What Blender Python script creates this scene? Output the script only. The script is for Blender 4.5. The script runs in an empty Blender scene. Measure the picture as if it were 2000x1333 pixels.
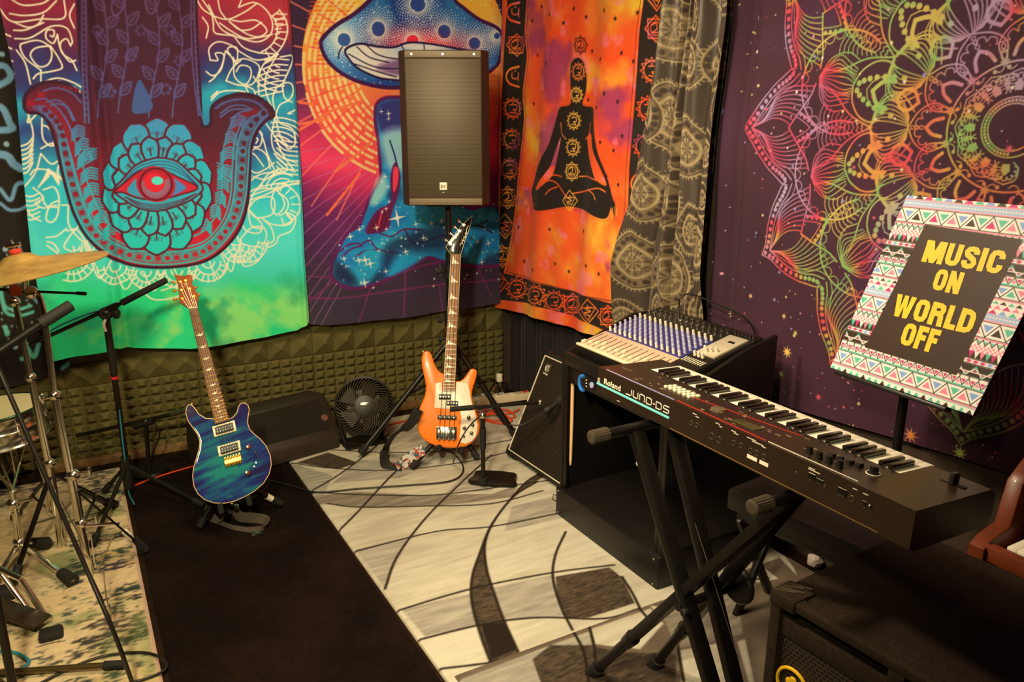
import bpy, bmesh, math, random
import numpy as np
from mathutils import Vector, Matrix, noise as mnoise
random.seed(7); RNG = np.random.RandomState(7)
SC = bpy.context.scene
COL = SC.collection
# ---------------------------------------------------------------- camera
CAM_H = 1.62; F = 1540.0
PITCH = math.atan(416/F); YAW = math.atan(900/math.hypot(F, 416))
fw = Vector((math.sin(YAW)*math.cos(PITCH), math.cos(YAW)*math.cos(PITCH), -math.sin(PITCH)))
rt = Vector((math.cos(YAW), -math.sin(YAW), 0)); up = rt.cross(fw)
cd = bpy.data.cameras.new('camera'); cd.lens = F*36/2000; cd.sensor_width = 36; cd.clip_start = .02
cam = bpy.data.objects.new('camera', cd); COL.objects.link(cam)
cam.matrix_world = Matrix(((rt.x, up.x, -fw.x, 0), (rt.y, up.y, -fw.y, 0), (rt.z, up.z, -fw.z, CAM_H), (0, 0, 0, 1)))
SC.camera = cam
# ---------------------------------------------------------------- world, lights, exposure
w = bpy.data.worlds.new('world'); SC.world = w; w.use_nodes = True
w.node_tree.nodes['Background'].inputs[0].default_value = (1, .78, .5, 1)
w.node_tree.nodes['Background'].inputs[1].default_value = .05
SC.view_settings.view_transform = 'Standard'; SC.view_settings.look = 'None'
SC.view_settings.gamma = 1; SC.view_settings.use_curve_mapping = False
SC.view_settings.exposure = 0.0
def lamp(name, kind, loc, target, power, color, size=.2, spot=None, blend=.6):
    l = bpy.data.lights.new(name, kind); l.energy = power; l.color = color
    if kind == 'AREA': l.shape = 'DISK'; l.size = size
    else: l.shadow_soft_size = size
    if kind == 'SPOT': l.spot_size = math.radians(spot); l.spot_blend = blend
    o = bpy.data.objects.new(name, l); COL.objects.link(o); o.location = loc
    o.rotation_euler = (Vector(target)-Vector(loc)).to_track_quat('-Z', 'Y').to_euler()
    return o
lamp('lamp_left', 'SPOT', (-.35, .35, 2.3), (.45, 3.6, .7), 310, (1, .88, .50), .09, 112, .8)
lamp('lamp_right', 'SPOT', (.30, 2.05, 2.38), (2.1, 1.5, .8), 138, (1, .80, .54), .10, 115, .8)
lamp('lamp_ceiling', 'AREA', (.7, 2.3, 2.4), (.9, 2.6, 0), 40, (1, .76, .46), .9)
# ---------------------------------------------------------------- pixel rays (to take sizes off the photograph)
def ray(px, py):
    return fw + rt*((px-1000)/F) + up*((666.5-py)/F)
O0 = Vector((0, 0, CAM_H))
def onz(px, py, z=0.0): d = ray(px, py); return O0+d*((z-CAM_H)/d.z)
def ony(px, py, Y): d = ray(px, py); return O0+d*(Y/d.y)
def onx(px, py, X): d = ray(px, py); return O0+d*(X/d.x)
def onk(px, py, p):      # on the upright plane facing the viewer through point p
    d = ray(px, py); k = Vector((math.sin(YAW), math.cos(YAW), 0)); return O0+d*((p[0]*k.x+p[1]*k.y)/d.dot(k))
# ---------------------------------------------------------------- materials
def lin(c):
    a = np.asarray(c, float)/255.0
    return np.where(a <= .04045, a/12.92, ((a+.055)/1.055)**2.4)
MATS = {}
def mat(name, rgb, rough=.5, metal=0, var=.08, scale=30, bump=0, bscale=200, coat=0, emit=0, spec=.5):
    if name in MATS: return MATS[name]
    m = bpy.data.materials.new(name); m.use_nodes = True; nt = m.node_tree; b = nt.nodes['Principled BSDF']
    c = lin(rgb); b.inputs['Roughness'].default_value = rough; b.inputs['Metallic'].default_value = metal
    b.inputs['Specular IOR Level'].default_value = spec
    tc = nt.nodes.new('ShaderNodeTexCoord')
    n = nt.nodes.new('ShaderNodeTexNoise'); n.inputs['Scale'].default_value = scale; n.inputs['Detail'].default_value = 4
    nt.links.new(tc.outputs['Object'], n.inputs['Vector'])
    r = nt.nodes.new('ShaderNodeValToRGB'); r.color_ramp.elements[0].position = .3; r.color_ramp.elements[1].position = .7
    r.color_ramp.elements[0].color = (*np.clip(c*(1-var), 0, 1), 1); r.color_ramp.elements[1].color = (*np.clip(c*(1+var), 0, 1), 1)
    nt.links.new(n.outputs['Fac'], r.inputs['Fac']); nt.links.new(r.outputs['Color'], b.inputs['Base Color'])
    if coat: b.inputs['Coat Weight'].default_value = coat; b.inputs['Coat Roughness'].default_value = .05
    if emit: nt.links.new(r.outputs['Color'], b.inputs['Emission Color']); b.inputs['Emission Strength'].default_value = emit
    if bump:
        n2 = nt.nodes.new('ShaderNodeTexNoise'); n2.inputs['Scale'].default_value = bscale; n2.inputs['Detail'].default_value = 3
        nt.links.new(tc.outputs['Object'], n2.inputs['Vector'])
        bp = nt.nodes.new('ShaderNodeBump'); bp.inputs['Strength'].default_value = bump; bp.inputs['Distance'].default_value = .002
        nt.links.new(n2.outputs['Fac'], bp.inputs['Height']); nt.links.new(bp.outputs['Normal'], b.inputs['Normal'])
    MATS[name] = m; return m
def colmat(name, rough=.85, fiber=0, fs=400, nvar=0, nscale=(60, 60, 60), sheen=0, coat=0, spec=.3):
    m = bpy.data.materials.new(name); m.use_nodes = True; nt = m.node_tree; b = nt.nodes['Principled BSDF']
    a = nt.nodes.new('ShaderNodeAttribute'); a.attribute_name = 'Col'
    b.inputs['Roughness'].default_value = rough; b.inputs['Specular IOR Level'].default_value = spec
    if sheen: b.inputs['Sheen Weight'].default_value = sheen
    if coat: b.inputs['Coat Weight'].default_value = coat; b.inputs['Coat Roughness'].default_value = .08
    tc = nt.nodes.new('ShaderNodeTexCoord'); out = a.outputs['Color']
    if nvar:
        mp = nt.nodes.new('ShaderNodeMapping'); mp.inputs['Scale'].default_value = nscale
        nt.links.new(tc.outputs['Object'], mp.inputs['Vector'])
        n = nt.nodes.new('ShaderNodeTexNoise'); n.inputs['Scale'].default_value = 1; n.inputs['Detail'].default_value = 5; n.inputs['Roughness'].default_value = .7
        nt.links.new(mp.outputs['Vector'], n.inputs['Vector'])
        mr = nt.nodes.new('ShaderNodeMapRange'); mr.inputs['From Min'].default_value = .3; mr.inputs['From Max'].default_value = .7
        mr.inputs['To Min'].default_value = 1-nvar; mr.inputs['To Max'].default_value = 1+nvar*.5
        nt.links.new(n.outputs['Fac'], mr.inputs['Value'])
        mx = nt.nodes.new('ShaderNodeVectorMath'); mx.operation = 'SCALE'
        nt.links.new(out, mx.inputs[0]); nt.links.new(mr.outputs['Result'], mx.inputs['Scale']); out = mx.outputs[0]
    nt.links.new(out, b.inputs['Base Color'])
    if fiber:
        n2 = nt.nodes.new('ShaderNodeTexNoise'); n2.inputs['Scale'].default_value = fs; n2.inputs['Detail'].default_value = 3
        nt.links.new(tc.outputs['Object'], n2.inputs['Vector'])
        bp = nt.nodes.new('ShaderNodeBump'); bp.inputs['Strength'].default_value = fiber; bp.inputs['Distance'].default_value = .003
        nt.links.new(n2.outputs['Fac'], bp.inputs['Height']); nt.links.new(bp.outputs['Normal'], b.inputs['Normal'])
    return m
# ---------------------------------------------------------------- objects
def tag(o, label=None, cat=None, group=None, kind=None):
    if label: o['label'] = label
    if cat: o['category'] = cat
    if group: o['group'] = group
    if kind: o['kind'] = kind
    return o
def thing(name, label, cat, loc=(0, 0, 0), rotz=0, group=None):
    o = bpy.data.objects.new(name, None); COL.objects.link(o); o.empty_display_size = .05
    o.location = loc; o.rotation_euler = (0, 0, rotz); return tag(o, label, cat, group)
def root_inv(o):
    while o is not None and o.parent is not None: o = o.parent
    return o.matrix_basis.inverted() if o is not None else Matrix()
def frame(x, z, o=(0, 0, 0)):          # matrix from local x axis, approx z axis, origin
    x = Vector(x).normalized(); z = Vector(z); z = (z-x*z.dot(x)).normalized(); y = z.cross(x)
    return Matrix(((x.x, y.x, z.x, o[0]), (x.y, y.y, z.y, o[1]), (x.z, y.z, z.z, o[2]), (0, 0, 0, 1)))
class MB:
    def __init__(s, M=None): s.bm = bmesh.new(); s.M = M or Matrix(); s.mi = 0
    def _fin(s, vs, L=None):
        X = s.M @ L if L is not None else s.M
        for v in vs: v.co = X @ v.co
        for f in {f for v in vs for f in v.link_faces}: f.material_index = s.mi
        return s
    def box(s, c, d, bev=0, L=None, seg=2, taper=None):
        r = bmesh.ops.create_cube(s.bm, size=1); vs = r['verts']
        for v in vs:
            k = 1
            if taper and v.co.z > 0: k = taper
            v.co = Vector((c[0]+v.co.x*d[0]*k, c[1]+v.co.y*d[1]*k, c[2]+v.co.z*d[2]))
        if bev:
            es = list({e for v in vs for e in v.link_edges})
            r = bmesh.ops.bevel(s.bm, geom=es, offset=bev, segments=seg, affect='EDGES', profile=.5)
            vs = list({v for f in r['faces'] for v in f.verts} | {v for v in vs if v.is_valid})
        return s._fin(vs, L)
    def rings(s, rings, cap=True, closed=False, L=None):
        vv = [[s.bm.verts.new(p) for p in r] for r in rings]; n = len(vv[0])
        pairs = list(zip(vv[:-1], vv[1:]))+([(vv[-1], vv[0])] if closed else [])
        for a, b in pairs:
            for i in range(n):
                try: s.bm.faces.new((a[i], a[(i+1) % n], b[(i+1) % n], b[i]))
                except ValueError: pass
        if cap and not closed:
            s.bm.faces.new(vv[0][::-1]); s.bm.faces.new(vv[-1])
        return s._fin([v for r in vv for v in r], L)
    def tube(s, pts, r, n=8, closed=False, L=None):
        pts = [Vector(p) for p in pts]; m = len(pts); rs = r if isinstance(r, (list, tuple)) else [r]*m
        out = []; prev = None
        for i, p in enumerate(pts):
            if closed: t = pts[(i+1) % m]-pts[i-1]
            else: t = pts[min(i+1, m-1)]-pts[max(i-1, 0)]
            t.normalize()
            if prev is None: a = t.orthogonal().normalized()
            else:
                a = prev-t*prev.dot(t)
                a = a.normalized() if a.length > 1e-6 else t.orthogonal().normalized()
            prev = a; b = t.cross(a)
            out.append([p+(a*math.cos(q)+b*math.sin(q))*rs[i] for q in [2*math.pi*k/n for k in range(n)]])
        return s.rings(out, not closed, closed, L)
    def bar(s, a, b, r, r2=None, n=12, L=None): return s.tube([a, b], [r, r if r2 is None else r2], n, False, L)
    def sbar(s, a, b, w, h, up_=(0, 0, 1)):      # rectangular bar
        a, b = Vector(a), Vector(b); M0 = frame(b-a, up_, (a+b)/2); old = s.M; s.M = s.M @ M0
        s.box((0, 0, 0), ((b-a).length, w, h), min(w, h)*.12); s.M = old; return s
    def lathe(s, prof, n=24, L=None):            # profile (r, z) round local z
        out = [[(r*math.cos(q), r*math.sin(q), z) for q in [2*math.pi*k/n for k in range(n)]] for r, z in [(max(r, 1e-4), z) for r, z in prof]]
        return s.rings(out, True, False, L)
    def disc(s, c, nrm, r, h, n=20, bev=0):      # puck centred at c along nrm
        old = s.M; s.M = s.M @ frame(Vector(nrm).orthogonal(), nrm, c)
        s.lathe([(r-bev, 0), (r, bev), (r, h-bev), (r-bev, h)] if bev else [(r, 0), (r, h)], n); s.M = old; return s
    def ball(s, c, r, L=None, u=12, v=8, sc=(1, 1, 1)):
        q = bmesh.ops.create_uvsphere(s.bm, u_segments=u, v_segments=v, radius=r)['verts']
        for p in q: p.co = Vector((c[0]+p.co.x*sc[0], c[1]+p.co.y*sc[1], c[2]+p.co.z*sc[2]))
        return s._fin(q, L)
    def prism(s, poly, z0, z1, bev=0, L=None, seg=2):   # polygon in local xy extruded z0..z1
        n = len(poly)
        if not bev: return s.rings([[(x, y, z0) for x, y in poly], [(x, y, z1) for x, y in poly]], True, False, L)
        rs = [(bev, z0)]+[(bev*(1-math.sin(a)), z0+bev*(1-math.cos(a))) for a in [math.pi/2*k/seg for k in range(1, seg+1)]]
        rs += [(bev*(1-math.cos(a)), z1-bev*(1-math.sin(a))) for a in [math.pi/2*k/seg for k in range(seg+1)]]
        A = sum(poly[i][0]*poly[(i+1) % n][1]-poly[(i+1) % n][0]*poly[i][1] for i in range(n)); sg = 1 if A > 0 else -1
        nr = []
        for i in range(n):
            tx = poly[(i+1) % n][0]-poly[i-1][0]; ty = poly[(i+1) % n][1]-poly[i-1][1]; l = math.hypot(tx, ty) or 1
            nr.append((ty/l*sg, -tx/l*sg))
        rs[0] = (rs[0][0], z0)
        return s.rings([[(poly[i][0]-nr[i][0]*o, poly[i][1]-nr[i][1]*o, z) for i in range(n)] for o, z in rs], True, False, L)
    def quad(s, *p):
        vs = [s.bm.verts.new(q) for q in p]; s.bm.faces.new(vs); return s._fin(vs)
    def build(s, name, m, parent=None, smooth=40, label=None, cat=None, group=None, kind=None):
        bmesh.ops.recalc_face_normals(s.bm, faces=s.bm.faces)
        me = bpy.data.meshes.new(name); s.bm.to_mesh(me); s.bm.free()
        me.transform(root_inv(parent))
        for q in (m if isinstance(m, (list, tuple)) else [m]): me.materials.append(q)
        if smooth:
            me.polygons.foreach_set('use_smooth', [True]*len(me.polygons)); me.set_sharp_from_angle(angle=math.radians(smooth))
        o = bpy.data.objects.new(name, me); COL.objects.link(o); o.parent = parent
        if parent is None:      # a thing of one mesh: put its origin at its base
            n = len(me.vertices); co = np.empty(n*3); me.vertices.foreach_get('co', co); co = co.reshape(-1, 3)
            b = Vector(((co[:, 0].min()+co[:, 0].max())/2, (co[:, 1].min()+co[:, 1].max())/2, co[:, 2].min()))
            me.transform(Matrix.Translation(-b)); o.location = b
        return tag(o, label, cat, group, kind)
def cr(pts, n=6, closed=False):               # smooth curve through points
    P = [np.array(p, float) for p in pts]; m = len(P); out = []
    if m < 3: return [tuple(p) for p in P]
    for i in range(m if closed else m-1):
        p0 = P[i-1] if (i > 0 or closed) else 2*P[0]-P[1]; p1 = P[i]; p2 = P[(i+1) % m]
        p3 = P[(i+2) % m] if (i+2 < m or closed) else 2*P[-1]-P[-2]
        for k in range(n):
            t = k/n; out.append(tuple(.5*((2*p1)+(-p0+p2)*t+(2*p0-5*p1+4*p2-p3)*t*t+(-p0+3*p1-3*p2+p3)*t**3)))
    if not closed: out.append(tuple(P[-1]))
    return out
def text_mesh(txt, size, M, name, m, parent, bold=0.0, sx=1.0, depth=.0006, shear=0, spacing=1.0, align='LEFT'):
    c = bpy.data.curves.new(name, 'FONT'); c.body = txt; c.size = size; c.offset = bold; c.extrude = depth; c.shear = shear
    c.space_character = spacing; c.align_x = align; c.resolution_u = 3
    t = bpy.data.objects.new('tmp', c); COL.objects.link(t)
    me = bpy.data.meshes.new_from_object(t.evaluated_get(bpy.context.evaluated_depsgraph_get()))
    bpy.data.objects.remove(t); me.name = name
    me.transform(Matrix.Diagonal((sx, 1, 1, 1))); me.transform(M); me.transform(root_inv(parent))
    me.materials.clear(); me.materials.append(m)
    o = bpy.data.objects.new(name, me); COL.objects.link(o); o.parent = parent; return o
# ---------------------------------------------------------------- printed patterns: a colour grid drawn in cloth coordinates
def vnoise(U, V, seed=0):
    x0 = np.floor(U).astype(int); y0 = np.floor(V).astype(int); fx = U-x0; fy = V-y0; fx = fx*fx*(3-2*fx); fy = fy*fy*(3-2*fy)
    def h(i, j):
        n = (i*374761393+j*668265263+seed*1442695041) & 0x7fffffff; n = ((n ^ (n >> 13))*1274126177) & 0x7fffffff
        return ((n ^ (n >> 16)) & 0xffff)/65535.0
    return (h(x0, y0)*(1-fx)+h(x0+1, y0)*fx)*(1-fy)+(h(x0, y0+1)*(1-fx)+h(x0+1, y0+1)*fx)*fy
def fbm(U, V, s=1.0, o=4, seed=0):
    r = 0; a = .5
    for k in range(o): r = r+a*vnoise(U*s+13*k, V*s+7*k, seed+k); a *= .5; s *= 2.03
    return r/(1-.5**o)
class Print:
    def __init__(s, u0, u1, v0, v1, du, to_uv=None, ppm=None):
        s.u0, s.v0, s.du = u0, v0, du; s.nu = int((u1-u0)/du)+1; s.nv = int((v1-v0)/du)+1
        s.U, s.V = np.meshgrid(u0+np.arange(s.nu)*du, v0+np.arange(s.nv)*du); s.C = np.zeros((s.nv, s.nu, 3))
        s.q = to_uv or (lambda p: p)
    def base(s, c): s.C[:] = c(s.U, s.V) if callable(c) else np.array(c, float)
    def _sl(s, P, pad):
        a, b = P.min(0)-pad, P.max(0)+pad
        i0, i1 = max(0, int((a[0]-s.u0)/s.du)), min(s.nu, int((b[0]-s.u0)/s.du)+2)
        j0, j1 = max(0, int((a[1]-s.v0)/s.du)), min(s.nv, int((b[1]-s.v0)/s.du)+2)
        return None if i0 >= i1 or j0 >= j1 else (slice(j0, j1), slice(i0, i1))
    def _mix(s, sl, cov, c, alpha=1):
        cc = c(s.U[sl], s.V[sl]) if callable(c) else np.array(c, float); k = (cov*alpha)[..., None]
        s.C[sl] = s.C[sl]*(1-k)+cc*k
    def _dist(s, sl, A, B):
        U = s.U[sl]; V = s.V[sl]; d = None
        for a, b in zip(A, B):
            e = b-a; L = e@e+1e-12; t = np.clip(((U-a[0])*e[0]+(V-a[1])*e[1])/L, 0, 1)
            q = (U-a[0]-t*e[0])**2+(V-a[1]-t*e[1])**2; d = q if d is None else np.minimum(d, q)
        return np.sqrt(d)
    def line(s, pts, w, c, alpha=1, close=False, raw=False):
        P = np.array([(p if raw else s.q(p)) for p in pts], float)
        if close: P = np.vstack([P, P[:1]])
        for k in range(0, len(P)-1, 4):
            S = P[k:k+5]
            if len(S) < 2: break
            sl = s._sl(S, w+s.du)
            if sl is None: continue
            s._mix(sl, np.clip((w/2-s._dist(sl, S[:-1], S[1:]))/s.du+.5, 0, 1), c, alpha)
    def fill(s, pts, c, alpha=1, raw=False, soft=0):
        P = np.array([(p if raw else s.q(p)) for p in pts], float); sl = s._sl(P, s.du*2+soft)
        if sl is None: return
        U, V = s.U[sl], s.V[sl]; ins = np.zeros(U.shape, bool); Q = np.roll(P, -1, 0)
        for a, b in zip(P, Q):
            if a[1] == b[1]: continue
            ins ^= ((a[1] > V) != (b[1] > V)) & (U < (b[0]-a[0])*(V-a[1])/(b[1]-a[1])+a[0])
        d = s._dist(sl, P, Q); d = np.where(ins, d, -d)
        s._mix(sl, np.clip(d/(soft or s.du)+.5, 0, 1), c, alpha)
    def dot(s, p, r, c, alpha=1, raw=False, soft=0, ry=None):
        P = np.array(p if raw else s.q(p), float); sl = s._sl(P[None], max(r, ry or r)+s.du+soft)
        if sl is None: return
        d = np.hypot(s.U[sl]-P[0], (s.V[sl]-P[1])*(r/(ry or r)))
        s._mix(sl, np.clip((r-d)/(soft or s.du)+.5, 0, 1), c, alpha)
    def star(s, p, r, c, n=4, raw=False, rot=0, inner=.25):
        P = np.array(p if raw else s.q(p), float)
        s.fill([(P[0]+math.cos(rot+math.pi*k/n)*(r if k % 2 == 0 else r*inner), P[1]+math.sin(rot+math.pi*k/n)*(r if k % 2 == 0 else r*inner)) for k in range(2*n)], c, 1, True)
    def ell(s, p, rx, ry, n=24, a0=0, a1=2*math.pi, rot=0):
        return [(p[0]+rx*math.cos(a)*math.cos(rot)-ry*math.sin(a)*math.sin(rot), p[1]+rx*math.cos(a)*math.sin(rot)+ry*math.sin(a)*math.cos(rot)) for a in np.linspace(a0, a1, n)]
    def sample(s, U, V):
        x = np.clip((U-s.u0)/s.du, 0, s.nu-1.001); y = np.clip((V-s.v0)/s.du, 0, s.nv-1.001); i = x.astype(int); j = y.astype(int); fx = (x-i)[..., None]; fy = (y-j)[..., None]
        return (s.C[j, i]*(1-fx)+s.C[j, i+1]*fx)*(1-fy)+(s.C[j+1, i]*(1-fx)+s.C[j+1, i+1]*fx)*fy
def ramp(t, keys):
    ks = [k[0] for k in keys]; return np.stack([np.interp(t, ks, [k[1][c] for k in keys]) for c in range(3)], -1)
def grid_object(name, Pos, Cols, m, label=None, cat=None, parent=None, gain=1.0, tint=(1, 1, 1), group=None):
    nv, nu, _ = Pos.shape; me = bpy.data.meshes.new(name)
    idx = np.arange(nv*nu).reshape(nv, nu); f = np.stack([idx[:-1, :-1], idx[:-1, 1:], idx[1:, 1:], idx[1:, :-1]], -1).reshape(-1, 4)
    P = Pos.reshape(-1, 3); b = np.array([(P[:, 0].min()+P[:, 0].max())/2, (P[:, 1].min()+P[:, 1].max())/2, P[:, 2].min()])
    if parent is not None: b = np.zeros(3)
    me.vertices.add(len(P)); me.vertices.foreach_set('co', (P-b).ravel())
    me.loops.add(f.size); me.loops.foreach_set('vertex_index', f.ravel())
    me.polygons.add(len(f)); me.polygons.foreach_set('loop_start', np.arange(0, f.size, 4)); me.polygons.foreach_set('loop_total', np.full(len(f), 4))
    me.update(calc_edges=True)
    if parent is not None: me.transform(root_inv(parent))
    a = me.color_attributes.new('Col', 'FLOAT_COLOR', 'POINT')
    c = np.clip(lin(np.clip(Cols.reshape(-1, 3), 0, 255))*gain/np.array(tint), 0, .92)
    a.data.foreach_set('color', np.hstack([c, np.ones((len(c), 1))]).ravel())
    me.polygons.foreach_set('use_smooth', [True]*len(f)); me.materials.append(m)
    o = bpy.data.objects.new(name, me); COL.objects.link(o); o.parent = parent
    if parent is None: o.location = b
    return tag(o, label, cat, group)
def cloth(name, pr, place, left, right, bottom, vtop, nu, nv, fold, m, label, cat, gain=1.0, tint=(1, .93, .72)):
    """left/right: u as a function of v (point lists), bottom: v as a function of s"""
    S, T = np.meshgrid(np.linspace(0, 1, nu), np.linspace(0, 1, nv))
    vb = np.interp(S, [b[0] for b in bottom], [b[1] for b in bottom]); V = vb*(1-T)+vtop*T
    L = sorted((b, a) for a, b in left); R = sorted((b, a) for a, b in right)
    uL = np.interp(V, [a for a, _ in L], [b for _, b in L]); uR = np.interp(V, [a for a, _ in R], [b for _, b in R])
    U = uL+(uR-uL)*S
    return grid_object(name, place(U, V, fold(U, V, S)), pr.sample(U, V), m, label, cat, gain=gain, tint=tint)
# ================================================================ the room
YF = 4.2; XR = 2.36; ZC = 2.45
def slab(name, a, b, m, kind='structure'):
    c = [(a[i]+b[i])/2 for i in range(3)]; d = [abs(b[i]-a[i]) for i in range(3)]
    return MB().box(c, d).build(name, m, smooth=0, kind=kind)
M_wall = mat('wall_paint', (66, 52, 42), .9, var=.05, scale=8, bump=.1)
M_ceil = mat('ceiling_paint', (170, 155, 130), .9, var=.04, scale=8)
slab('wall_far', (-2.2, YF, 0), (XR+.1, YF+.1, ZC), M_wall)
slab('wall_right', (XR, -1.8, 0), (XR+.1, YF, ZC), M_wall)
slab('wall_left', (-2.3, -1.8, 0), (-2.2, YF+.1, ZC), M_wall)
slab('wall_back', (-2.3, -1.9, 0), (XR+.1, -1.8, ZC), M_wall)
slab('ceiling', (-2.3, -1.9, ZC), (XR+.1, YF+.1, ZC+.1), M_ceil)
slab('floor', (-2.3, -1.9, -.1), (XR+.1, YF+.1, 0), mat('dark_carpet', (34, 22, 14), .95, var=.5, scale=9, bump=.8, bscale=260, spec=.1))
bb = MB(); bb.box(((-.2+2.3)/2, YF-.021, .024), (2.5, .042, .046), .004); bb.build('baseboard_far', mat('worn_baseboard', (120, 88, 52), .7, var=.5, scale=25), kind='structure')
# ---- acoustic foam panels
M_foam = mat('olive_foam', (106, 98, 60), .9, var=.15, scale=6, bump=.35, bscale=600, spec=.15)
def foam(name, u0, u1, v0, v1, pu, pv, hgt, flat, label, group=None):
    mb = MB(); nu = round((u1-u0)/pu); nv = round((v1-v0)/pv); y = YF-.012
    mb.box(((u0+u1)/2, YF-.006, (v0+v1)/2), (u1-u0-.002, .012, v1-v0-.002))
    for i in range(nu):
        for j in range(nv):
            a, b = u0+i*pu+.001, u0+(i+1)*pu-.001; c, d = v0+j*pv+.001, v0+(j+1)*pv-.001
            vs = [mb.bm.verts.new(p) for p in ((a, y, c), (b, y, c), (b, y, d), (a, y, d))]
            k = flat; mu, mv = (a+b)/2, (c+d)/2+.1*pv
            h = hgt*(1+.06*math.sin(i*7.3+j*3.1))
            t = [mb.bm.verts.new((mu+(p-mu)*k, y-h, mv+(q-mv)*k)) for p, q in ((a, c), (b, c), (b, d), (a, d))]
            for q in range(4): mb.bm.faces.new((vs[q], vs[(q+1) % 4], t[(q+1) % 4], t[q]))
            mb.bm.faces.new(t)
    return mb.build(name, M_foam, None, 0, label, 'acoustic foam', group)
fl = ['behind the drum hardware at the far left', 'behind the tall black microphone stand', 'behind the neck of the blue guitar',
      'above the black floor monitor', 'above the floor fan', 'behind the bass neck in the corner']
for i in range(6):
    foam('foam_panel', -1.3+i*.6, -.7+i*.6, .024, .408, .06, .048, .026, .3, 'olive foam panel of small pyramids '+fl[i])
    foam('foam_panel', -1.3+i*.6, -.7+i*.6, .41, .65, .12, .12, .04, .12, 'olive foam strip of large pyramids '+fl[i])
# ================================================================ hamsa tapestry
YT = 4.105
def far_uv(p): q = ony(p[0], p[1], YT); return (q.x, q.z)
def right_uv(X):
    def f(p): q = onx(p[0], p[1], X); return (q.y, q.z)
    return f
FM = 1/362.0     # metres per photo pixel on the far wall
M_cloth = colmat('printed_polyester', .8, sheen=.05)
def far_place(U, V, W): return np.stack([U, YT-W, V], -1)
hs = Print(-.75, 1.12, .45, 2.35, .0026, far_uv)
def PU(U, V):      # photo row of a far cloth point (for vertical gradients)
    x, y, z = U, YT, V-CAM_H; return 666.5-F*(x*up.x+y*up.y+z*up.z)/(x*fw.x+y*fw.y+z*fw.z)
def hamsa_base(U, V):
    y = PU(U, V); n = fbm(U, V, 5, 4, 3)-.5; n2 = fbm(U, V, 12, 4, 9)
    c = ramp(y+n*110, [(-60, (120, 40, 60)), (20, (150, 38, 62)), (80, (105, 36, 66)), (115, (66, 42, 90)), (150, (44, 70, 120)), (185, (40, 160, 175)), (235, (42, 125, 160)),
                   (280, (48, 66, 125)), (320, (44, 140, 165)), (380, (48, 190, 190)), (470, (80, 215, 205)), (540, (60, 205, 160)), (590, (36, 205, 125)), (700, (44, 225, 130))])
    r = np.clip((U-.55)*3, 0, 1)*np.clip((110-y)/60, 0, 1); c = c*(1-.5*r[..., None])+np.array((215, 60, 62))*.5*r[..., None]
    g = np.clip((fbm(U, V, 6, 5, 21)-.5)*6, 0, 1)*np.clip((y-540)/50, 0, 1); c = c*(1-g[..., None]*.75)+np.array((168, 225, 108))*g[..., None]*.75
    dk = np.clip((fbm(U, V, 8, 4, 33)-.55)*5, 0, 1)*np.clip((y-520)/40, 0, 1)*.4; c = c*(1-dk[..., None])+np.array((20, 130, 90))*dk[..., None]
    return c
hs.base(hamsa_base)
CRM = (250, 228, 180)
def hl(pts, w=2.3, c=CRM, sm=True, cl=False): hs.line(cr(pts, 6, cl) if sm else pts, w*FM, c, close=cl)
def arcs(cx, cy, r0, r1, n, a0, a1, w=2.2, sq=1.0):
    for r in np.linspace(r0, r1, n):
        hl([(cx+r*math.cos(a), cy+r*sq*math.sin(a)) for a in np.linspace(math.radians(a0), math.radians(a1), 10)], w)
def rungs(cx, cy, r0, r1, n, a0, a1, w=2.1, sq=1.0):
    for a in np.linspace(math.radians(a0), math.radians(a1), n): hl([(cx+r0*math.cos(a), cy+r0*sq*math.sin(a)), (cx+r1*math.cos(a), cy+r1*sq*math.sin(a))], w, sm=False)
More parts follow.
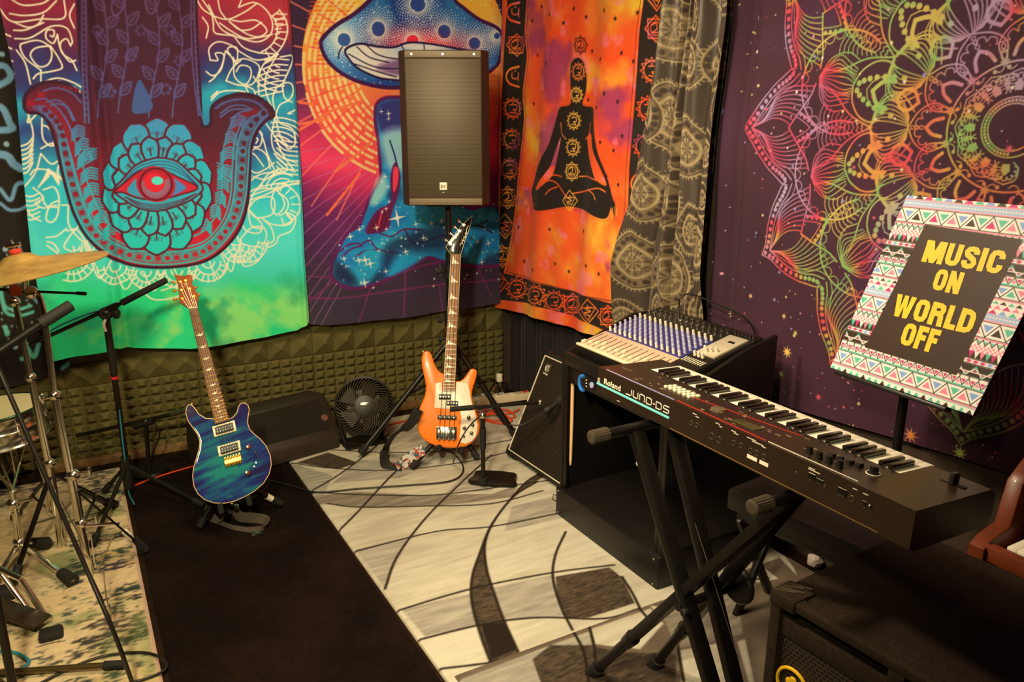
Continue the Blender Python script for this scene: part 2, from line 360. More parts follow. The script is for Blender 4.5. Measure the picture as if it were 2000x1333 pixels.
# right-hand filigree
for p in ([(384, 0), (400, 22), (440, 38), (475, 25), (500, 8)], [(425, 0), (430, 22), (442, 38)], [(445, 38), (470, 42), (500, 40), (520, 60), (505, 72), (480, 65), (447, 42)], [(447, 42), (468, 58), (490, 57), (510, 44)],
          [(395, 0), (412, 26), (416, 45), (420, 65), (455, 70), (500, 82), (525, 70), (530, 45), (518, 20), (495, 5), (466, 14)], [(466, 14), (472, 0)], [(407, 10), (430, 55), (460, 72)], [(428, 45), (450, 60), (480, 75), (512, 72), (530, 68)],
          [(395, 34), (406, 52), (402, 75)], [(455, 68), (475, 92), (505, 103), (535, 106)], [(410, 118), (408, 95), (425, 82), (450, 88), (470, 102), (500, 117), (525, 113), (541, 107)],
          [(410, 118), (425, 118), (420, 105), (432, 104), (437, 112), (430, 138), (415, 148), (402, 140)], [(440, 100), (432, 130), (418, 152), (408, 160)], [(455, 112), (462, 125), (463, 95), (448, 92), (444, 100), (450, 108)],
          [(440, 100), (455, 118), (458, 150), (478, 165), (490, 150), (488, 132), (470, 128), (461, 140)], [(456, 120), (480, 115), (505, 128), (503, 150), (492, 165), (478, 166)], [(441, 158), (452, 135), (470, 118)], [(441, 158), (460, 165), (478, 168), (495, 175), (500, 190)],
          [(478, 166), (487, 185)], [(412, 196), (430, 180), (460, 177), (480, 180)], [(412, 190), (425, 178)], [(540, 106), (520, 145), (518, 175), (528, 205), (535, 222)], [(541, 107), (515, 125), (505, 155), (506, 185)], [(545, 112), (567, 112), (558, 145), (550, 165), (553, 190), (566, 200)],
          [(535, 215), (532, 190), (540, 170), (560, 162), (568, 175), (562, 195), (545, 205), (537, 225)], [(537, 222), (545, 240), (567, 252), (572, 280), (560, 290), (545, 262), (538, 235)], [(537, 225), (530, 270), (540, 300), (575, 318)], [(520, 242), (538, 270), (550, 300), (570, 330)],
          [(505, 250), (515, 275), (522, 300), (535, 330)], [(490, 272), (500, 258), (512, 262), (508, 285), (492, 288), (487, 300), (500, 290), (520, 302), (528, 330)], [(566, 222), (560, 222), (572, 215)], [(497, 268), (504, 272), (500, 280)], [(488, 296), (500, 305), (515, 325)],
          [(486, 330), (500, 338), (520, 330), (535, 318)], [(484, 330), (490, 345), (484, 357), (510, 340), (560, 332), (535, 300)], [(495, 345), (520, 350), (545, 330)], [(484, 376), (510, 365), (545, 358), (580, 352)], [(484, 384), (520, 372), (560, 362), (580, 358)]): hl(p)
arcs(540, 300, 25, 70, 6, -100, -40); arcs(545, 120, 12, 58, 5, 95, 150)
for k in range(6): hl([(555-k*3, 30+k*9), (535, 28+k*9+k)], sm=False)
arcs(495, 60, 44, 62, 2, -40, 70); rungs(495, 60, 44, 62, 8, -38, 60)
for k in range(7): hl([(515-k*3, 125+k*11), (535, 116+k*11), (560-k*1.5, 118+k*10)])
for k in range(8): hl([(540, 262+k*9), (555, 275+k*9), (577, 278+k*9)])
# lower-right flower
for p in ([(484, 408), (500, 390), (530, 385), (537, 402), (530, 420), (500, 425), (484, 408)], [(484, 408), (470, 425), (480, 450), (505, 455), (512, 440), (500, 425), (484, 408)], [(484, 408), (500, 372), (540, 372), (555, 400), (540, 420), (530, 400), (535, 375), (545, 370)],
          [(484, 408), (490, 440), (510, 448)], [(510, 425), (530, 438), (558, 440), (570, 430), (558, 415), (575, 425), (568, 450), (545, 462), (540, 475), (525, 483), (518, 478), (535, 470), (530, 445), (515, 430)], [(468, 468), (490, 445), (515, 445), (520, 465), (505, 482), (470, 475), (463, 462)],
          [(500, 372), (520, 350), (552, 335)], [(470, 470), (468, 500), (478, 520), (505, 508), (515, 482)], [(484, 392), (520, 380), (545, 368), (582, 354)], [(430, 495), (450, 530), (460, 500), (470, 470)], [(462, 455), (450, 475), (470, 480)]): hl(p)
arcs(540, 400, 22, 42, 2, -80, 75); rungs(540, 400, 28, 42, 7, -75, 70); arcs(482, 470, 22, 42, 2, 0, 130); rungs(480, 472, 24, 42, 9, 5, 150)
arcs(552, 372, 14, 42, 4, -170, -60)
# bottom fringe of arches
for cx, cy, r in ((405, 510, 40), (345, 528, 36), (285, 530, 34), (225, 520, 36), (465, 480, 34), (175, 480, 32)):
    arcs(cx, cy, r, r, 1, 0, 180, sq=.95); arcs(cx, cy, r*.62, r*.62, 1, 0, 180); arcs(cx, cy, r*.3, r*.3, 1, 0, 180); rungs(cx, cy, r*.62, r, 9, 15, 165)
for a, b in ((430, 505), (365, 525), (305, 530), (250, 528), (200, 505)): hl([(a-25, b), (a-5, b+38), (a+18, b)])
hl([(270, 560), (300, 585), (345, 580), (380, 560)]); hl([(315, 568), (340, 560), (370, 550)])
# left-hand filigree
for p in ([(20, 0), (45, 12), (80, 8), (95, 0)], [(20, 30), (50, 32), (85, 25), (110, 2)], [(0, 20), (25, 45), (80, 38), (125, 35), (125, 0)], [(25, 45), (55, 55), (75, 48), (85, 30)], [(145, 8), (136, 30), (145, 55)], [(28, 62), (50, 60), (85, 45)], [(30, 78), (60, 75), (100, 52), (130, 55), (141, 80), (138, 88)],
          [(138, 90), (130, 76), (118, 85), (122, 105), (140, 118), (150, 138)], [(112, 68), (104, 85), (90, 75), (92, 60), (105, 60), (104, 72), (98, 70)], [(112, 68), (118, 95), (135, 120), (148, 118)], [(98, 90), (70, 95), (60, 110), (75, 130), (92, 128), (101, 112), (97, 92), (75, 80), (50, 85), (40, 92), (50, 115), (80, 138)],
          [(100, 92), (115, 115), (121, 133), (100, 140), (75, 145), (65, 155)], [(33, 100), (50, 125), (60, 165)], [(80, 138), (80, 160)], [(75, 165), (110, 153), (140, 160), (158, 170)], [(158, 180), (135, 165), (115, 158)], [(55, 222), (65, 260), (60, 300), (45, 310)], [(70, 225), (55, 240), (58, 222)],
          [(82, 232), (84, 270), (100, 285), (105, 270), (95, 250), (84, 245)], [(80, 290), (100, 280), (105, 285)], [(80, 300), (100, 320), (118, 312), (112, 335), (124, 355)], [(60, 340), (70, 330), (95, 332), (110, 340)], [(65, 365), (85, 385), (70, 395), (85, 405), (110, 400)],
          [(50, 362), (70, 335), (80, 300)], [(85, 370), (105, 365), (115, 385), (112, 420), (100, 433), (90, 425), (98, 400), (115, 390)], [(82, 380), (90, 400), (115, 405)], [(120, 400), (135, 402), (150, 420), (153, 440), (140, 455), (125, 480), (140, 490)], [(133, 405), (135, 440), (160, 470), (172, 470)],
          [(90, 462), (110, 460), (130, 445)], [(92, 478), (108, 490), (115, 498)], [(92, 470), (105, 475), (115, 490)], [(130, 450), (150, 448), (168, 475), (180, 505)], [(50, 405), (65, 422), (80, 430)]): hl(p)
for k in range(7): hl([(42, 285+k*9), (55, 280+k*9), (65, 268+k*8)])
for k in range(6): hl([(75+k*4, 365-k*4), (95, 340-k*2), (115, 345+k*3)]); hl([(48, 380+k*9), (62, 382+k*9), (78, 376+k*9)])
for k in range(9): hl([(12+k*2, 70+k*24), (22+k*2, 74+k*24)], sm=False)
arcs(140, 500, 20, 48, 3, 20, 110); rungs(140, 498, 30, 48, 6, 20, 100); rungs(160, 455, 20, 38, 6, 20, 90)
# the hand
def hand_fill(U, V):
    y = PU(U, V); k = fbm(U, V, 5, 3, 50)*40
    c = ramp(y+k, [(0, (66, 30, 46)), (200, (72, 30, 50)), (290, (84, 30, 46)), (400, (140, 34, 52)), (520, (200, 34, 50))])
    l = np.clip((.25-U)*3, 0, 1)*np.clip((y-150)/50, 0, 1); return c*(1-.5*l[..., None])+np.array((170, 32, 50))*.5*l[..., None]
def hand_line(U, V):
    y = PU(U, V); return ramp(y, [(0, (96, 62, 100)), (130, (92, 72, 120)), (220, (82, 98, 150)), (300, (64, 150, 175)), (420, (48, 180, 185)), (560, (40, 190, 165))])
outl = cr([(152, 0), (155, 90), (163, 185), (135, 166), (105, 160), (75, 166), (52, 185), (48, 208), (56, 220), (75, 222), (92, 235), (106, 270), (118, 320), (130, 370), (146, 420), (170, 462), (200, 492), (240, 513), (290, 522), (345, 521), (400, 508),
          (440, 482), (468, 445), (482, 400), (487, 350), (489, 300), (500, 262), (517, 238), (534, 226), (527, 208), (505, 190), (475, 183), (445, 188), (422, 200), (412, 214), (411, 240), (402, 248), (393, 240), (390, 180), (385, 90), (382, 0)], 6)
hs.fill(outl+[(382, -160), (152, -160)], hand_fill); hs.line(outl, 5*FM, (58, 24, 44))
def inset(path, d):
    P = np.array(path); T = np.gradient(P, axis=0); T /= np.linalg.norm(T, axis=1)[:, None]+1e-9; return [tuple(q) for q in P+np.stack([T[:, 1], -T[:, 0]], 1)*-d]
B = outl[14:-1]
U_in = cr([(70, 196), (95, 185), (125, 192), (150, 220), (160, 262), (172, 320), (182, 370), (200, 425), (232, 470), (290, 490), (345, 488), (395, 468), (428, 430), (442, 385), (447, 330), (452, 280), (462, 250), (478, 222), (505, 215)], 6)
def Lp(d): return cr([(66-d*.1+8, 207-d*.3), (92, 218-d*.6), (118+d*.25, 250-d*.5), (128+d*.7, 300), (142+d*.8, 360), (160+d*.85, 415-d*.2), (188+d*.75, 460-d*.5), (235+d*.4, 492-d*.8), (290+d*.1, 504-d), (345-d*.1, 503-d), (395-d*.45, 490-d*.8), (430-d*.75, 464-d*.5), (456-d*.9, 425-d*.2), (468-d*.95, 380), (472-d, 330), (476-d, 280), (490-d*.8, 245-d*.5), (515-d*.6, 222-d*.2)], 6)
hs.line(Lp(-12), 3*FM, hand_line); hs.line(Lp(12), 3.2*FM, hand_line); hs.line(Lp(1), 17*FM, hand_line, .55); hs.line(Lp(19), 3*FM, hand_line)
pl = Lp(0); acc = 0
for a, b in zip(pl[:-1], pl[1:]):
    acc += math.hypot(b[0]-a[0], b[1]-a[1])
    if acc > 14: acc = 0; hs.dot(b, 4.2*FM, lambda U, V: hand_fill(U, V)*.95)
hs.line(Lp(28), 12*FM, lambda U, V: ramp(PU(U, V)+(.4-U)*60, [(150, (110, 26, 46)), (330, (150, 28, 44)), (520, (225, 36, 52))]))
hs.line(Lp(38), 2.5*FM, hand_line)
# patterned flanks: groups of nested strokes
def hl2(pts, w=2.6): hs.line(cr(pts, 5), w*FM, hand_line)
for x0, y0, x1, y1 in ((140, 255, 165, 250), (147, 285, 172, 272), (152, 310, 182, 290), (158, 340, 190, 330), (164, 370, 192, 360), (172, 400, 200, 390), (184, 425, 212, 415), (202, 450, 225, 438),
                       (478, 230, 450, 232), (462, 265, 440, 262), (458, 290, 430, 300), (450, 325, 425, 335), (446, 355, 424, 350), (440, 385, 420, 378), (430, 410, 410, 405), (412, 440, 392, 430)):
    for k in range(5): hl2([(x0, y0+k*5), ((x0+x1)/2, (y0+y1)/2+k*5-7), (x1, y1+k*5)])
for k in range(4): hs.line([(150+k*1, 330-k*6), (188, 308-k*6)], 2.4*FM, hand_line); hs.line([(424, 318+k*6), (452, 338+k*6)], 2.4*FM, hand_line)
# thumb tips
for d in (0, 7): hl2([(92+d, 200+d), (112, 196+d), (132-d*.3, 210), (146-d*.5, 235)]); hl2([(430, 222+d), (450, 208+d), (475, 206+d), (492-d, 214)])
hs.dot((80, 186), 5*FM, (150, 28, 44)); hs.dot((60, 202), 5*FM, (150, 28, 44))
for x in range(90, 165, 12): hs.dot((x, 172+(x-125)**2*.006), 3.5*FM, (120, 26, 46))
for x in range(424, 520, 12): hs.dot((x, 195+(x-470)**2*.006), 3.6*FM, (56, 24, 50)); hs.dot((x+1, 195+(x-470)**2*.006), 5*FM, hand_line, .25)
hl2([(420, 212), (440, 200), (470, 194), (500, 200), (520, 216)]); hl2([(85, 178), (110, 172), (140, 182), (158, 200)])
# finger: dotted borders, stems and leaves
for x in (160, 168): hl2([(x, -150), (x, 100), (x+6, 240)], 2.4)
for x in (372, 380): hl2([(x-2, -150), (x, 60), (x+8, 200), (x+18, 240)] if x > 375 else [(x, -150), (x+2, 100), (x+15, 225)], 2.4)
for y in range(-150, 235, 11): hs.dot((164+max(0, y-100)*.03, y), 2.6*FM, hand_line, .7); hs.dot((377+max(0, y)*.05, y), 2.6*FM, hand_line, .7)
def leaf(x, y, a, L, W):
    t = math.radians(a); ux, uy = math.cos(t), math.sin(t)
    e = [(x+ux*L*s-uy*W*o, y+uy*L*s+ux*W*o) for s, o in ((0, 0), (.25, .8), (.5, 1), (.8, .55), (1, 0), (.8, -.55), (.5, -1), (.25, -.8))]
    hs.line(cr(e, 4, True), 2.3*FM, hand_line, .8, close=True); hs.line([(x, y), (x+ux*L, y+uy*L)], 1.8*FM, hand_line, .8)
    for s in (.3, .5, .7):
        for o in (-.6, .6): hs.line([(x+ux*L*s, y+uy*L*s), (x+ux*L*(s+.15)-uy*W*o, y+uy*L*(s+.15)+ux*W*o)], 1.5*FM, hand_line, .7)
for sx, st in ((200, -150), (240, -120), (300, -150), (345, -150)):
    hs.line(cr([(sx+10*math.sin(y*.02), y) for y in range(st, 240, 20)], 3), 2.4*FM, hand_line, .8)
    for y in range(st, 215, 34): leaf(sx+10*math.sin(y*.02), y, -50 if (y//34) % 2 else -130, 34, 9)
for x, y in ((190, 60), (215, 180), (322, 175), (255, 110), (350, 120), (275, 60), (330, 60)):
    for k in range(7): hs.dot((x+9*math.cos(k), y+9*math.sin(k)), 3*FM, hand_line, .6)
hs.line(cr([(245, 0), (236, 22), (225, 30), (218, 18), (220, 0)], 4), 2.5*FM, hand_line); hs.line(cr([(310, 0), (300, 25), (290, 27), (283, 10), (283, 0)], 4), 2.5*FM, hand_line)
hs.fill(cr([(258, 218), (262, 180), (272, 156), (285, 175), (298, 205), (292, 218), (275, 222)], 5, True), (66, 88, 138))
# flower round the eye
def pet_col(U, V): return ramp(PU(U, V)+30*fbm(U, V, 7, 2, 4), [(200, (76, 120, 168)), (270, (62, 150, 185)), (330, (46, 176, 190)), (430, (44, 190, 184)), (530, (36, 205, 175))])
DK = (96, 24, 44)
CX, CY = 306, 364
def petal(a, r0, r1, wd, sq=(1.0, 1.12)):
    t = math.radians(a); ux, uy = math.cos(t), math.sin(t)
    P = [(r0, -wd*.55), (r0+(r1-r0)*.55, -wd*1.0), (r0+(r1-r0)*.85, -wd*.8), (r1, -wd*.25), (r1+2, 0), (r1, wd*.25), (r0+(r1-r0)*.85, wd*.8), (r0+(r1-r0)*.55, wd), (r0, wd*.55)]
    Q = [(CX+(p*ux-o*uy)*sq[0], CY+(p*uy+o*ux)*sq[1]) for p, o in P]
    hs.fill(Q, pet_col); hs.line(cr(Q, 3, True), 3.4*FM, DK, close=True)
    m = [(CX+p*ux*sq[0], CY+p*uy*sq[1]) for p in (r0+(r1-r0)*.25, r1-(r1-r0)*.42)]; hs.line(m, 2.0*FM, DK)
    for o in (-.35, .35, -.15, .15):
        p = r0+(r1-r0)*.6; hs.line([(CX+(p*ux-o*wd*uy)*sq[0], CY+(p*uy+o*wd*ux)*sq[1]), (CX+((p-6)*ux-o*wd*uy)*sq[0], CY+((p-6)*uy+o*wd*ux)*sq[1])], 1.2*FM, DK, .6)
hs.fill(hs.ell((CX, CY), 108, 120, 40), (150, 32, 52))
for k in range(14): petal(-90+k*360/14, 62, 118 if k in (0, 1, 13, 7, 6, 8) else 108, 27)
for k in range(16): petal(-79+k*22.5, 44, 86, 17)
lid = cr([(222, 372), (240, 350), (262, 325), (290, 312), (315, 308), (345, 316), (370, 338), (395, 366), (378, 385), (350, 400), (310, 412), (275, 408), (245, 392)], 5, True)
hs.fill(lid, (52, 168, 182)); hs.line(lid, 3*FM, DK, close=True)
for d in (7, 13, 19):
    hs.line(cr([(232, 368+d*.1), (262, 325+d), (290, 312+d), (315, 308+d), (345, 316+d), (385, 362)], 5), 1.6*FM, (52, 60, 110), .8); hs.line(cr([(245, 385), (275, 408-d*.6), (310, 412-d*.6), (350, 400-d*.5), (380, 378)], 5), 1.6*FM, DK, .8)
ey = cr([(222, 375), (245, 355), (270, 336), (295, 330), (318, 332), (345, 345), (385, 366), (350, 380), (320, 388), (290, 390), (262, 385), (240, 376)], 5, True)
hs.fill(ey, (200, 36, 54)); hs.line(ey, 2.6*FM, (90, 20, 40), close=True)
hs.fill(cr([(248, 372), (262, 352), (270, 350), (275, 370), (284, 386), (262, 382)], 4, True), (56, 150, 180)); hs.fill(cr([(338, 350), (345, 352), (362, 366), (345, 378), (325, 386), (336, 370)], 4, True), (70, 130, 185))
hs.dot((304, 360), 30*FM, (190, 30, 50)); hs.line(hs.ell((304, 360), 31, 31), 3*FM, (90, 20, 40))
for k in range(26):
    a = math.radians(-20+k*8.5); hs.line([(304+17*math.cos(a), 360+17*math.sin(a)), (304+27*math.cos(a), 360+27*math.sin(a))], 1.8*FM, (120, 130, 150))
hs.dot((302, 357), 16*FM, (222, 36, 54)); hs.dot((307, 353), 9*FM, (90, 220, 215), ry=7*FM)
def hfold(U, V, S):
    w = .012*np.sin(U*11+.6+V*.8)+.006*np.sin(U*23+V*1.5)
    w += .022*np.exp(-((U-(-.10-.02*V))/.05)**2)+.02*np.exp(-((U-(.16+.03*(V-1)))/.022)**2)-.016*np.exp(-((U-(.20+.03*(V-1)))/.018)**2)
    w += .02*np.exp(-((S-.985)/.012)**2)+.03*np.exp(-(S/.05)**2)
    return w+.012
def uvl(pts): return [far_uv(p) for p in pts]
hl_ = uvl([(-12, -60), (0, 10), (12, 70), (30, 150), (45, 330), (62, 500), (95, 660), (102, 705)]); hr_ = uvl([(560, -60), (562, 0), (570, 100), (576, 200), (584, 320), (592, 500), (600, 600), (602, 640)])
hb = [(0, far_uv((100, 701))[1]), (.19, far_uv((190, 688))[1]), (.21, far_uv((205, 680))[1]), (.5, far_uv((345, 685))[1]), (.8, far_uv((505, 660))[1]), (.95, far_uv((585, 645))[1]), (.985, far_uv((600, 634))[1]), (1, far_uv((600, 628))[1])]
cloth('hanging_tapestry', hs, far_place, hl_, hr_, hb, 2.4, 560, 640, hfold, M_cloth, 'teal and green hand tapestry with an open eye inside a flower', 'tapestry', 1.15, (1, .92, .66))
# ================================================================ mushroom tapestry
ms = Print(.9, 2.35, .45, 2.35, .0026, far_uv)
def mush_base(U, V):
    y = PU(U, V); n = fbm(U, V, 4, 3, 61)-.5
    c = ramp(y+n*60+np.abs(U-1.4)*60, [(-60, (52, 30, 52)), (120, (58, 32, 60)), (200, (110, 40, 80)), (270, (190, 42, 84)), (330, (240, 60, 92)), (365, (190, 40, 88)), (410, (110, 32, 84)), (480, (74, 34, 74)), (560, (58, 44, 60)), (680, (60, 52, 60))])
    return c
ms.base(mush_base)
def ml(pts, w, c, al=1, sm=True, cl=False): ms.line(cr(pts, 6, cl) if sm else pts, w*FM, c, al, close=cl)
SUN = (792, 128)
def suncol(U, V): return ramp(PU(U, V)+fbm(U, V, 6, 3, 7)*60, [(0, (240, 170, 50)), (140, (245, 140, 62)), (260, (245, 82, 66)), (420, (250, 72, 80))])
for k in range(16):    # light streaks
    a = math.radians(95+k*9.5); ml([(SUN[0]+150*math.cos(a), SUN[1]+150*math.sin(a)), (SUN[0]+330*math.cos(a), SUN[1]+330*math.sin(a))], 3, (250, 120, 90), .7, False)
for k in range(13): ml([(575+k*2, 300+k*33), (760, 268+k*9)], 1.8, (190, 110, 150), .55, False)
ms.fill(ms.ell((792, 118), 202, 232, 60), suncol)
ms.fill(ms.ell((800, 100), 178, 190, 50), lambda U, V: suncol(U, V)*np.array((1, 1.12, 1)), .8)
for k in range(24): ml([(600+abs(k-12)*1.5, -60+k*8), (690, -58+k*8)], 2.4, (215, 70, 60), .7, False)
for r in range(100, 200, 11):
    for k in range(50):
        a = math.radians(70+k*4.2); b = a+math.radians(2.9)
        if (k*7+r) % 5 and 95 < math.degrees(a) < 265: ml([(SUN[0]+r*math.cos(a), SUN[1]+r*1.1*math.sin(a)), (SUN[0]+r*math.cos(b), SUN[1]+r*1.1*math.sin(b))], 5.5, (252, 205, 120), .85, False)
for k in range(14):
    a = math.radians(100+k*9); ml([(SUN[0]+110*math.cos(a), SUN[1]+120*math.sin(a)), (SUN[0]+190*math.cos(a), SUN[1]+212*math.sin(a))], 2.5, (225, 70, 60), .8, False)
for k in range(30): ml([(955, 60+k*9), (985, 58+k*9)], 2.4, (200, 90, 40), .6, False)
for p in ([(575, 245), (640, 232)], [(655, 335), (720, 280)], [(640, 420), (700, 340)], [(705, 430), (740, 350)], [(585, 200), (612, 204)], [(575, 260), (650, 215), (700, 200)]): ml(p, 5, (250, 110, 66), .9, False)
# floor grid
for p in ([(583, 610), (660, 540), (700, 480)], [(697, 640), (722, 560), (730, 500)], [(786, 625), (790, 540), (788, 500)], [(866, 620), (860, 560)], [(960, 580), (930, 520)], [(575, 582), (660, 583), (780, 566), (880, 555), (985, 545)], [(575, 540), (650, 542), (740, 540)], [(790, 530), (850, 515), (985, 505)]): ml(p, 3.6, (122, 44, 92), .8)
for k in range(8): ml([(572, 380+k*20), (680, 372+k*20)], 1.5, (120, 50, 100), .5, False)
# body
def bodycol(U, V):
    n = fbm(U, V, 7, 3, 90); t = np.clip((n-.35)*3, 0, 1)[..., None]
    d = np.clip((fbm(U, V, 5, 3, 120)-.54)*7, 0, 1)[..., None]
    return (np.array((22, 120, 176))*(1-t)+np.array((40, 172, 200))*t)*(1-d*.75)+np.array((24, 34, 66))*d*.75
PUR = (98, 26, 84)
arm = cr([(782, 190), (752, 192), (735, 205), (732, 235), (738, 275), (742, 330), (742, 352), (725, 380), (712, 410), (700, 440), (682, 452), (668, 470), (655, 500), (648, 520), (650, 545), (672, 560), (700, 562), (740, 552), (780, 532), (832, 505), (868, 512), (930, 520), (985, 510), (1000, 430), (960, 400), (900, 390), (900, 190)], 5, True)
ms.fill(arm, bodycol); ms.line(arm, 7*FM, PUR, close=True)
ms.fill(cr([(738, 210), (760, 195), (790, 200), (790, 250), (745, 258)], 4, True), (58, 36, 100), .8, soft=.03); ms.fill(cr([(745, 262), (790, 255), (790, 330), (760, 330), (748, 300)], 4, True), (170, 215, 225), .8, soft=.05)
ms.fill(cr([(735, 355), (750, 340), (756, 370), (735, 400), (722, 395)], 4, True), (160, 210, 215), .8, soft=.03)
ms.fill(cr([(715, 452), (735, 415), (765, 395), (762, 350), (772, 320), (778, 345), (775, 380), (762, 420), (758, 445), (735, 453)], 4, True), (96, 22, 60)); ms.line(cr([(715, 452), (735, 415), (765, 395), (764, 350), (772, 320), (780, 345), (775, 380), (762, 420), (758, 445), (735, 453)], 4, True), 5*FM, PUR, close=True)
ms.fill(cr([(768, 330), (778, 330), (776, 360), (768, 375)], 4, True), (235, 60, 80)); ml([(747, 410), (738, 445)], 3, (235, 60, 80), 1, False)
ml([(762, 275), (770, 300), (776, 325)], 3, (28, 24, 70))
for p in ([(740, 455), (765, 462), (790, 448), (830, 450)], [(700, 480), (720, 470), (735, 485), (760, 492), (832, 500)], [(695, 500), (712, 490), (735, 488)], [(665, 490), (680, 478), (700, 475)], [(668, 500), (685, 486), (705, 480)], [(790, 448), (810, 475), (870, 460)], [(700, 525), (715, 532)], [(895, 445), (930, 440), (960, 455)], [(930, 440), (950, 430)]): ml(p, 3.2, PUR if p[0][0] < 890 else (30, 40, 80))
ms.fill(cr([(760, 540), (775, 495), (830, 495), (828, 505)], 4, True), (30, 160, 200), .8, soft=.02); ms.fill(cr([(710, 545), (698, 520), (715, 485), (735, 490), (738, 520), (725, 545)], 4, True), (34, 165, 200), .8, soft=.03)
ms.fill(cr([(750, 535), (752, 480), (800, 455), (870, 440), (872, 485), (830, 490), (780, 495)], 4, True), (22, 32, 62), .75, soft=.05); ms.fill(cr([(655, 540), (655, 505), (690, 540), (700, 558)], 4, True), (26, 36, 66), .7, soft=.04)
for x, y, r in ((776, 426, 20), (712, 508, 13), (722, 515, 13), (699, 508, 11), (711, 552, 13), (828, 465, 9), (812, 438, 8), (844, 437, 8), (864, 432, 8), (683, 462, 9), (753, 530, 8), (792, 492, 9), (754, 408, 6), (701, 448, 8), (940, 512, 8), (952, 475, 9), (930, 472, 7), (755, 448, 6), (671, 505, 8), (784, 465, 5), (675, 520, 5), (760, 394, 5), (745, 355, 5), (752, 345, 6), (757, 365, 5), (745, 218, 6), (760, 222, 8), (760, 232, 6), (820, 430, 4), (735, 445, 8), (740, 490, 5), (728, 562, 5), (848, 560, 5)):
    ms.star((x, y), r*FM, (250, 235, 190), 4, rot=.15, inner=.16); ms.dot((x, y), r*.22*FM, (255, 245, 210))
for k in range(110):
    x, y = 655+RNG.rand()*330, 395+RNG.rand()*160
    if x > 700 or y > 470: ms.dot((x, y), (1+1.4*RNG.rand())*FM, (170, 215, 225), .9)
# cap
def capcol(U, V):
    n = fbm(U, V, 6, 3, 140); q = np.clip((n-.4)*4, 0, 1)[..., None]; c = np.array((30, 66, 130))*(1-q)+np.array((42, 110, 165))*q
    a = far_uv((830, 85)); r = np.exp(-(((U-a[0])/.28)**2+((V-a[1])/.07)**2))[..., None]; c = c*(1-r)+np.array((232, 36, 62))*r
    b = far_uv((660, 70)); l = np.exp(-(((U-b[0])/.12)**2+((V-b[1])/.16)**2))[..., None]; c = c*(1-l)+np.array((120, 180, 210))*l
    return c
cap = cr([(722, 0), (690, 28), (655, 50), (630, 75), (628, 92), (640, 118), (665, 142), (700, 160), (745, 170), (790, 171), (850, 168), (930, 150), (965, 132), (977, 110), (978, 62), (935, 38), (905, 15), (888, 0), (870, -35), (800, -60), (745, -25)], 6, True)
ms.fill(cap, capcol)
for k in range(520):
    x, y = 632+RNG.rand()*345, -50+RNG.rand()*215; ms.dot((x, y), (.8+.7*RNG.rand())*FM, (215, 215, 205), .85)
for cx, cy, r in ((671, 78, 11), (738, 57, 12.5), (817, 8, 12.5), (867, 62, 11.5), (926, 85, 10), (806, 80, 10), (970, 70, 5)):
    for j in range(9):
        rr = r+3+j*3.4; n = 30
        for k in range(n):
            a = 2*math.pi*(k+.5*j)/n; ms.dot((cx+rr*math.cos(a), cy+rr*math.sin(a)*1.05), (1.55-j*.09)*FM, (235, 222, 196), .95)
    ms.dot((cx, cy), r*FM, capcol if cx != 806 else (232, 40, 60)); ms.dot((cx, cy), r*FM, (40, 62, 130) if cx not in (806,) else (232, 40, 60), .8)
ms.fill(cap[:0]+[p for p in cr([(1000, 220), (1000, -80), (905, -80), (888, 0), (905, 15), (935, 38), (978, 62), (982, 120), (982, 220)], 1)], lambda U, V: np.array((236, 165, 40))*(1+0*U[..., None]), 0)
und = cr([(674, 97), (700, 86), (735, 91), (770, 92), (800, 83), (840, 86), (900, 97), (930, 105), (925, 150), (860, 168), (790, 158), (740, 152), (700, 135), (680, 115)], 6, True)
ms.fill(und, lambda U, V: ramp(fbm(U, V*2, 6, 3, 170), [(.3, (225, 215, 195)), (.6, (205, 205, 195)), (.8, (120, 165, 190))])); ms.line(und, 4*FM, (36, 20, 60), close=True)
ms.fill(cr([(735, 132), (785, 115), (800, 140), (775, 148)], 4, True), (90, 40, 100), .7, soft=.03)
for p in ([(713, 88), (740, 108), (790, 117)], [(680, 106), (715, 125), (745, 133), (790, 134)], [(785, 88), (790, 98)], [(827, 84), (828, 97)], [(695, 92), (720, 112), (760, 122)], [(690, 125), (730, 138), (775, 150)], [(668, 92), (662, 102), (661, 114)]): ml(p, 2.2, (30, 20, 50))
ms.line(cap, 7*FM, (62, 16, 66), close=True)
def mfold(U, V, S): return .008*np.sin(U*9+V)+.006*np.sin(U*17-V*2)+.004+.004*np.sin(V*9+U*5)
ml_ = uvl([(555, -60), (562, 0), (574, 200), (590, 450), (600, 636)]); mr_ = uvl([(985, -60), (985, 0), (981, 300), (980, 600)])
mb_ = [(0, far_uv((600, 635))[1]), (.1, far_uv((640, 637))[1]), (.5, far_uv((790, 620))[1]), (1, far_uv((980, 592))[1])]
cloth('hanging_tapestry', ms, lambda U, V, W: far_place(U, V, W+.02-.022), ml_, mr_, mb_, 2.4, 440, 640, mfold, M_cloth, 'mushroom-headed meditating figure tapestry hanging behind the loudspeaker', 'tapestry', 1.15, (1, .92, .66))
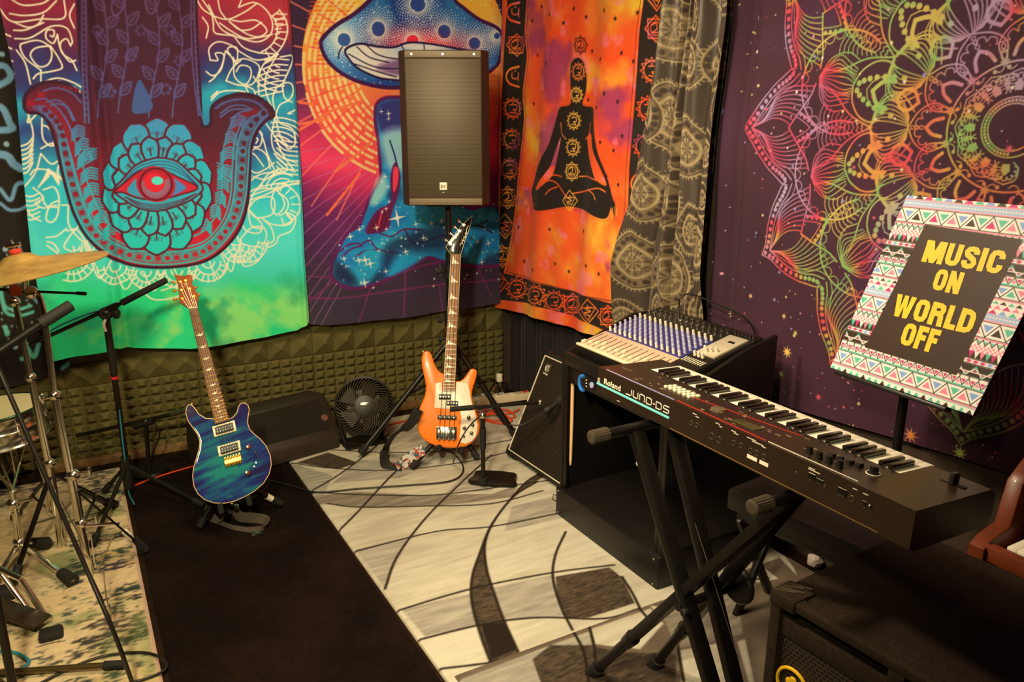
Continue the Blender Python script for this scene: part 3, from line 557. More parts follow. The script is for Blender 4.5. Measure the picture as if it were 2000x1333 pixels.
# ================================================================ dark tapestry at the left edge
dt = Print(-1.2, 0.35, .25, 2.35, .004, far_uv); dt.base((34, 28, 22))
def dl(pts, w=5, c=(120, 165, 200)): dt.line(cr(pts, 5), w*FM, c)
dl([(-20, 130), (8, 128), (20, 150), (0, 165), (-20, 170)], 9); dl([(-20, 205), (5, 212), (18, 240), (22, 252), (-20, 256)], 10); dl([(-10, 300), (15, 306), (25, 320), (40, 330)], 12); dl([(0, 370), (20, 392), (32, 362), (50, 358)], 6); dl([(0, 398), (20, 412), (45, 408), (60, 395)], 5)
for p in ((3, 105), (12, 282), (10, 488), (30, 680)): dt.dot(p, 4*FM, (150, 185, 205))
G2 = (96, 190, 170)
dl([(0, 560), (10, 600), (35, 606), (60, 600)], 5, G2); dl([(0, 575), (12, 612), (40, 618), (64, 612)], 5, G2); dl([(10, 640), (14, 655)], 7, G2); dl([(52, 680), (66, 700), (76, 675)], 7, G2); dl([(36, 480), (44, 500), (60, 520), (75, 530)], 4); dl([(30, 535), (48, 560), (72, 592)], 5); dl([(122, 722), (135, 712)], 7, G2)
dt.dot((43, 703), 4*FM, G2)
for k in range(30): dt.dot((RNG.rand()*70, 480+RNG.rand()*240), 1.6*FM, (150, 190, 170))
cloth('hanging_tapestry', dt, lambda U, V, W: far_place(U, V, W-.03), uvl([(-300, -60), (-300, 700)]), uvl([(40, -60), (60, 300), (110, 560), (140, 735)]), [(0, far_uv((-280, 770))[1]), (.7, far_uv((40, 755))[1]), (1, far_uv((140, 728))[1])], 2.4, 300, 340,
      lambda U, V, S: .01*np.sin(U*14)+.01, M_cloth, 'black tapestry with pale blue swirls at the far left', 'tapestry', 1.0, (1, .95, .8))
# ================================================================ orange tapestry on the right wall
XO = 2.25; PM = 1/430.0
ouv = right_uv(XO)
og = Print(2.6, 4.4, .35, 2.35, .003, ouv)
def tie(U, V):
    n = fbm(U, V, 3.2, 5, 200); m = fbm(U, V, 4, 4, 231); c = ramp(n, [(.25, (250, 175, 45)), (.36, (248, 120, 36)), (.48, (248, 84, 28)), (.64, (246, 74, 26)), (.78, (240, 140, 40))])
    p = np.clip((m-.57)*8, 0, 1)[..., None]*.85; c = c*(1-p)+np.array((150, 50, 88))*p
    k = np.clip((fbm(U, V, 11, 4, 260)-.62)*10, 0, 1)[..., None]*.5; return c*(1-k)+np.array((240, 120, 150))*k
og.base(tie)
def wm(p, px):     # metres for a px-wide line near p on the right wall
    return px*PM*(1.25 if p[0] < 1050 else 1.05)
def ol(pts, w, c, sm=True, cl=False): og.line(cr(pts, 5, cl) if sm else pts, wm(pts[0], w), c, close=cl)
BK = (34, 24, 18); OR = lambda U, V: tie(U, V)*1.02
inl = [(1030, -80), (1028, 0), (1024, 66), (1030, 109), (1021, 185), (1025, 231), (1014, 330), (1004, 430), (987, 534)]; inr = [(1215, 597), (1222, 480), (1229, 400), (1232, 330), (1238, 260), (1247, 153), (1253, 62), (1261, 0), (1268, -80)]
og.fill([(1000, -80), (999, 0), (992, 110), (987, 230), (984, 400), (977, 535), (975, 585), (1030, 592), (1090, 608), (1140, 625), (1180, 642), (1215, 655), (1240, 655), (1262, 396), (1283, 200), (1296, 62), (1303, 0), (1310, -80)], BK)
og.fill(inl+inr, OR); ol(inl, 2, OR); ol([(p[0]+4, p[1]) for p in inl], 1.2, BK, False); ol([(p[0]-5, p[1]) for p in inr], 1.2, BK, False); ol([(990, 530), (1060, 552), (1140, 576), (1212, 590)], 1.2, BK)
ol([(1303, 0), (1283, 200), (1262, 396)], 3, (250, 84, 34))
def glyph(x, y, r, kind, c, w=2.2, sx=1.0):
    n = 12
    if kind % 4 == 0:
        og.line(og.ell((x, y), r*.72*sx, r*.78, 24), wm((x, y), w), c)
        for k in range(n):
            a = 2*math.pi*k/n; og.line([(x+sx*r*.74*math.cos(a-.26), y+r*.8*math.sin(a-.26)), (x+sx*r*1.05*math.cos(a), y+r*1.1*math.sin(a)), (x+sx*r*.74*math.cos(a+.26), y+r*.8*math.sin(a+.26))], wm((x, y), w*.8), c)
    elif kind % 4 == 1:
        for ph in (0, math.pi/4): og.line([(x+sx*r*math.cos(ph+k*math.pi/2), y+r*1.1*math.sin(ph+k*math.pi/2)) for k in range(4)], wm((x, y), w), c, close=True)
        og.line(og.ell((x, y), r*.5*sx, r*.55, 16), wm((x, y), w*.8), c)
    elif kind % 4 == 2:
        og.line([(x, y-r*1.2), (x+sx*r, y), (x, y+r*1.2), (x-sx*r, y)], wm((x, y), w), c, close=True); og.line([(x-sx*r*.7, y-r*.35), (x+sx*r*.7, y-r*.35), (x, y+r*.9)], wm((x, y), w*.8), c, close=True)
    else:
        og.line(cr([(x+sx*r*.4, y-r), (x-sx*r*.5, y-r*.7), (x-sx*r*.85, y), (x-sx*r*.5, y+r*.7), (x+sx*r*.4, y+r)], 5), wm((x, y), w*1.8), c)
    g = (((-.3, -.35), (.35, -.35), (.35, .1), (0, .1), (.3, .45), (-.3, .4)), ((-.35, -.3), (0, -.45), (.1, 0), (-.3, .3), (.35, .3)), ((.3, -.4), (-.2, -.3), (.25, 0), (-.3, .15), (.2, .45)), ((-.3, -.4), (-.3, .1), (.1, .2), (.3, -.1), (.3, -.4), (.3, .45)))[kind % 4]
    og.line(cr([(x+sx*a*r, y+b*r) for a, b in g], 4), wm((x, y), w), c); og.dot((x, y-r*.55), wm((x, y), w*.8), c)
for i, (x, y, k) in enumerate([(1010, 25, 3), (1011, 88, 1), (1008, 150, 3), (1004, 212, 0), (1002, 272, 0), (998, 330, 0), (994, 386, 1), (990, 442, 2), (985, 500, 1), (978, 552, 2)]): glyph(x, y, 20, k, OR, sx=.72)
for x, y, k in [(1281, -8, 2), (1279, 56, 1), (1271, 138, 0), (1263, 213, 0), (1256, 286, 0), (1249, 360, 3), (1244, 430, 1), (1240, 497, 2), (1227, 560, 1)]: glyph(x, y, 24, k, OR, sx=.72)
for x, y, k in [(1010, 564, 0), (1051, 576, 0), (1085, 588, 0), (1117, 595, 1), (1154, 608, 2), (1193, 618, 1)]: glyph(x, y, 20, k, OR, 2.6)
# seated figure
fig = cr([(1116, 130), (1117, 195), (1112, 205), (1097, 209), (1092, 225), (1084, 260), (1075, 290), (1055, 325), (1045, 350), (1038, 375), (1042, 395), (1046, 410), (1068, 412), (1112, 405), (1150, 415), (1178, 428), (1192, 425), (1200, 408), (1207, 432), (1208, 400), (1202, 385), (1190, 340), (1175, 295), (1165, 250), (1162, 215), (1155, 208), (1138, 204), (1143, 180), (1145, 150), (1140, 120), (1128, 112)], 5, True)
og.fill(fig, BK); og.line(fig, wm(fig[0], 2.2), OR, close=True); og.line([(1030+(p[0]-1030)*1.03-3, 260+(p[1]-260)*1.02) for p in fig], wm(fig[0], 1), (120, 50, 20), .6, close=True)
og.fill(cr([(1098, 268), (1092, 305), (1082, 345), (1058, 370), (1052, 365), (1078, 330), (1090, 290)], 4, True), OR); og.fill(cr([(1146, 268), (1150, 300), (1162, 330), (1172, 352), (1190, 362), (1178, 325), (1162, 290), (1156, 262)], 4, True), OR)
for p in ([(1050, 368), (1075, 353), (1090, 358), (1104, 378), (1112, 388)], [(1072, 380), (1080, 370), (1092, 365)], [(1120, 378), (1150, 372), (1175, 368), (1188, 375)], [(1150, 370), (1165, 378), (1170, 390)], [(1098, 240), (1100, 262), (1108, 272)], [(1153, 240), (1150, 262), (1142, 272)], [(1072, 350), (1085, 342), (1100, 345)], [(1130, 345), (1150, 345), (1172, 352)], [(1046, 400), (1037, 395), (1036, 382)]): ol(p, 2.6, OR)
for k in range(4): ol([(1198+k*4, 405), (1199+k*4, 428-k*2)], 1.5, (240, 180, 70), False)
for x, y, r, k in ((1135, 88, 17, 1), (1131, 140, 17, 0), (1127, 185, 15, 0), (1122, 236, 17, 0), (1120, 288, 17, 0), (1118, 335, 17, 1), (1114, 392, 17, 2)): glyph(x, y, r, k, (248, 175, 66) if y > 180 else ((60, 26, 20) if y < 100 else (245, 120, 50)), 2.0, .72)
for k in range(70):
    x, y = 1022+(k*37 % 232), -70+(k*83 % 660)
    if (abs(x-1120) > 30+max(0, y-180)*.33 or y > 440 or y < 60) and x < 1262-y*.08: og.star((x-(y*.05), y), wm((x, y), 5.5), BK, 5, rot=.3, inner=.45)
ob = [(0, ouv((975, 601))[1]), (.33, ouv((1060, 625))[1]), (.75, ouv((1160, 655))[1]), (1, ouv((1222, 668))[1])]
def right_place(X): return lambda U, V, W: np.stack([X-W, U, V], -1)
cloth('hanging_tapestry', og, right_place(XO), [ouv(p) for p in [(975, -80), (988, 0), (986, 60), (984, 230), (981, 400), (977, 535), (974, 600)]], [ouv(p) for p in [(1318, -80), (1309, 0), (1294, 148), (1274, 314), (1258, 430), (1240, 560), (1222, 668)]],
      ob, 2.42, 440, 640, lambda U, V, S: .012*np.sin(U*12+1+V)+.006*np.sin(U*27+V*3)+.01, M_cloth, 'orange tie-dye tapestry with a black seated figure and symbol border', 'tapestry', 1.1, (1, .9, .62))
# plain black drape below it
bk = Print(2.9, 4.4, 0, 1.2, .03); bk.base((30, 24, 22))
cloth('black_drape', bk, right_place(2.33), [(4.12, 0), (4.12, 1.1)], [(2.95, 0), (2.95, 1.1)], [(0, .03), (1, .03)], .95, 200, 30, lambda U, V, S: .014*np.sin(U*34)+.006*np.sin(U*71+V)+.01, M_cloth, 'plain black drape under the orange tapestry', 'drape')
# ================================================================ paisley curtain
XP = 2.30; puv = right_uv(XP)
pc = Print(2.15, 3.25, 0, 2.4, .003, puv)
pc.base(lambda U, V: np.array((78, 62, 50))*(1+.12*(fbm(U, V, 8, 2, 3)-.5))[..., None])
GD = (188, 160, 112); GD2 = (150, 124, 86); DKB = (66, 50, 42)
def paisley(x, y, rx, ry, tip=0.0, flip=1):
    # x,y photo px of the centre; teardrop with a point at the top
    P = []
    for k in range(40):
        a = 2*math.pi*k/40; s = math.sin(a); c = math.cos(a); f = 1-.45*max(0, -s)**1.5
        P.append((x+flip*(rx*c*f+(tip*max(0, -s)**2)), y+ry*s*(1.12 if s < 0 else 1)))
    for k in range(40):
        a = P[k]; d = (a[0]-x, a[1]-y); pc.line([(x+d[0]*1.0, y+d[1]*1.0), (x+d[0]*1.13, y+d[1]*1.09)], wm(a, 1.6), GD)
    pc.fill(P, (128, 104, 74)); pc.line(P, wm((x, y), 2.2), GD, close=True)
    pc.line([(x+(p[0]-x)*.93, y+(p[1]-y)*.95) for p in P], wm((x, y), 1.3), DKB, close=True)
    for k in range(18):
        a = 2*math.pi*k/18; p = P[int(k*40/18)]; pc.dot((x+(p[0]-x)*.74, y+(p[1]-y)*.79), wm(p, 3.9), DKB, .9, ry=wm(p, 4.6))
    for f in (.6, .56, .3): pc.line([(x+(p[0]-x)*f, y+(p[1]-y)*f) for p in P], wm((x, y), 1.7), GD, close=True)
    for k in range(16):
        p = P[int(k*2.5)]; pc.line([(x, y), (x+(p[0]-x)*.5, y+(p[1]-y)*.5)], wm(p, 1.4), GD if k % 2 else DKB, .8)
    for k in range(12):
        a = k*.55; pc.dot((x+rx*.42*math.cos(a), y+ry*.42*math.sin(a)), wm((x, y), 1.5), DKB)
for a in ((1335, 60, 36, 62), (1322, 232, 30, 64, 0), (1293, 215, 20, 60), (1372, 118, 24, 55, 0), (1412, 130, 20, 46, 0), (1364, 290, 26, 56), (1403, 300, 20, 42), (1322, 385, 27, 60, 0), (1282, 375, 26, 56), (1362, 450, 22, 46), (1392, 480, 18, 60), (1262, 510, 28, 54), (1324, 540, 34, 58, 4), (1236, 620, 30, 34), (1300, 600, 22, 40), (1364, 610, 18, 50), (1340, 660, 30, 40), (1395, 620, 14, 44), (1430, -10, 20, 40), (1280, 690, 30, 40), (1385, 30, 10, 52), (1425, 215, 12, 40), (1400, 390, 10, 30), (1330, 760, 28, 44), (1260, 790, 28, 44), (1375, 720, 20, 40), (1350, -60, 26, 50), (1290, -60, 26, 50)): paisley(*a)
def pfold(U, V, S):
    w = .03*np.sin(S*2*math.pi*2.1+.5+.6*np.sin(V*2.2))+.012*np.sin(S*2*math.pi*5.3+V*1.7)
    for s0, d in ((.30, .045), (.56, .06), (.84, .05)): w -= d*np.exp(-((S-s0-.03*np.sin(V*2.5+s0*9))/.018)**2)
    return .012+(w+.045)*np.clip(.3+(V-.75)*2.5, .3, 1)+.045*np.exp(-(S/.14)**2)*np.clip((1.5-V)*2, 0, 1)
cloth('patterned_curtain', pc, right_place(XP), [puv(p) for p in [(1325, -80), (1316, 0), (1299, 134), (1279, 272), (1264, 396), (1247, 461), (1235, 530), (1224, 600), (1212, 800)]], [puv(p) for p in [(1450, -80), (1442, 40), (1434, 99), (1418, 223), (1412, 290), (1405, 400), (1398, 500), (1391, 656), (1385, 800)]],
      [(0, .12), (1, .12)], 2.42, 330, 700, pfold, colmat('brown_satin', .42, sheen=.1, spec=.5), 'brown satin curtain printed with tan paisley drops', 'curtain', .8, (1, .90, .74))
# ================================================================ mandala tapestry
XM = 2.34; muv = right_uv(XM)
mn = Print(.7, 2.75, .4, 2.42, .0022, muv)
mn.base(lambda U, V: ramp(fbm(U, V, 2.5, 3, 300), [(.3, (62, 32, 42)), (.6, (74, 38, 50)), (.8, (78, 44, 66))]))
def hue(U, V):
    n = fbm(U+3, V, 5.2, 2, 310); m = fbm(U+9, V, 4.6, 2, 333)
    c = ramp(n, [(.22, (200, 175, 85)), (.36, (135, 175, 90)), (.45, (215, 150, 70)), (.54, (222, 76, 76)), (.68, (210, 70, 92)), (.82, (170, 140, 165))])
    k = np.clip((m-.6)*5, 0, 1)[..., None]*.8; return c*(1-k)+np.array((176, 160, 180))*k
MCU, MCV = 1.264*XM/2.28, 1.622
SU, SV = .978*XM/2.28, .925*XM/2.28
LW = .0049
def pol(rt_, rot):      # (r, t) in a wedge frame -> cloth metres
    r, t = rt_; a = math.radians(rot); x = r*math.cos(a)-t*math.sin(a); y = r*math.sin(a)+t*math.cos(a); return (MCU+x*SU, MCV+y*SV)
def mlr(pts, rot, w=LW, sm=True, cl=False, c=hue):
    q = cr(pts, 5, cl) if sm else pts
    mn.line([pol(p, rot) for p in q], w, c, close=cl, raw=True)
def mdot(p, rot, r, c=hue): mn.dot(pol(p, rot), r, c, raw=True)
BG = (66, 34, 44)
def scal(cx, cy, R, a0, a1, n, rot, s=.018):
    for k in range(n):
        a = a0+(a1-a0)*k/n; b = a0+(a1-a0)*(k+1)/n; m = (a+b)/2
        mlr([(cx+R*math.cos(a), cy+R*math.sin(a)), (cx+(R-s)*math.cos(a*.75+b*.25), cy+(R-s)*math.sin(a*.75+b*.25)), (cx+(R-s)*math.cos(a*.25+b*.75), cy+(R-s)*math.sin(a*.25+b*.75)), (cx+R*math.cos(b), cy+R*math.sin(b))], rot, LW*.7)
for k in range(12):
    A = k*30
    if A in (120, 150, 180, 210, 240): continue       # beyond the frame
    for sg in (1, -1):
        F_ = lambda P: [(r, sg*t) for r, t in P]
        mlr(F_([(1, 0), (.965, .035), (.925, .10), (.875, .155), (.835, .185), (.80, .21), (.775, .215)]), A)
        mlr(F_([(.955, 0), (.93, .04), (.89, .095), (.84, .14), (.79, .165), (.755, .195)]), A)
        mlr(F_([(.955, 0), (.925, .033), (.88, .085), (.83, .128), (.77, .155), (.735, .19)]), A, LW*.7)
        for j in range(13):
            t = (j+.3)/13; p = cr([(.98, 0), (.945, .04), (.905, .10), (.855, .148), (.81, .175), (.775, .205)], 8); q = p[int(t*(len(p)-1))]; mdot((q[0], sg*q[1]), A, .0085)
        for j in range(9):
            f = j/8; b = (.785-.10*f, .012+.135*f)
            mlr(F_([(.955, 0), (.93-.03*f, .012+.03*f), (.87-.02*f, .035+.09*f), (.82-.04*f, .03+.12*f), b]), A, LW*.75)
        mlr(F_([(.787, 0), (.745, .055), (.70, .11), (.68, .155)]), A, LW*1.3); mlr(F_([(.74, .055), (.70, .032), (.665, 0)]), A, LW*1.2)
        mlr(F_([(.755, .04), (.715, .018), (.69, 0)]), A, LW*.8)
        for j in range(4): mdot((.735-.018*j, sg*(.048-.011*j)), A, .0075)
        mlr(F_([(.665, .15), (.60, .12), (.53, .045), (.447, 0)]), A, LW*1.1)
        for j in range(11):
            r = .645-j*.017; h_ = .075*(r-.447)/.19; mlr([(r, 0), (r+.006*1, sg*h_*.6), (r-.006, sg*h_)], A, LW*.7)
        # lotus in the middle ring
        for j in range(8):
            f = j/7; mlr(F_([(.447, 0), (.43, .02+.05*f), (.39, .02+.095*f), (.345, .012+.075*f), (.315, .004+.03*f)]), A, LW*.75)
        mlr(F_([(.447, 0), (.41, .085), (.36, .11), (.325, .085), (.30, .05)]), A, LW)
        # inner tear
        mlr(F_([(.315, 0), (.285, .05), (.24, .075), (.20, .06), (.185, .045)]), A, LW)
        scal(.225, 0, .052, 0 if sg > 0 else 0, sg*math.pi*.9, 5, A, -.014)
        mlr(F_([(.255, 0), (.235, .02), (.205, .028)]), A, LW*2.2)
    for r in (.30, .285, .27): mlr([(r+.006*math.cos(a), .006*math.sin(a)) for a in np.linspace(0, 6.28, 8)], A, LW*.6)
    mn.star(pol((.447, 0), A), .016, hue, 6, raw=True)
    # between the petals
    C = A+15
    mlr([(.585+.185*math.cos(a)*.95, .175*math.sin(a)) for a in np.linspace(-2.1, 2.1, 22)], C, LW*1.3)
    scal(.585, 0, .172, -2.0, 2.0, 16, C)
    for j in range(13):
        f = (j-6)/6; mlr([(.69, 0), (.675, .03*f), (.63, .085*f), (.58, .075*f+.01*math.sin(j)), (.545, .055*f)], C, LW*.75)
    mlr([(.69, 0), (.66, .07), (.60, .10), (.55, .085)], C, LW*.8); mlr([(.69, 0), (.66, -.07), (.60, -.10), (.55, -.085)], C, LW*.8)
    for s2 in (1, -1):
        mlr([(.545, 0), (.53, .05*s2), (.49, .09*s2), (.445, .10*s2), (.41, .085*s2)], C, LW*1.2)
        for j in range(7): mdot((.525-.013*j-.002*j*j, s2*(.012+.013*j-.0008*j*j)), C, .0095)
        mlr([(.49, 0), (.475, .03*s2), (.44, .055*s2), (.40, .06*s2)], C, LW*.8)
        mlr([(.468, 0), (.44, .035*s2), (.40, .045*s2)], C, LW*2.8)
        mlr([(.375, 0), (.355, .028*s2), (.325, .03*s2), (.30, .0)], C, LW*2.2)
    # ring motifs at the centre
    for off in (0, 15):
        D = A+off
        mlr([(.155, .0), (.15, .02), (.135, .03), (.115, .03), (.105, .02)] if off else [(.165, 0), (.15, .03), (.12, .035), (.10, .02)], D, LW*.8); mlr([(.155, .0), (.15, -.02), (.135, -.03), (.115, -.03), (.105, -.02)] if off else [(.165, 0), (.15, -.03), (.12, -.035), (.10, -.02)], D, LW*.8)
        if off:
            for j in range(5): mlr([(.15-.009*j, -.024), (.153-.009*j, 0), (.15-.009*j, .024)], D, LW*.6)
        else: mn.fill([pol(p, D) for p in ((.14, 0), (.125, .013), (.105, .01), (.105, -.01), (.125, -.013))], hue, raw=True); scal(.118, 0, .026, -1.8, 1.8, 7, D, -.009)
    for j in range(4): mdot((.077, .0), A+j*7.5, .0045)
    mdot((.175, 0), A+5, .006); mdot((.175, 0), A+18, .006)
for R_ in (.188, .086, .068): mlr([(R_*math.cos(a), R_*math.sin(a)) for a in np.linspace(0, 2*math.pi, 60)], 0, LW*(1.2 if R_ > .1 else .9), sm=False)
rs = np.random.RandomState(11)
for k in range(620):
    u, v = .7+rs.rand()*1.85, .5+rs.rand()*1.85; r = .0022+.004*rs.rand()**3; c = [(230, 150, 160), (225, 205, 130), (220, 90, 100), (235, 215, 190), (150, 140, 190)][rs.randint(5)]; mn.dot((u, v), r, c, .9, raw=True)
for x, y, r, c in ((1427, 615, 9, (240, 215, 150)), (1543, 687, 10, (245, 190, 90)), (1670, 840, 11, (245, 190, 90)), (1782, 850, 11, (220, 130, 60)), (1879, 884, 10, (190, 200, 80)), (1604, 775, 6, (220, 80, 90)), (1425, 218, 7, (120, 110, 160)), (1482, 35, 5, (230, 200, 160)), (1470, 578, 5, (230, 180, 120)), (1530, 730, 6, (150, 170, 80)), (1975, 291, 6, (220, 90, 100)), (1538, 617, 5, (230, 200, 100)), (1560, 650, 5, (230, 200, 100))):
    mn.star((x, y), r*PM*1.1, c, 8, inner=.35); mn.dot((x, y), r*.35*PM, c)
def nfold(U, V, S):
    w = .007*np.sin(U*7+V)+.004*np.sin(V*8+U*6)
    w += .03*np.exp(-((S-.015)/.02)**2)-.02*np.exp(-((S-.055)/.012)**2)+.014*np.exp(-((S-.09)/.02)**2)
    return w+.012
cloth('hanging_tapestry', mn, right_place(XM), [muv(p) for p in [(1447, -80), (1442, 0), (1434, 99), (1418, 223), (1412, 290), (1404, 400), (1397, 500), (1389, 656), (1380, 800)]], [(.75, 0), (.75, 2.4)],
      [(0, .56), (.4, .60), (1, .665)], 2.42, 760, 820, nfold, M_cloth, 'dark plum tapestry with a large rainbow-coloured mandala', 'tapestry', .95, (1, .88, .66))
# ================================================================ rugs
M_rug = colmat('woven_rug', .95, fiber=.9, fs=420, nvar=.07, nscale=(10, 70, 10), spec=.1)
def rug(name, pr, x0, x1, y0, y1, z, label, m, gain=1.0, tint=(1, .86, .6), step=.004, wav=.0, rot=0, top=None, cat='rug'):
    nu = int((x1-x0)/step)+1; nv = int((y1-y0)/step)+1
    S, T = np.meshgrid(np.linspace(0, 1, nu), np.linspace(0, 1, nv)); U = x0+(x1-x0)*S; V = y0+(y1-y0)*T
    C = pr.sample(U, V); e = np.minimum(np.minimum(S*(x1-x0), (1-S)*(x1-x0)), np.minimum(T*(y1-y0), (1-T)*(y1-y0)))
    Z = z+np.where(e > .012, .0, -.006*(1-e/.012))+wav*np.sin(U*5+V*7)
    if wav: pass
    Pz = np.stack([U, V, Z], -1)
    ez = .0165 if z > .02 else .001+z*.3; Pz[0, :, 2] = Pz[-1, :, 2] = ez; Pz[:, 0, 2] = Pz[:, -1, 2] = ez
    return grid_object(name, Pz, C, m, label, cat, gain=gain, tint=tint)
guv = lambda p: tuple(onz(p[0], p[1], .012))[:2]
wr = Print(.80, 2.35, 1.2, 4.12, .004, guv)
def cream(U, V):
    n = fbm(U, V, 3, 4, 400); m = fbm(U*1.0, V*9, 6, 4, 410); c = ramp(n*.6+m*.4, [(.3, (196, 176, 136)), (.45, (214, 194, 150)), (.6, (226, 206, 162))]); return c
wr.base(cream)
GR = lambda U, V: np.array((148, 130, 100))*(.75+.5*fbm(U*1.5, V*14, 7, 4, 420))[..., None]
LG = lambda U, V: np.array((184, 166, 132))*(.8+.35*fbm(U*1.5, V*12, 7, 4, 425))[..., None]
DG = lambda U, V: np.array((84, 66, 46))*(.35+1.3*fbm(U*3, V*30, 14, 4, 430))[..., None]
LN = (44, 32, 22)
def wf(pts, c): wr.fill(cr(pts, 5, True) if len(pts) > 12 else pts, c)
RL = .0095
def wl(pts, w=RL): wr.line(cr(pts, 6), w, LN)
# shaded cells
wf([(568, 905), (650, 930), (625, 985), (600, 970)], LG); wf([(640, 885), (700, 905), (660, 918), (580, 905)], DG)
wf([(700, 962), (860, 970), (860, 990), (720, 992), (617, 985), (610, 970)], GR); wf([(850, 968), (960, 966), (1010, 950), (1000, 972), (900, 985), (840, 990)], GR)
wf([(700, 900), (850, 905), (780, 935), (650, 945)], LG); wf([(910, 925), (1000, 925), (960, 960), (870, 965)], LG)
wf([(695, 1075), (800, 1052), (760, 1130), (752, 1152)], LG); wf([(785, 1192), (925, 1160), (935, 1222), (830, 1245)], LG)
wf([(1000, 990), (1110, 965), (1110, 1010), (985, 1040)], LG); wf([(958, 1150), (1080, 1125), (1110, 1205), (985, 1215)], LG)
band = [(1055, 925), (1025, 945), (990, 985), (958, 1030), (938, 1080), (922, 1130), (922, 1180), (938, 1240), (958, 1300), (972, 1333), (1060, 1333), (1010, 1275), (985, 1215), (965, 1160), (950, 1110), (948, 1060), (968, 1015), (1005, 970), (1050, 940), (1065, 930)]
wf(band, DG); wf([(1085, 1128), (1190, 1110), (1215, 1130), (1240, 1180), (1150, 1208), (1105, 1208), (1090, 1170)], DG); wf([(940, 1222), (985, 1218), (1010, 1270), (960, 1290)], LN)
for p in ([(640, 985), (700, 992), (830, 990), (960, 985), (1060, 960)], [(600, 962), (720, 968), (850, 968), (980, 952), (1105, 935)], [(655, 1045), (700, 1000), (760, 935), (800, 900), (860, 860)], [(752, 1152), (775, 1090), (830, 1015), (900, 945), (960, 890)],
          [(680, 1082), (850, 1040), (960, 1030), (1110, 1000)], [(762, 1199), (920, 1152), (1080, 1120), (1200, 1105)], [(800, 1256), (940, 1222), (1050, 1208), (1180, 1210), (1250, 1190)], [(845, 1310), (960, 1296), (1000, 1285)],
          [(1105, 1040), (1085, 1085), (1080, 1130), (1095, 1185), (1118, 1232)], [(1055, 925), (1025, 945), (990, 985), (958, 1030), (938, 1080), (922, 1130), (922, 1180), (938, 1240), (960, 1300)], [(1050, 942), (1005, 970), (968, 1015), (948, 1060), (950, 1110), (965, 1160), (985, 1215), (1012, 1275)],
          [(568, 905), (640, 915), (760, 920), (900, 905), (1010, 880)], [(1215, 1128), (1235, 1160), (1250, 1190)], [(650, 880), (760, 885), (880, 880), (1000, 860)], [(560, 880), (640, 845), (700, 825)], [(600, 965), (660, 930), (720, 885), (760, 850)]): wl(p)
wf([(566, 905), (568, 912), (870, 1340), (880, 1340)], (150, 120, 84))
rug('patterned_rug', wr, .822, 2.28, 1.3, 4.06, .014, 'cream rug with dark curved lines under the bass guitar', M_rug, .84)
g2 = Print(.75, 2.3, .0, 1.95, .004, lambda p: tuple(onz(p[0], p[1], .024))[:2])
g2.base(lambda U, V: np.array((120, 98, 72))*(.8+.4*fbm(U, V*3, 8, 4, 450))[..., None])
def g2f(pts, c): g2.fill(pts, c)
g2f([(890, 1333), (1075, 1262), (1150, 1235), (1165, 1290), (1120, 1345), (900, 1345)], LG); g2f([(1075, 1262), (1160, 1262), (1200, 1345), (1060, 1345), (1040, 1290)], DG)
g2f([(1190, 1345), (1160, 1265), (1210, 1275), (1320, 1280), (1320, 1345)], lambda U, V: DG(U, V)*.9); g2f([(1150, 1232), (1270, 1190), (1296, 1220), (1250, 1270), (1160, 1260)], cream); g2f([(1270, 1185), (1330, 1190), (1310, 1215), (1290, 1210)], cream)
g2f([(1328, 1272), (1420, 1255), (1450, 1345), (1330, 1345)], cream); g2f([(1460, 1130), (1485, 1105), (1520, 1132), (1480, 1140)], cream); g2f([(1440, 1255), (1455, 1250), (1475, 1345), (1465, 1345)], cream)
g2f([(1510, 1078), (1525, 1078), (1550, 1110), (1556, 1125)], cream); g2f([(1290, 1150), (1440, 1140), (1450, 1240), (1320, 1270), (1300, 1215)], GR)
for p in ([(1118, 1232), (1140, 1275), (1150, 1333)], [(1150, 1222), (1160, 1262), (1163, 1290)], [(1240, 1180), (1270, 1215)], [(1330, 1140), (1400, 1142), (1500, 1130)], [(1320, 1240), (1335, 1333)]): g2.line(cr(p, 5), RL, LN)
rug('patterned_rug', g2, .85, 2.26, .15, 1.862, .026, 'second grey patterned rug overlapping the cream one below the keyboard stand', M_rug, .8)
# distressed rug under the drums
dr = Print(-1.7, .2, .6, 4.1, .005)
def drugc(U, V):
    n = fbm(U*1.2, V*4, 4, 5, 500); m = fbm(U*3, V*8, 14, 5, 520); q = fbm(U, V, 2.2, 3, 540)
    c = ramp(q*.5+n*.5, [(.3, (206, 170, 108)), (.5, (226, 190, 132)), (.7, (196, 160, 96))]); k = np.clip((n*.5+m*.65-.60)*14, 0, 1)[..., None]*np.clip((q-.3)*4, .2, 1)[..., None]
    dkc = ramp(fbm(U, V, 3, 2, 560), [(.35, (48, 44, 40)), (.5, (44, 62, 50)), (.65, (66, 48, 58))]); g = np.clip((fbm(U, V, 5, 4, 590)-.6)*8, 0, 1)[..., None]*.5
    c = c*(1-.94*k)+dkc*.94*k; return c*(1-g)+np.array((110, 120, 60))*g
dr.base(drugc); dr.fill([(.068, 0), (.068, 5), (.1, 5), (.1, 0)], (205, 160, 120), raw=True)
rug('patterned_rug', dr, -1.6, .08, .9, 4.07, .013, 'distressed beige and navy rug under the drum hardware', colmat('drum_rug_pile', .95, fiber=.9, fs=350, nvar=.2, nscale=(20, 90, 10), spec=.1), 1.0, step=.0055, wav=.0)
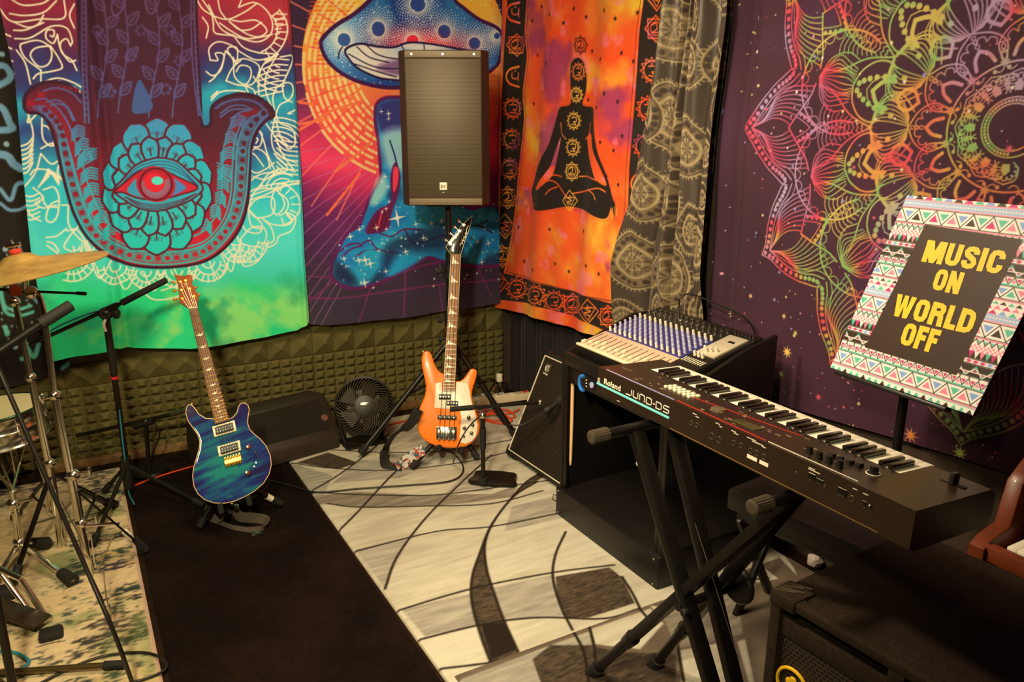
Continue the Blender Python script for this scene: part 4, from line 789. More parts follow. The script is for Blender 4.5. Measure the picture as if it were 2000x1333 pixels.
# black rug between them
k2 = Print(.05, .9, .3, 4.0, .01); k2.base(lambda U, V: np.array((26, 16, 10))*(.6+.9*fbm(U, V, 7, 5, 600))[..., None])
rug('black_rug', k2, .1, .812, .6, 3.86, .010, 'plain black shag rug between the two patterned rugs', colmat('black_pile', 1, fiber=1, fs=300, nvar=.3, nscale=(40, 40, 40), spec=.05), 1.0, step=.012)
# ================================================================ guitars
M_blk = mat('black_plastic', (26, 22, 19), .42, var=.15, scale=40, bump=.1, bscale=500)
M_blkm = mat('black_painted_metal', (22, 18, 16), .38, .2, var=.15, scale=30, spec=.5)
M_rub = mat('black_rubber', (20, 18, 17), .75, var=.2, scale=60)
M_chr = mat('chrome', (235, 228, 215), .2, 1, var=.04, scale=20)
M_sil = mat('brushed_steel', (170, 165, 155), .3, 1, var=.08, scale=60)
M_gold = mat('gold_hardware', (225, 175, 80), .25, 1, var=.1, scale=60)
M_cream = mat('cream_plastic', (240, 226, 190), .35, var=.03)
M_white = mat('white_plastic', (240, 232, 215), .35, var=.03)
M_tape = mat('white_tape', (235, 225, 205), .7, var=.08, scale=60)
M_rose = mat('rosewood', (120, 78, 44), .5, var=.3, scale=50, bump=.1)
M_pearl = mat('pearl_inlay', (240, 232, 205), .25, var=.06, scale=90)
def strings(mb, pts_a, pts_b, z0, z1, r=.0006):
    for a, b in zip(pts_a, pts_b): mb.bar((a[0], a[1], z0), (b[0], b[1], z1), r, n=5)
class Inst:      # a guitar standing between two photo points, L metres long
    def __init__(s, pb, pt, anchor, L):
        s.B = onk(pb[0], pb[1], anchor); d = ray(*pt); o = O0-s.B
        a = d.dot(d); b = 2*o.dot(d); c = o.dot(o)-L*L; disc = max(0, b*b-4*a*c); t = (-b+math.sqrt(disc))/(2*a)
        T = O0+d*t; y = (T-s.B).normalized(); z = (O0-(s.B+T)/2); z = (z-y*z.dot(y)).normalized(); x = y.cross(z)
        s.M = Matrix(((x.x, y.x, z.x, s.B.x), (x.y, y.y, z.y, s.B.y), (x.z, y.z, z.z, s.B.z), (0, 0, 0, 1))); s.z = z; s.Mi = s.M.inverted()
    def p(s, px, py, h=0.0):   # local xy of a photo point on the plane z = h
        d = ray(px, py); P = s.B+s.z*h; t = (P-O0).dot(s.z)/d.dot(s.z); q = s.Mi @ (O0+d*t); return (q.x, q.y)
    def P(s, pts, h=0.0): return [s.p(x, y, h) for x, y in pts]
    def w(s, x, y, z): return s.M @ Vector((x, y, z))
# ---------------------------------------------------------------- blue guitar
gb = Inst((458, 983), (354, 538), onz(470, 1030)*.975, .985)
BO = [(419, 819), (401, 818), (387, 809), (381, 800), (375, 792.5), (369, 790.5), (364.5, 797), (363.4, 808), (368, 823), (378, 837), (387, 850), (391, 863), (389.7, 876), (385, 893), (379, 913), (376.5, 931), (379.5, 951), (387, 965), (399.6, 976), (417.6, 982.5), (437, 983.5), (457, 979.5), (477, 971), (497, 959.5), (515, 943.6), (525.6, 925.6), (529.6, 907.6), (527.4, 889.6), (519, 871.6), (507.6, 858), (495, 848), (487, 839), (483, 827), (484, 814), (486.5, 801), (484, 792), (477, 787.5), (470, 789), (466, 796), (463, 807), (455, 816), (446.4, 820)]
root = thing('electric_guitar', 'blue flame-top electric guitar with cream pickup rings on a floor stand', 'guitar', (gb.B.x, gb.B.y, gb.B.z))
body_poly = gb.P(BO)
bp_ = body_poly
m_side = mat('blue_guitar_side', (30, 26, 110), .15, var=.2, scale=6, coat=1)
MB(gb.M).prism(bp_, -.044, -.002, .006, seg=2).build('body', m_side, root, 50)
# flame top: grid of colour
xs = [p[0] for p in bp_]; ys = [p[1] for p in bp_]
fl_ = Print(min(xs)-.01, max(xs)+.01, min(ys)-.01, max(ys)+.01, .0022)
cx_, cy_ = (min(xs)+max(xs))/2-.02, min(ys)+.15
def flame(U, V):
    r = np.hypot((U-cx_)/.17, (V-cy_)/.22); f = fbm(U*1.2+V*.2, (V-U*.16)*17, 7, 3, 700); k = fbm(U, V, 9, 3, 710)
    t = np.clip(1.15-r*.95+(f-.5)*1.5+(k-.5)*.3, 0, 1); return ramp(t, [(0, (24, 12, 84)), (.25, (16, 26, 122)), (.5, (12, 70, 140)), (.75, (10, 105, 140)), (1, (20, 146, 150))])
fl_.base(flame)
top = MB(gb.M).prism(bp_, -.003, .002, .0018, seg=2)
bmesh.ops.triangulate(top.bm, faces=[f for f in top.bm.faces if len(f.verts) > 4])
for _ in range(5):
    es = [e for e in top.bm.edges if e.calc_length() > .007]
    if not es: break
    bmesh.ops.subdivide_edges(top.bm, edges=es, cuts=1, use_grid_fill=True); bmesh.ops.triangulate(top.bm, faces=[f for f in top.bm.faces if len(f.verts) > 3])
def flame_mat():
    m = bpy.data.materials.new('blue_flame_maple'); m.use_nodes = True; nt = m.node_tree; b = nt.nodes['Principled BSDF']
    a = nt.nodes.new('ShaderNodeAttribute'); a.attribute_name = 'Col'; nt.links.new(a.outputs['Color'], b.inputs['Base Color'])
    b.inputs['Roughness'].default_value = .6; b.inputs['Specular IOR Level'].default_value = .15; b.inputs['Coat Weight'].default_value = .7; b.inputs['Coat Roughness'].default_value = .02; return m
to = top.build('flame_top', flame_mat(), root, 50)
me = to.data; co = np.empty(len(me.vertices)*3); me.vertices.foreach_get('co', co); co = co.reshape(-1, 3)+np.array(gb.B)
Mi = np.array(gb.Mi); lc = co @ Mi[:3, :3].T+Mi[:3, 3]
a = me.color_attributes.new('Col', 'FLOAT_COLOR', 'POINT'); a.data.foreach_set('color', np.hstack([lin(fl_.sample(lc[:, 0], lc[:, 1]))*.75, np.ones((len(lc), 1))]).ravel())
# binding
MB(gb.M).tube([(x, y, -.001) for x, y in bp_], .0028, 8, True).build('binding', mat('natural_binding', (236, 190, 130), .4, var=.05), root)
nk = [(368.5, 603), (386, 601), (448, 821), (420, 829)]
q = gb.P(nk, .012)
MB(gb.M).prism(q, -.012, .009, .004).build('neck', mat('mahogany', (120, 66, 36), .35, var=.2, scale=20), root)
MB(gb.M).prism(q, .009, .013, .001).build('fingerboard', M_rose, root)
fm = MB(gb.M); Lf, Rt = [Vector((*q[0], 0)), Vector((*q[3], 0))], [Vector((*q[1], 0)), Vector((*q[2], 0))]
sl = 1/.72
for k in range(1, 25):
    f = (1-2**(-k/12))*sl*.985
    if f > 1: break
    a = Lf[0].lerp(Lf[1], f); b = Rt[0].lerp(Rt[1], f); MB(gb.M).bar((a.x, a.y, .0135), (b.x, b.y, .0135), .0011, n=6).build('fret', M_gold, root)
def birds(mb, f, s):
    a = Lf[0].lerp(Lf[1], f); b = Rt[0].lerp(Rt[1], f); c = (a+b)/2; z = .0138
    P_ = [(-1, .1), (-.4, .15), (-.1, .6), (.1, .15), (.7, .5), (1, 1.1), (.6, -.1), (.1, -.45), (-.4, -.3)]
    vs = [mb.bm.verts.new((c.x+x*s, c.y+y*s*.8, z)) for x, y in P_]; mb.bm.faces.new(vs); mb._fin(vs)
for f, s in ((.24, .017), (.345, .016), (.45, .015), (.545, .014), (.68, .013), (.75, .012), (.81, .01), (.865, .010), (.91, .009), (.96, .008)): im = MB(gb.M); birds(im, f, s); im.build('bird_inlay', M_pearl, root, 0)
HD = [(340, 535.5), (348, 538), (354, 539), (361, 539), (369, 536), (375, 542), (376.6, 547), (374.5, 552), (377, 558), (381, 564.5), (386, 574), (389.4, 578), (386, 590), (386, 601), (368.5, 603), (359.7, 597), (350, 590), (350, 577), (348.5, 560.5), (346, 551)]
hp = gb.P(HD, .004)
hd = MB(gb.M).prism(hp, -.008, .006, .0015).build('headstock', mat('headstock_veneer', (150, 76, 34), .55, var=.15, scale=25, spec=.2), root)
lg = gb.P([(356, 556), (361, 556), (362, 561), (358, 563), (363, 568), (360, 572), (364, 577), (360, 580)], .0)
MB(gb.M).tube([(x, y, .0068) for x, y in cr(lg, 4)], .0012, 5).build('signature_logo', M_gold, hd)
for px in ((352.3, 551), (362.4, 549), (354.3, 567.3), (370.5, 564.6), (356, 584), (378.6, 579.4)):
    x, y = gb.p(*px, .006); t = MB(gb.M); t.disc((x, y, .006), (0, 0, 1), .0055, .004); t.disc((x, y, .01), (0, 0, 1), .003, .006); t.build('tuning_post', M_gold, root)
for px, q2 in (((338, 552), (350, 553)), ((340, 568.5), (350, 568)), ((342, 585), (350, 584)), ((382, 562), (373, 563)), ((372, 541), (362, 549)), ((388, 576), (380, 579))):
    x, y = gb.p(*px, -.004); x2, y2 = gb.p(*q2, -.004); t = MB(gb.M); t.ball((x, y, -.004), .0085, sc=(1, .75, .6)); t.bar((x, y, -.004), (x2, y2, -.004), .0022); t.build('tuning_button', mat('amber_button', (190, 120, 40), .3, .3, var=.2, scale=60), root)
nt_ = gb.P([(368.3, 602.5), (386, 600.8)], .014); MB(gb.M).bar((*nt_[0], .014), (*nt_[1], .014), .0028, n=6).build('nut', M_cream, root)
def pickup(I, quad, z, name='pickup'):
    q = I.P(quad, z); r = MB(I.M).prism(q, z-.006, z, .0015).build(name, M_cream, root)
    c = (sum(p[0] for p in q)/4, sum(p[1] for p in q)/4); ins = [(c[0]+(p[0]-c[0])*.80, c[1]+(p[1]-c[1])*.70) for p in q]
    MB(I.M).prism(ins, z-.002, z+.004, .001).build('coil_cover', M_blk, r)
    sc = MB(I.M)
    for i in range(6):
        for v in (.3, .7):
            u = .12+i*.152; a = Vector(ins[3]).lerp(Vector(ins[2]), u); b = Vector(ins[0]).lerp(Vector(ins[1]), u); p = a.lerp(b, v); sc.disc((p.x, p.y, z+.0035), (0, 0, 1), .0014, .0008, 8)
    sc.build('pole_pieces', M_sil, r)
pickup(gb, [(414, 834), (458, 821), (462, 842), (418.5, 854.5)], .008); pickup(gb, [(424, 873), (468, 860), (471, 880), (428, 893)], .008)
bq = gb.P([(437, 897), (470, 887), (472.5, 904), (440, 913)], .01); br = MB(gb.M).prism(bq, .002, .010, .002).build('bridge', M_gold, root)
sd = MB(gb.M)
for i in range(6): u = .08+i*.168; p = Vector(bq[0]).lerp(Vector(bq[1]), u); sd.box((p.x, p.y, .012), (.0075, .012, .006), .001); p = Vector(bq[3]).lerp(Vector(bq[2]), u); sd.ball((p.x, p.y, .009), .0032)
sd.build('saddles', M_gold, br)
for px in ((486, 873), (484, 924)):
    x, y = gb.p(*px, .01); t = MB(gb.M); t.lathe([(.0115, .002), (.011, .011), (.009, .014), (.004, .0145)], 20, Matrix.Translation((x, y, 0))); t.build('control_knob', mat('amber_knob', (110, 52, 20), .15, var=.2, scale=40, coat=1), root)
for px in ((500, 904.5), (496.5, 912)):
    x, y = gb.p(*px, .004); MB(gb.M).disc((x, y, .002), (0, 0, 1), .0045, .008, 12, .001).build('mini_switch', M_sil, root)
a_, b_ = gb.p(498.6, 884, .01), gb.p(508.5, 899, .004); MB(gb.M).bar((*a_, .012), (*b_, .004), .0016).ball((*a_, .012), .0042).build('selector_switch', M_sil, root)
st = MB(gb.M); ta = gb.P([(369+i*3.2, 602.6-i*.35) for i in range(6)], .016); tb = gb.P([(439.5+i*5.4, 898-i*1.7) for i in range(6)], .016)
for i, hpst in enumerate(((356, 584), (354.3, 567.3), (352.3, 551), (362.4, 549), (370.5, 564.6), (378.6, 579.4))):
    m = MB(gb.M); strings(m, [ta[i]], [tb[i]], .0155, .0145); strings(m, [ta[i]], gb.P([hpst], .012), .0155, .012); m.build('string', M_sil, root)
for px in ((374, 788.5), (453, 984)):
    x, y = gb.p(*px); MB(gb.M).ball((x, y, -.02), .008).build('strap_button', M_gold, root)
# ---------------------------------------------------------------- bass
ba = Inst((880, 876), (923, 422), onz(880, 905)*.985, 1.17)
root = thing('bass_guitar', 'orange bass guitar with white pickguard and pointed black headstock', 'bass guitar', (ba.B.x, ba.B.y, ba.B.z))
SO = [(868, 731), (858, 726), (851, 716), (846.7, 704.6), (842, 691), (835.8, 686), (828, 687.5), (823.6, 697), (823.6, 712), (827, 731), (831.5, 752.5), (829.5, 773), (819.5, 797), (814.4, 822), (818.4, 847), (831.5, 862.5), (853, 872), (879, 875.6), (904, 874.5), (922, 865.6), (934.5, 848), (936.8, 826.5), (930, 804.7), (923, 784), (922.4, 764), (928.4, 745), (932, 728), (927.5, 721), (919, 721.5), (912, 731), (904, 741), (892, 745)]
sp = ba.P(cr(SO, 2, True)); m_or = mat('orange_lacquer', (255, 130, 26), .3, var=.03, coat=.9)
MB(ba.M).prism(sp, -.042, 0, .009, seg=3).build('body', m_or, root, 50)
nk = [(880.6, 496.6), (900, 496.6), (888, 763), (865.4, 763)]; q = ba.P(nk, .014)
MB(ba.M).prism(q, -.012, .010, .003).build('neck', mat('maple_neck', (225, 180, 120), .35, var=.1, scale=20), root)
qi = [(q[0][0]+.002, q[0][1]), (q[1][0]-.002, q[1][1]), (q[2][0]-.002, q[2][1]), (q[3][0]+.002, q[3][1])]
MB(ba.M).prism(q, .010, .0135, .0005).build('neck_binding', M_cream, root)
MB(ba.M).prism(qi, .0125, .0142, .0003).build('fingerboard', mat('laurel_board', (150, 104, 66), .5, var=.25, scale=60), root)
Lf, Rt = [Vector((*qi[0], 0)), Vector((*qi[3], 0))], [Vector((*qi[1], 0)), Vector((*qi[2], 0))]
fm = MB(ba.M); pos = []
for k in range(0, 25):
    f = (1-2**(-k/12))/.75
    if f > 1: break
    pos.append(f)
    if k: a = Lf[0].lerp(Lf[1], f); b = Rt[0].lerp(Rt[1], f); MB(ba.M).bar((a.x, a.y, .0145), (b.x, b.y, .0145), .001, n=6).build('fret', M_sil, root)
for k in (1, 3, 5, 7, 9, 12, 15, 17, 19, 21):
    if k+1 >= len(pos): break
    f0, f1 = pos[k-1]*.85+pos[k]*.15 if k > 1 else pos[0]+.01, pos[k]*.96+pos[k-1]*.04
    a, b = Lf[0].lerp(Lf[1], f1), Rt[0].lerp(Rt[1], f1); c = Lf[0].lerp(Lf[1], f0)
    pts = [a.lerp(b, .12), a.lerp(b, .92), a.lerp(b, .5).lerp(c.lerp(Rt[0].lerp(Rt[1], f0), .3), .5), c.lerp(Rt[0].lerp(Rt[1], f0), .22)]
    im = MB(ba.M); vs = [im.bm.verts.new((p.x, p.y, .0147)) for p in pts]; im.bm.faces.new(vs); im._fin(vs); im.build('sharkfin_inlay', M_pearl, root, 0)
hp = ba.P([(880.6, 497), (874, 488), (870.6, 482.7), (877, 472), (901, 441), (922.8, 421.8), (917, 446), (911, 462), (904, 484), (900, 497)], .006)
hd = MB(ba.M).prism(hp, -.008, .006, .0012).build('headstock', mat('gloss_black', (26, 22, 20), .15, var=.1, coat=1), root)
MB(ba.M).tube([(x, y, .0062) for x, y in hp], .0012, 6, True).build('headstock_binding', M_cream, hd)
lj = ba.P([(898, 480), (901, 474), (903, 478), (903, 468), (906, 472), (906, 462), (909, 466), (909, 455), (912, 458), (911, 449), (915, 441)], .006)
MB(ba.M).tube([(x, y, .0066) for x, y in cr(lj, 3)], .0018, 5).build('script_logo', M_pearl, hd)
for px in ((880, 477), (888.6, 464), (897.5, 452), (906, 440)):
    x, y = ba.p(*px, .006); t = MB(ba.M); t.disc((x, y, .006), (0, 0, 1), .0085, .003, 16, .001); t.disc((x, y, .009), (0, 0, 1), .0045, .009, 12, .001)
    x2, y2 = ba.p(px[0]-9, px[1]-9, -.006); t.bar((x, y, -.004), (x2, y2, -.006), .003); t.disc((x2-.004, y2-.003, -.007), (.7, .3, .6), .012, .004, 12, .001)
    t.build('tuning_machine', M_chr, root)
pg = ba.P([(851, 749), (862, 747.5), (864, 764), (890, 764), (891.5, 747), (914, 749), (918, 770), (921, 786), (928, 808), (932.5, 830), (930, 852), (922, 862), (909, 867.5), (900, 865), (897.5, 855), (900, 832), (901, 815), (898, 804), (884, 800), (848.5, 797), (850, 772)], 0)
MB(ba.M).prism(pg, .0002, .003, .0008).build('pickguard', M_white, root, 30)
def bpick(pp, z=.008):
    q = ba.P(pp, z); r = MB(ba.M).prism(q, .001, z, .0015).build('pickup', M_blk, root); m = MB(ba.M)
    for i in range(len(pp) and 4): a = Vector(q[0]).lerp(Vector(q[1]), .14+i*.24); b = Vector(q[3]).lerp(Vector(q[2]), .14+i*.24); p = a.lerp(b, .5); m.disc((p.x, p.y, z-.0005), (0, 0, 1), .004, .0012, 10)
    m.build('pole_pieces', M_sil, r)
bpick([(857.5, 770), (880, 770.5), (879.5, 781), (857, 780.5)]); bpick([(872.5, 783), (895, 784), (894.5, 793), (872, 792)]); bpick([(855, 811), (892, 812.5), (891.5, 820.5), (854.5, 819)])
bq = ba.P([(852.5, 834), (892, 834), (891.5, 860), (852, 858)], .01); br = MB(ba.M).prism(bq, .001, .009, .0015).build('bridge', M_chr, root)
sd = MB(ba.M)
for i in range(4):
    u = .13+i*.245; p = Vector(bq[0]).lerp(Vector(bq[1]), u); e = Vector(bq[3]).lerp(Vector(bq[2]), u); c = p.lerp(e, .45); sd.box((c.x, c.y, .013), (.015, .024, .008), .0015); sd.bar((p.x, p.y, .012), (e.x, e.y, .012), .0014); sd.ball((e.x, e.y, .012), .005)
sd.build('saddles', M_sil, br)
for px, r_ in (((915, 815.5), .0095), ((922.8, 830), .009), ((906.7, 836.5), .009), ((920.6, 846), .0085), ((906, 852.5), .0055)):
    x, y = ba.p(*px, .006); MB(ba.M).lathe([(r_, .003), (r_*.95, .014), (r_*.6, .016)], 18, Matrix.Translation((x, y, 0))).build('control_knob', mat('smoked_chrome', (120, 110, 95), .2, .9, var=.1), root)
st = MB(ba.M); ta = ba.P([(883+i*4.7, 496.6) for i in range(4)], .018); tb = ba.P([(858+i*9.6, 842) for i in range(4)], .016)
for i, c in enumerate(((880, 477), (888.6, 464), (897.5, 452), (906, 440))):
    m = MB(ba.M); strings(m, [ta[i]], [tb[i]], .018, .016, .0011); strings(m, [ta[i]], ba.P([c], .014), .018, .012, .0011); m.build('string', M_sil, root)
x, y = ba.p(826, 686.5); MB(ba.M).ball((x, y, -.02), .008).build('strap_button', M_chr, root)
# ---------------------------------------------------------------- guitar stands
def gstand(I, feet, label, tape=None, cradle=(-.055, .055), hub_h=.30):
    r = thing('guitar_stand', label, 'stand', (I.B.x, I.B.y, 0)); back = -I.z; back.z = 0; back.normalize()
    hub = I.w(0, .12, -.085); hub.z = max(hub.z, .2)
    MB().ball(hub, .022, sc=(1, 1, 1.3)).build('hub', M_blk, r)
    for f in feet:
        f = Vector((f[0], f[1], .030)); leg = MB().bar(hub, f, .012, n=12).build('leg', M_blkm, r)
        d = (f-hub).normalized(); MB().bar(f-d*.035, f+d*.004, .0165, n=12).build('rubber_foot', M_rub, leg)
        if tape and (f-Vector((tape[0], tape[1], .030))).length < .02: MB().bar(f-d*.075, f-d*.045, .0135, n=14).build('white_tape_band', M_tape, leg, label='white tape band')
    for c in cradle:
        a = I.w(c, .004, -.06); b = I.w(c, -.020, -.04); t = I.w(c, -.018, .022); u = I.w(c, .012, .026)
        MB().tube([hub, I.w(c*.6, .05, -.075), a, b, t, u], [.009, .009, .010, .012, .012, .011], 10).build('cradle_arm', M_rub, r)
    return r
f1 = onz(392, 1040); f2 = onz(548, 992, .01); gstand(gb, [f1[:2], f2[:2], (gb.B.x+.12, gb.B.y+.36)], 'black floor stand with a white tape band holding the blue guitar', f2[:2])
f3 = onz(805, 924); f4 = onz(932, 905); gstand(ba, [f3[:2], f4[:2], (ba.B.x+.10, ba.B.y+.30)], 'black floor stand under the orange bass guitar')
# ---------------------------------------------------------------- straps
def ribbon(name, pts, wv, width, th, m, label=None, cat=None, parent=None, grp=None):
    pts = [Vector(p) for p in cr(pts, 6)]; rings = []; n = len(pts)
    for i, p in enumerate(pts):
        t = (pts[min(i+1, n-1)]-pts[max(i-1, 0)]).normalized(); w0 = Vector(wv[0]).lerp(Vector(wv[1]), i/(n-1)); w0 = (w0-t*w0.dot(t)).normalized(); nn = t.cross(w0)
        rings.append([p+w0*width/2+nn*th/2, p-w0*width/2+nn*th/2, p-w0*width/2-nn*th/2, p+w0*width/2-nn*th/2])
    return MB().rings(rings).build(name, m, parent, 60, label, cat, grp)
def PX(px, py, z): return onz(px, py, z)
M_strap = mat('grey_webbing', (78, 68, 58), .8, var=.2, scale=90, bump=.4, bscale=900)
rt_s = thing('guitar_strap', 'grey webbing strap looped on the black rug below the blue guitar', 'strap', tuple(PX(450, 1030, 0)))
ribbon('webbing', [PX(412, 985, .07), PX(410, 1005, .03), PX(425, 1025, .008), PX(455, 1036, .008), PX(490, 1040, .010), PX(515, 1035, .014), PX(520, 1018, .024), PX(495, 1012, .028), PX(470, 1010, .03), PX(458, 995, .05), PX(462, 985, .075)], [(.9, .2, .6), (.3, .2, 1)], .042, .003, M_strap, parent=rt_s)
ribbon('loose_end', [PX(455, 990, .07), PX(440, 1010, .035), PX(425, 1022, .012)], [(.8, .3, .4), (.7, .5, .2)], .042, .003, M_strap, parent=rt_s)
bk_ = PX(500, 1045, .012); MB().box(bk_, (.05, .035, .012), .002).build('buckle', mat('buckle_black', (40, 36, 32), .25, .4), rt_s)
MB().box(bk_+Vector((0, 0, .008)), (.034, .02, .006), .001).build('buckle_bar', M_sil, rt_s)
pp = PX(462, 992, .07); MB().box(pp, (.018, .02, .03), .003).build('swivel_clip', M_chr, rt_s)
rb = thing('guitar_strap', 'black bass strap with a patterned red and white section hanging by the bass', 'strap', tuple(PX(780, 905, 0)))
ribbon('black_webbing', [onk(818, 800, ba.B), onk(800, 830, ba.B), onk(770, 850, ba.B), PX(752, 880, .05), PX(752, 905, .03), PX(768, 915, .02), PX(785, 912, .03)], [(.8, -.4, .2), (.5, .5, .5)], .05, .003, mat('strap_black', (30, 25, 22), .7, var=.2, scale=80), parent=rb)
def ptm():
    m = mat('patterned_strap', (150, 120, 100), .7); nt = m.node_tree; v = nt.nodes.new('ShaderNodeTexVoronoi'); v.inputs['Scale'].default_value = 90; tc = nt.nodes.new('ShaderNodeTexCoord'); nt.links.new(tc.outputs['Object'], v.inputs['Vector'])
    r = nt.nodes.new('ShaderNodeValToRGB'); r.color_ramp.interpolation = 'CONSTANT'; e = r.color_ramp.elements; e[0].color = (*lin((190, 190, 185)), 1); e[1].position = .35; e[1].color = (*lin((70, 90, 110)), 1)
    for p, c in ((.55, (200, 60, 40)), (.72, (215, 205, 190)), (.86, (90, 60, 60))): x = e.new(p); x.color = (*lin(c), 1)
    s = nt.nodes.new('ShaderNodeSeparateColor'); nt.links.new(v.outputs['Color'], s.inputs[0]); nt.links.new(s.outputs[0], r.inputs['Fac']); nt.links.new(r.outputs['Color'], nt.nodes['Principled BSDF'].inputs['Base Color']); return m
ribbon('patterned_section', [PX(775, 914, .03), PX(795, 900, .05), PX(815, 885, .09), PX(828, 878, .11)], [(.3, .4, .9), (.3, .3, .9)], .055, .003, ptm(), parent=rb)
# ================================================================ helpers on tilted frames
def PL(M, px, py, axis=2, val=0.0):          # local point of frame M seen at a photo pixel on the plane axis = val
    Mi = M.inverted(); o = Mi @ O0; d = (Mi.to_3x3() @ ray(px, py)); t = (val-o[axis])/d[axis]; return o+d*t
def axes(o, x, y, z):
    return Matrix(((x[0], y[0], z[0], o[0]), (x[1], y[1], z[1], o[1]), (x[2], y[2], z[2], o[2]), (0, 0, 0, 1)))
def fit_text(txt, M, x0, x1, y0, y1, name, m, parent, bold=.02, depth=.0006, z=0.0, mirror=False):
    """text squeezed into a box of the frame's xy plane"""
    c = bpy.data.curves.new(name, 'FONT'); c.body = txt; c.size = 1; c.offset = bold; c.extrude = .001; c.resolution_u = 3; c.space_character = 1.0+bold*2
    t = bpy.data.objects.new('tmp', c); COL.objects.link(t); dg = bpy.context.evaluated_depsgraph_get()
    me = bpy.data.meshes.new_from_object(t.evaluated_get(dg)); bpy.data.objects.remove(t)
    n = len(me.vertices); co = np.empty(n*3); me.vertices.foreach_get('co', co); co = co.reshape(-1, 3); a, b = co.min(0), co.max(0)
    co[:, 0] = x0+(co[:, 0]-a[0])/(b[0]-a[0])*(x1-x0); co[:, 1] = y0+(co[:, 1]-a[1])/(b[1]-a[1])*(y1-y0); co[:, 2] = z+(co[:, 2]-a[2])/(b[2]-a[2])*depth
    me.vertices.foreach_set('co', co.ravel()); me.transform(M); me.transform(root_inv(parent)); me.update(); me.name = name
    me.materials.clear(); me.materials.append(m); o = bpy.data.objects.new(name, me); COL.objects.link(o); o.parent = parent; return o
M_carp = mat('cabinet_carpet', (44, 34, 27), .95, var=.3, scale=120, bump=.7, bscale=700, spec=.15)
M_grl = mat('black_grille_cloth', (34, 28, 23), .8, var=.25, scale=160, bump=.5, bscale=900, spec=.2)
def gmat(name, c1, c2, sx, sz, msize=.28):       # perforated metal: offset slots
    m = bpy.data.materials.new(name); m.use_nodes = True; nt = m.node_tree; b = nt.nodes['Principled BSDF']; b.inputs['Roughness'].default_value = .5; b.inputs['Metallic'].default_value = .2
    a = nt.nodes.new('ShaderNodeAttribute'); a.attribute_name = 'flat_uv'
    br = nt.nodes.new('ShaderNodeTexBrick'); nt.links.new(a.outputs['Vector'], br.inputs['Vector']); br.inputs['Scale'].default_value = 1
    br.inputs['Color1'].default_value = br.inputs['Color2'].default_value = (*lin(c2), 1); br.inputs['Mortar'].default_value = (*lin(c1), 1)
    br.inputs['Brick Width'].default_value = sx; br.inputs['Row Height'].default_value = sz; br.inputs['Mortar Size'].default_value = min(sx, sz)*msize; br.inputs['Mortar Smooth'].default_value = .3
    nt.links.new(br.outputs['Color'], b.inputs['Base Color']); return m
def flat_uv(o, M):     # stores face-plane coordinates (metres) for patterned materials
    me = o.data; n = len(me.vertices); co = np.empty(n*3); me.vertices.foreach_get('co', co); co = co.reshape(-1, 3)
    r = root_inv(o).inverted(); A = np.array(M.inverted() @ r); l = co @ A[:3, :3].T+A[:3, 3]
    a = me.attributes.new('flat_uv', 'FLOAT_VECTOR', 'POINT'); a.data.foreach_set('vector', l.astype(np.float32).ravel()); return o
# ================================================================ loudspeaker on tripod
sc_ = onz(873, 852); tw = (O0-sc_); tw.z = 0; tw.normalize(); a_ = math.radians(-4)
yb = Vector((-tw.x*math.cos(a_)+tw.y*math.sin(a_), -tw.x*math.sin(a_)-tw.y*math.cos(a_), 0)).normalized()   # into the cabinet
xb = yb.cross(Vector((0, 0, 1))).normalized()
fc = sc_-yb*.17
zt = onk(866, 97, fc).z; zb = onk(866, 402, fc).z; ctr = onk(868, 250, fc)
kx = (onk(955, 250, fc)-onk(780, 250, fc)).length
SM = axes((ctr.x, ctr.y, zb), xb, yb, (0, 0, 1)); H = zt-zb; W = kx/2
root = thing('pa_speaker', 'black loudspeaker with square white badge on tripod stand before the mushroom tapestry', 'loudspeaker', (ctr.x, ctr.y, zb))
cs = [(-W*.84, 0), (W*.84, 0), (W, .055), (W*.98, .16), (W*.62, .33), (-W*.62, .33), (-W*.98, .16), (-W, .055)]
MB(SM).prism(cs, 0, H, .008).build('cabinet', mat('speaker_poly', (52, 36, 26), .6, var=.1, scale=120, bump=.3, bscale=800), root, 30)
ft = H*.045
g = MB(SM); g.box((0, -.004, H/2), (W*1.66, .012, H-2*ft-.012), .003); g = g.build('grille', gmat('speaker_grille', (96, 82, 62), (30, 24, 19), .0085, .0058, .30), root)
flat_uv(g, SM @ Matrix(((1, 0, 0, 0), (0, 0, -1, 0), (0, 1, 0, 0), (0, 0, 0, 1))))
for z in (ft/2+.004, H-ft/2-.004):
    t = MB(SM).box((0, -.005, z), (W*1.66, .014, ft), .003).build('trim_bar', mat('grey_trim', (120, 104, 84), .5, var=.05), root)
    for x in (-W*.68, 0, W*.68): MB(SM).disc((x, -.012, z), (0, -1, 0), .006, .003, 12, .001).build('screw', M_sil, t)
bx = PL(SM, 866, 364, 1, -.012)
bd = MB(SM).box((bx.x, -.012, bx.z), (.036, .006, .036), .002).build('badge', M_white, root, label='white square badge')
TM = SM @ Matrix(((1, 0, 0, 0), (0, 0, -1, -.0152), (0, 1, 0, 0), (0, 0, 0, 1)))
fit_text('EV', TM, bx.x-.012, bx.x+.012, bx.z-.007, bx.z+.008, 'badge_letters', M_blk, bd, .01)
MB(SM).box((bx.x, -.0115, bx.z-.029), (.012, .004, .004), .001).build('status_light', M_sil, root)
tp = MB(SM); tp.box((0, .13, -.004), (.2, .2, .008), .003); tp.build('pole_socket', M_blk, root)
hx, hy = (SM @ Vector((0, .15, 0))).xy
root = thing('tripod_stand', 'black tripod stand carrying the loudspeaker behind the bass guitar', 'speaker stand', (hx, hy, 0))
hub = Vector((hx, hy, onk(870, 662, Vector((hx, hy, 0))).z))
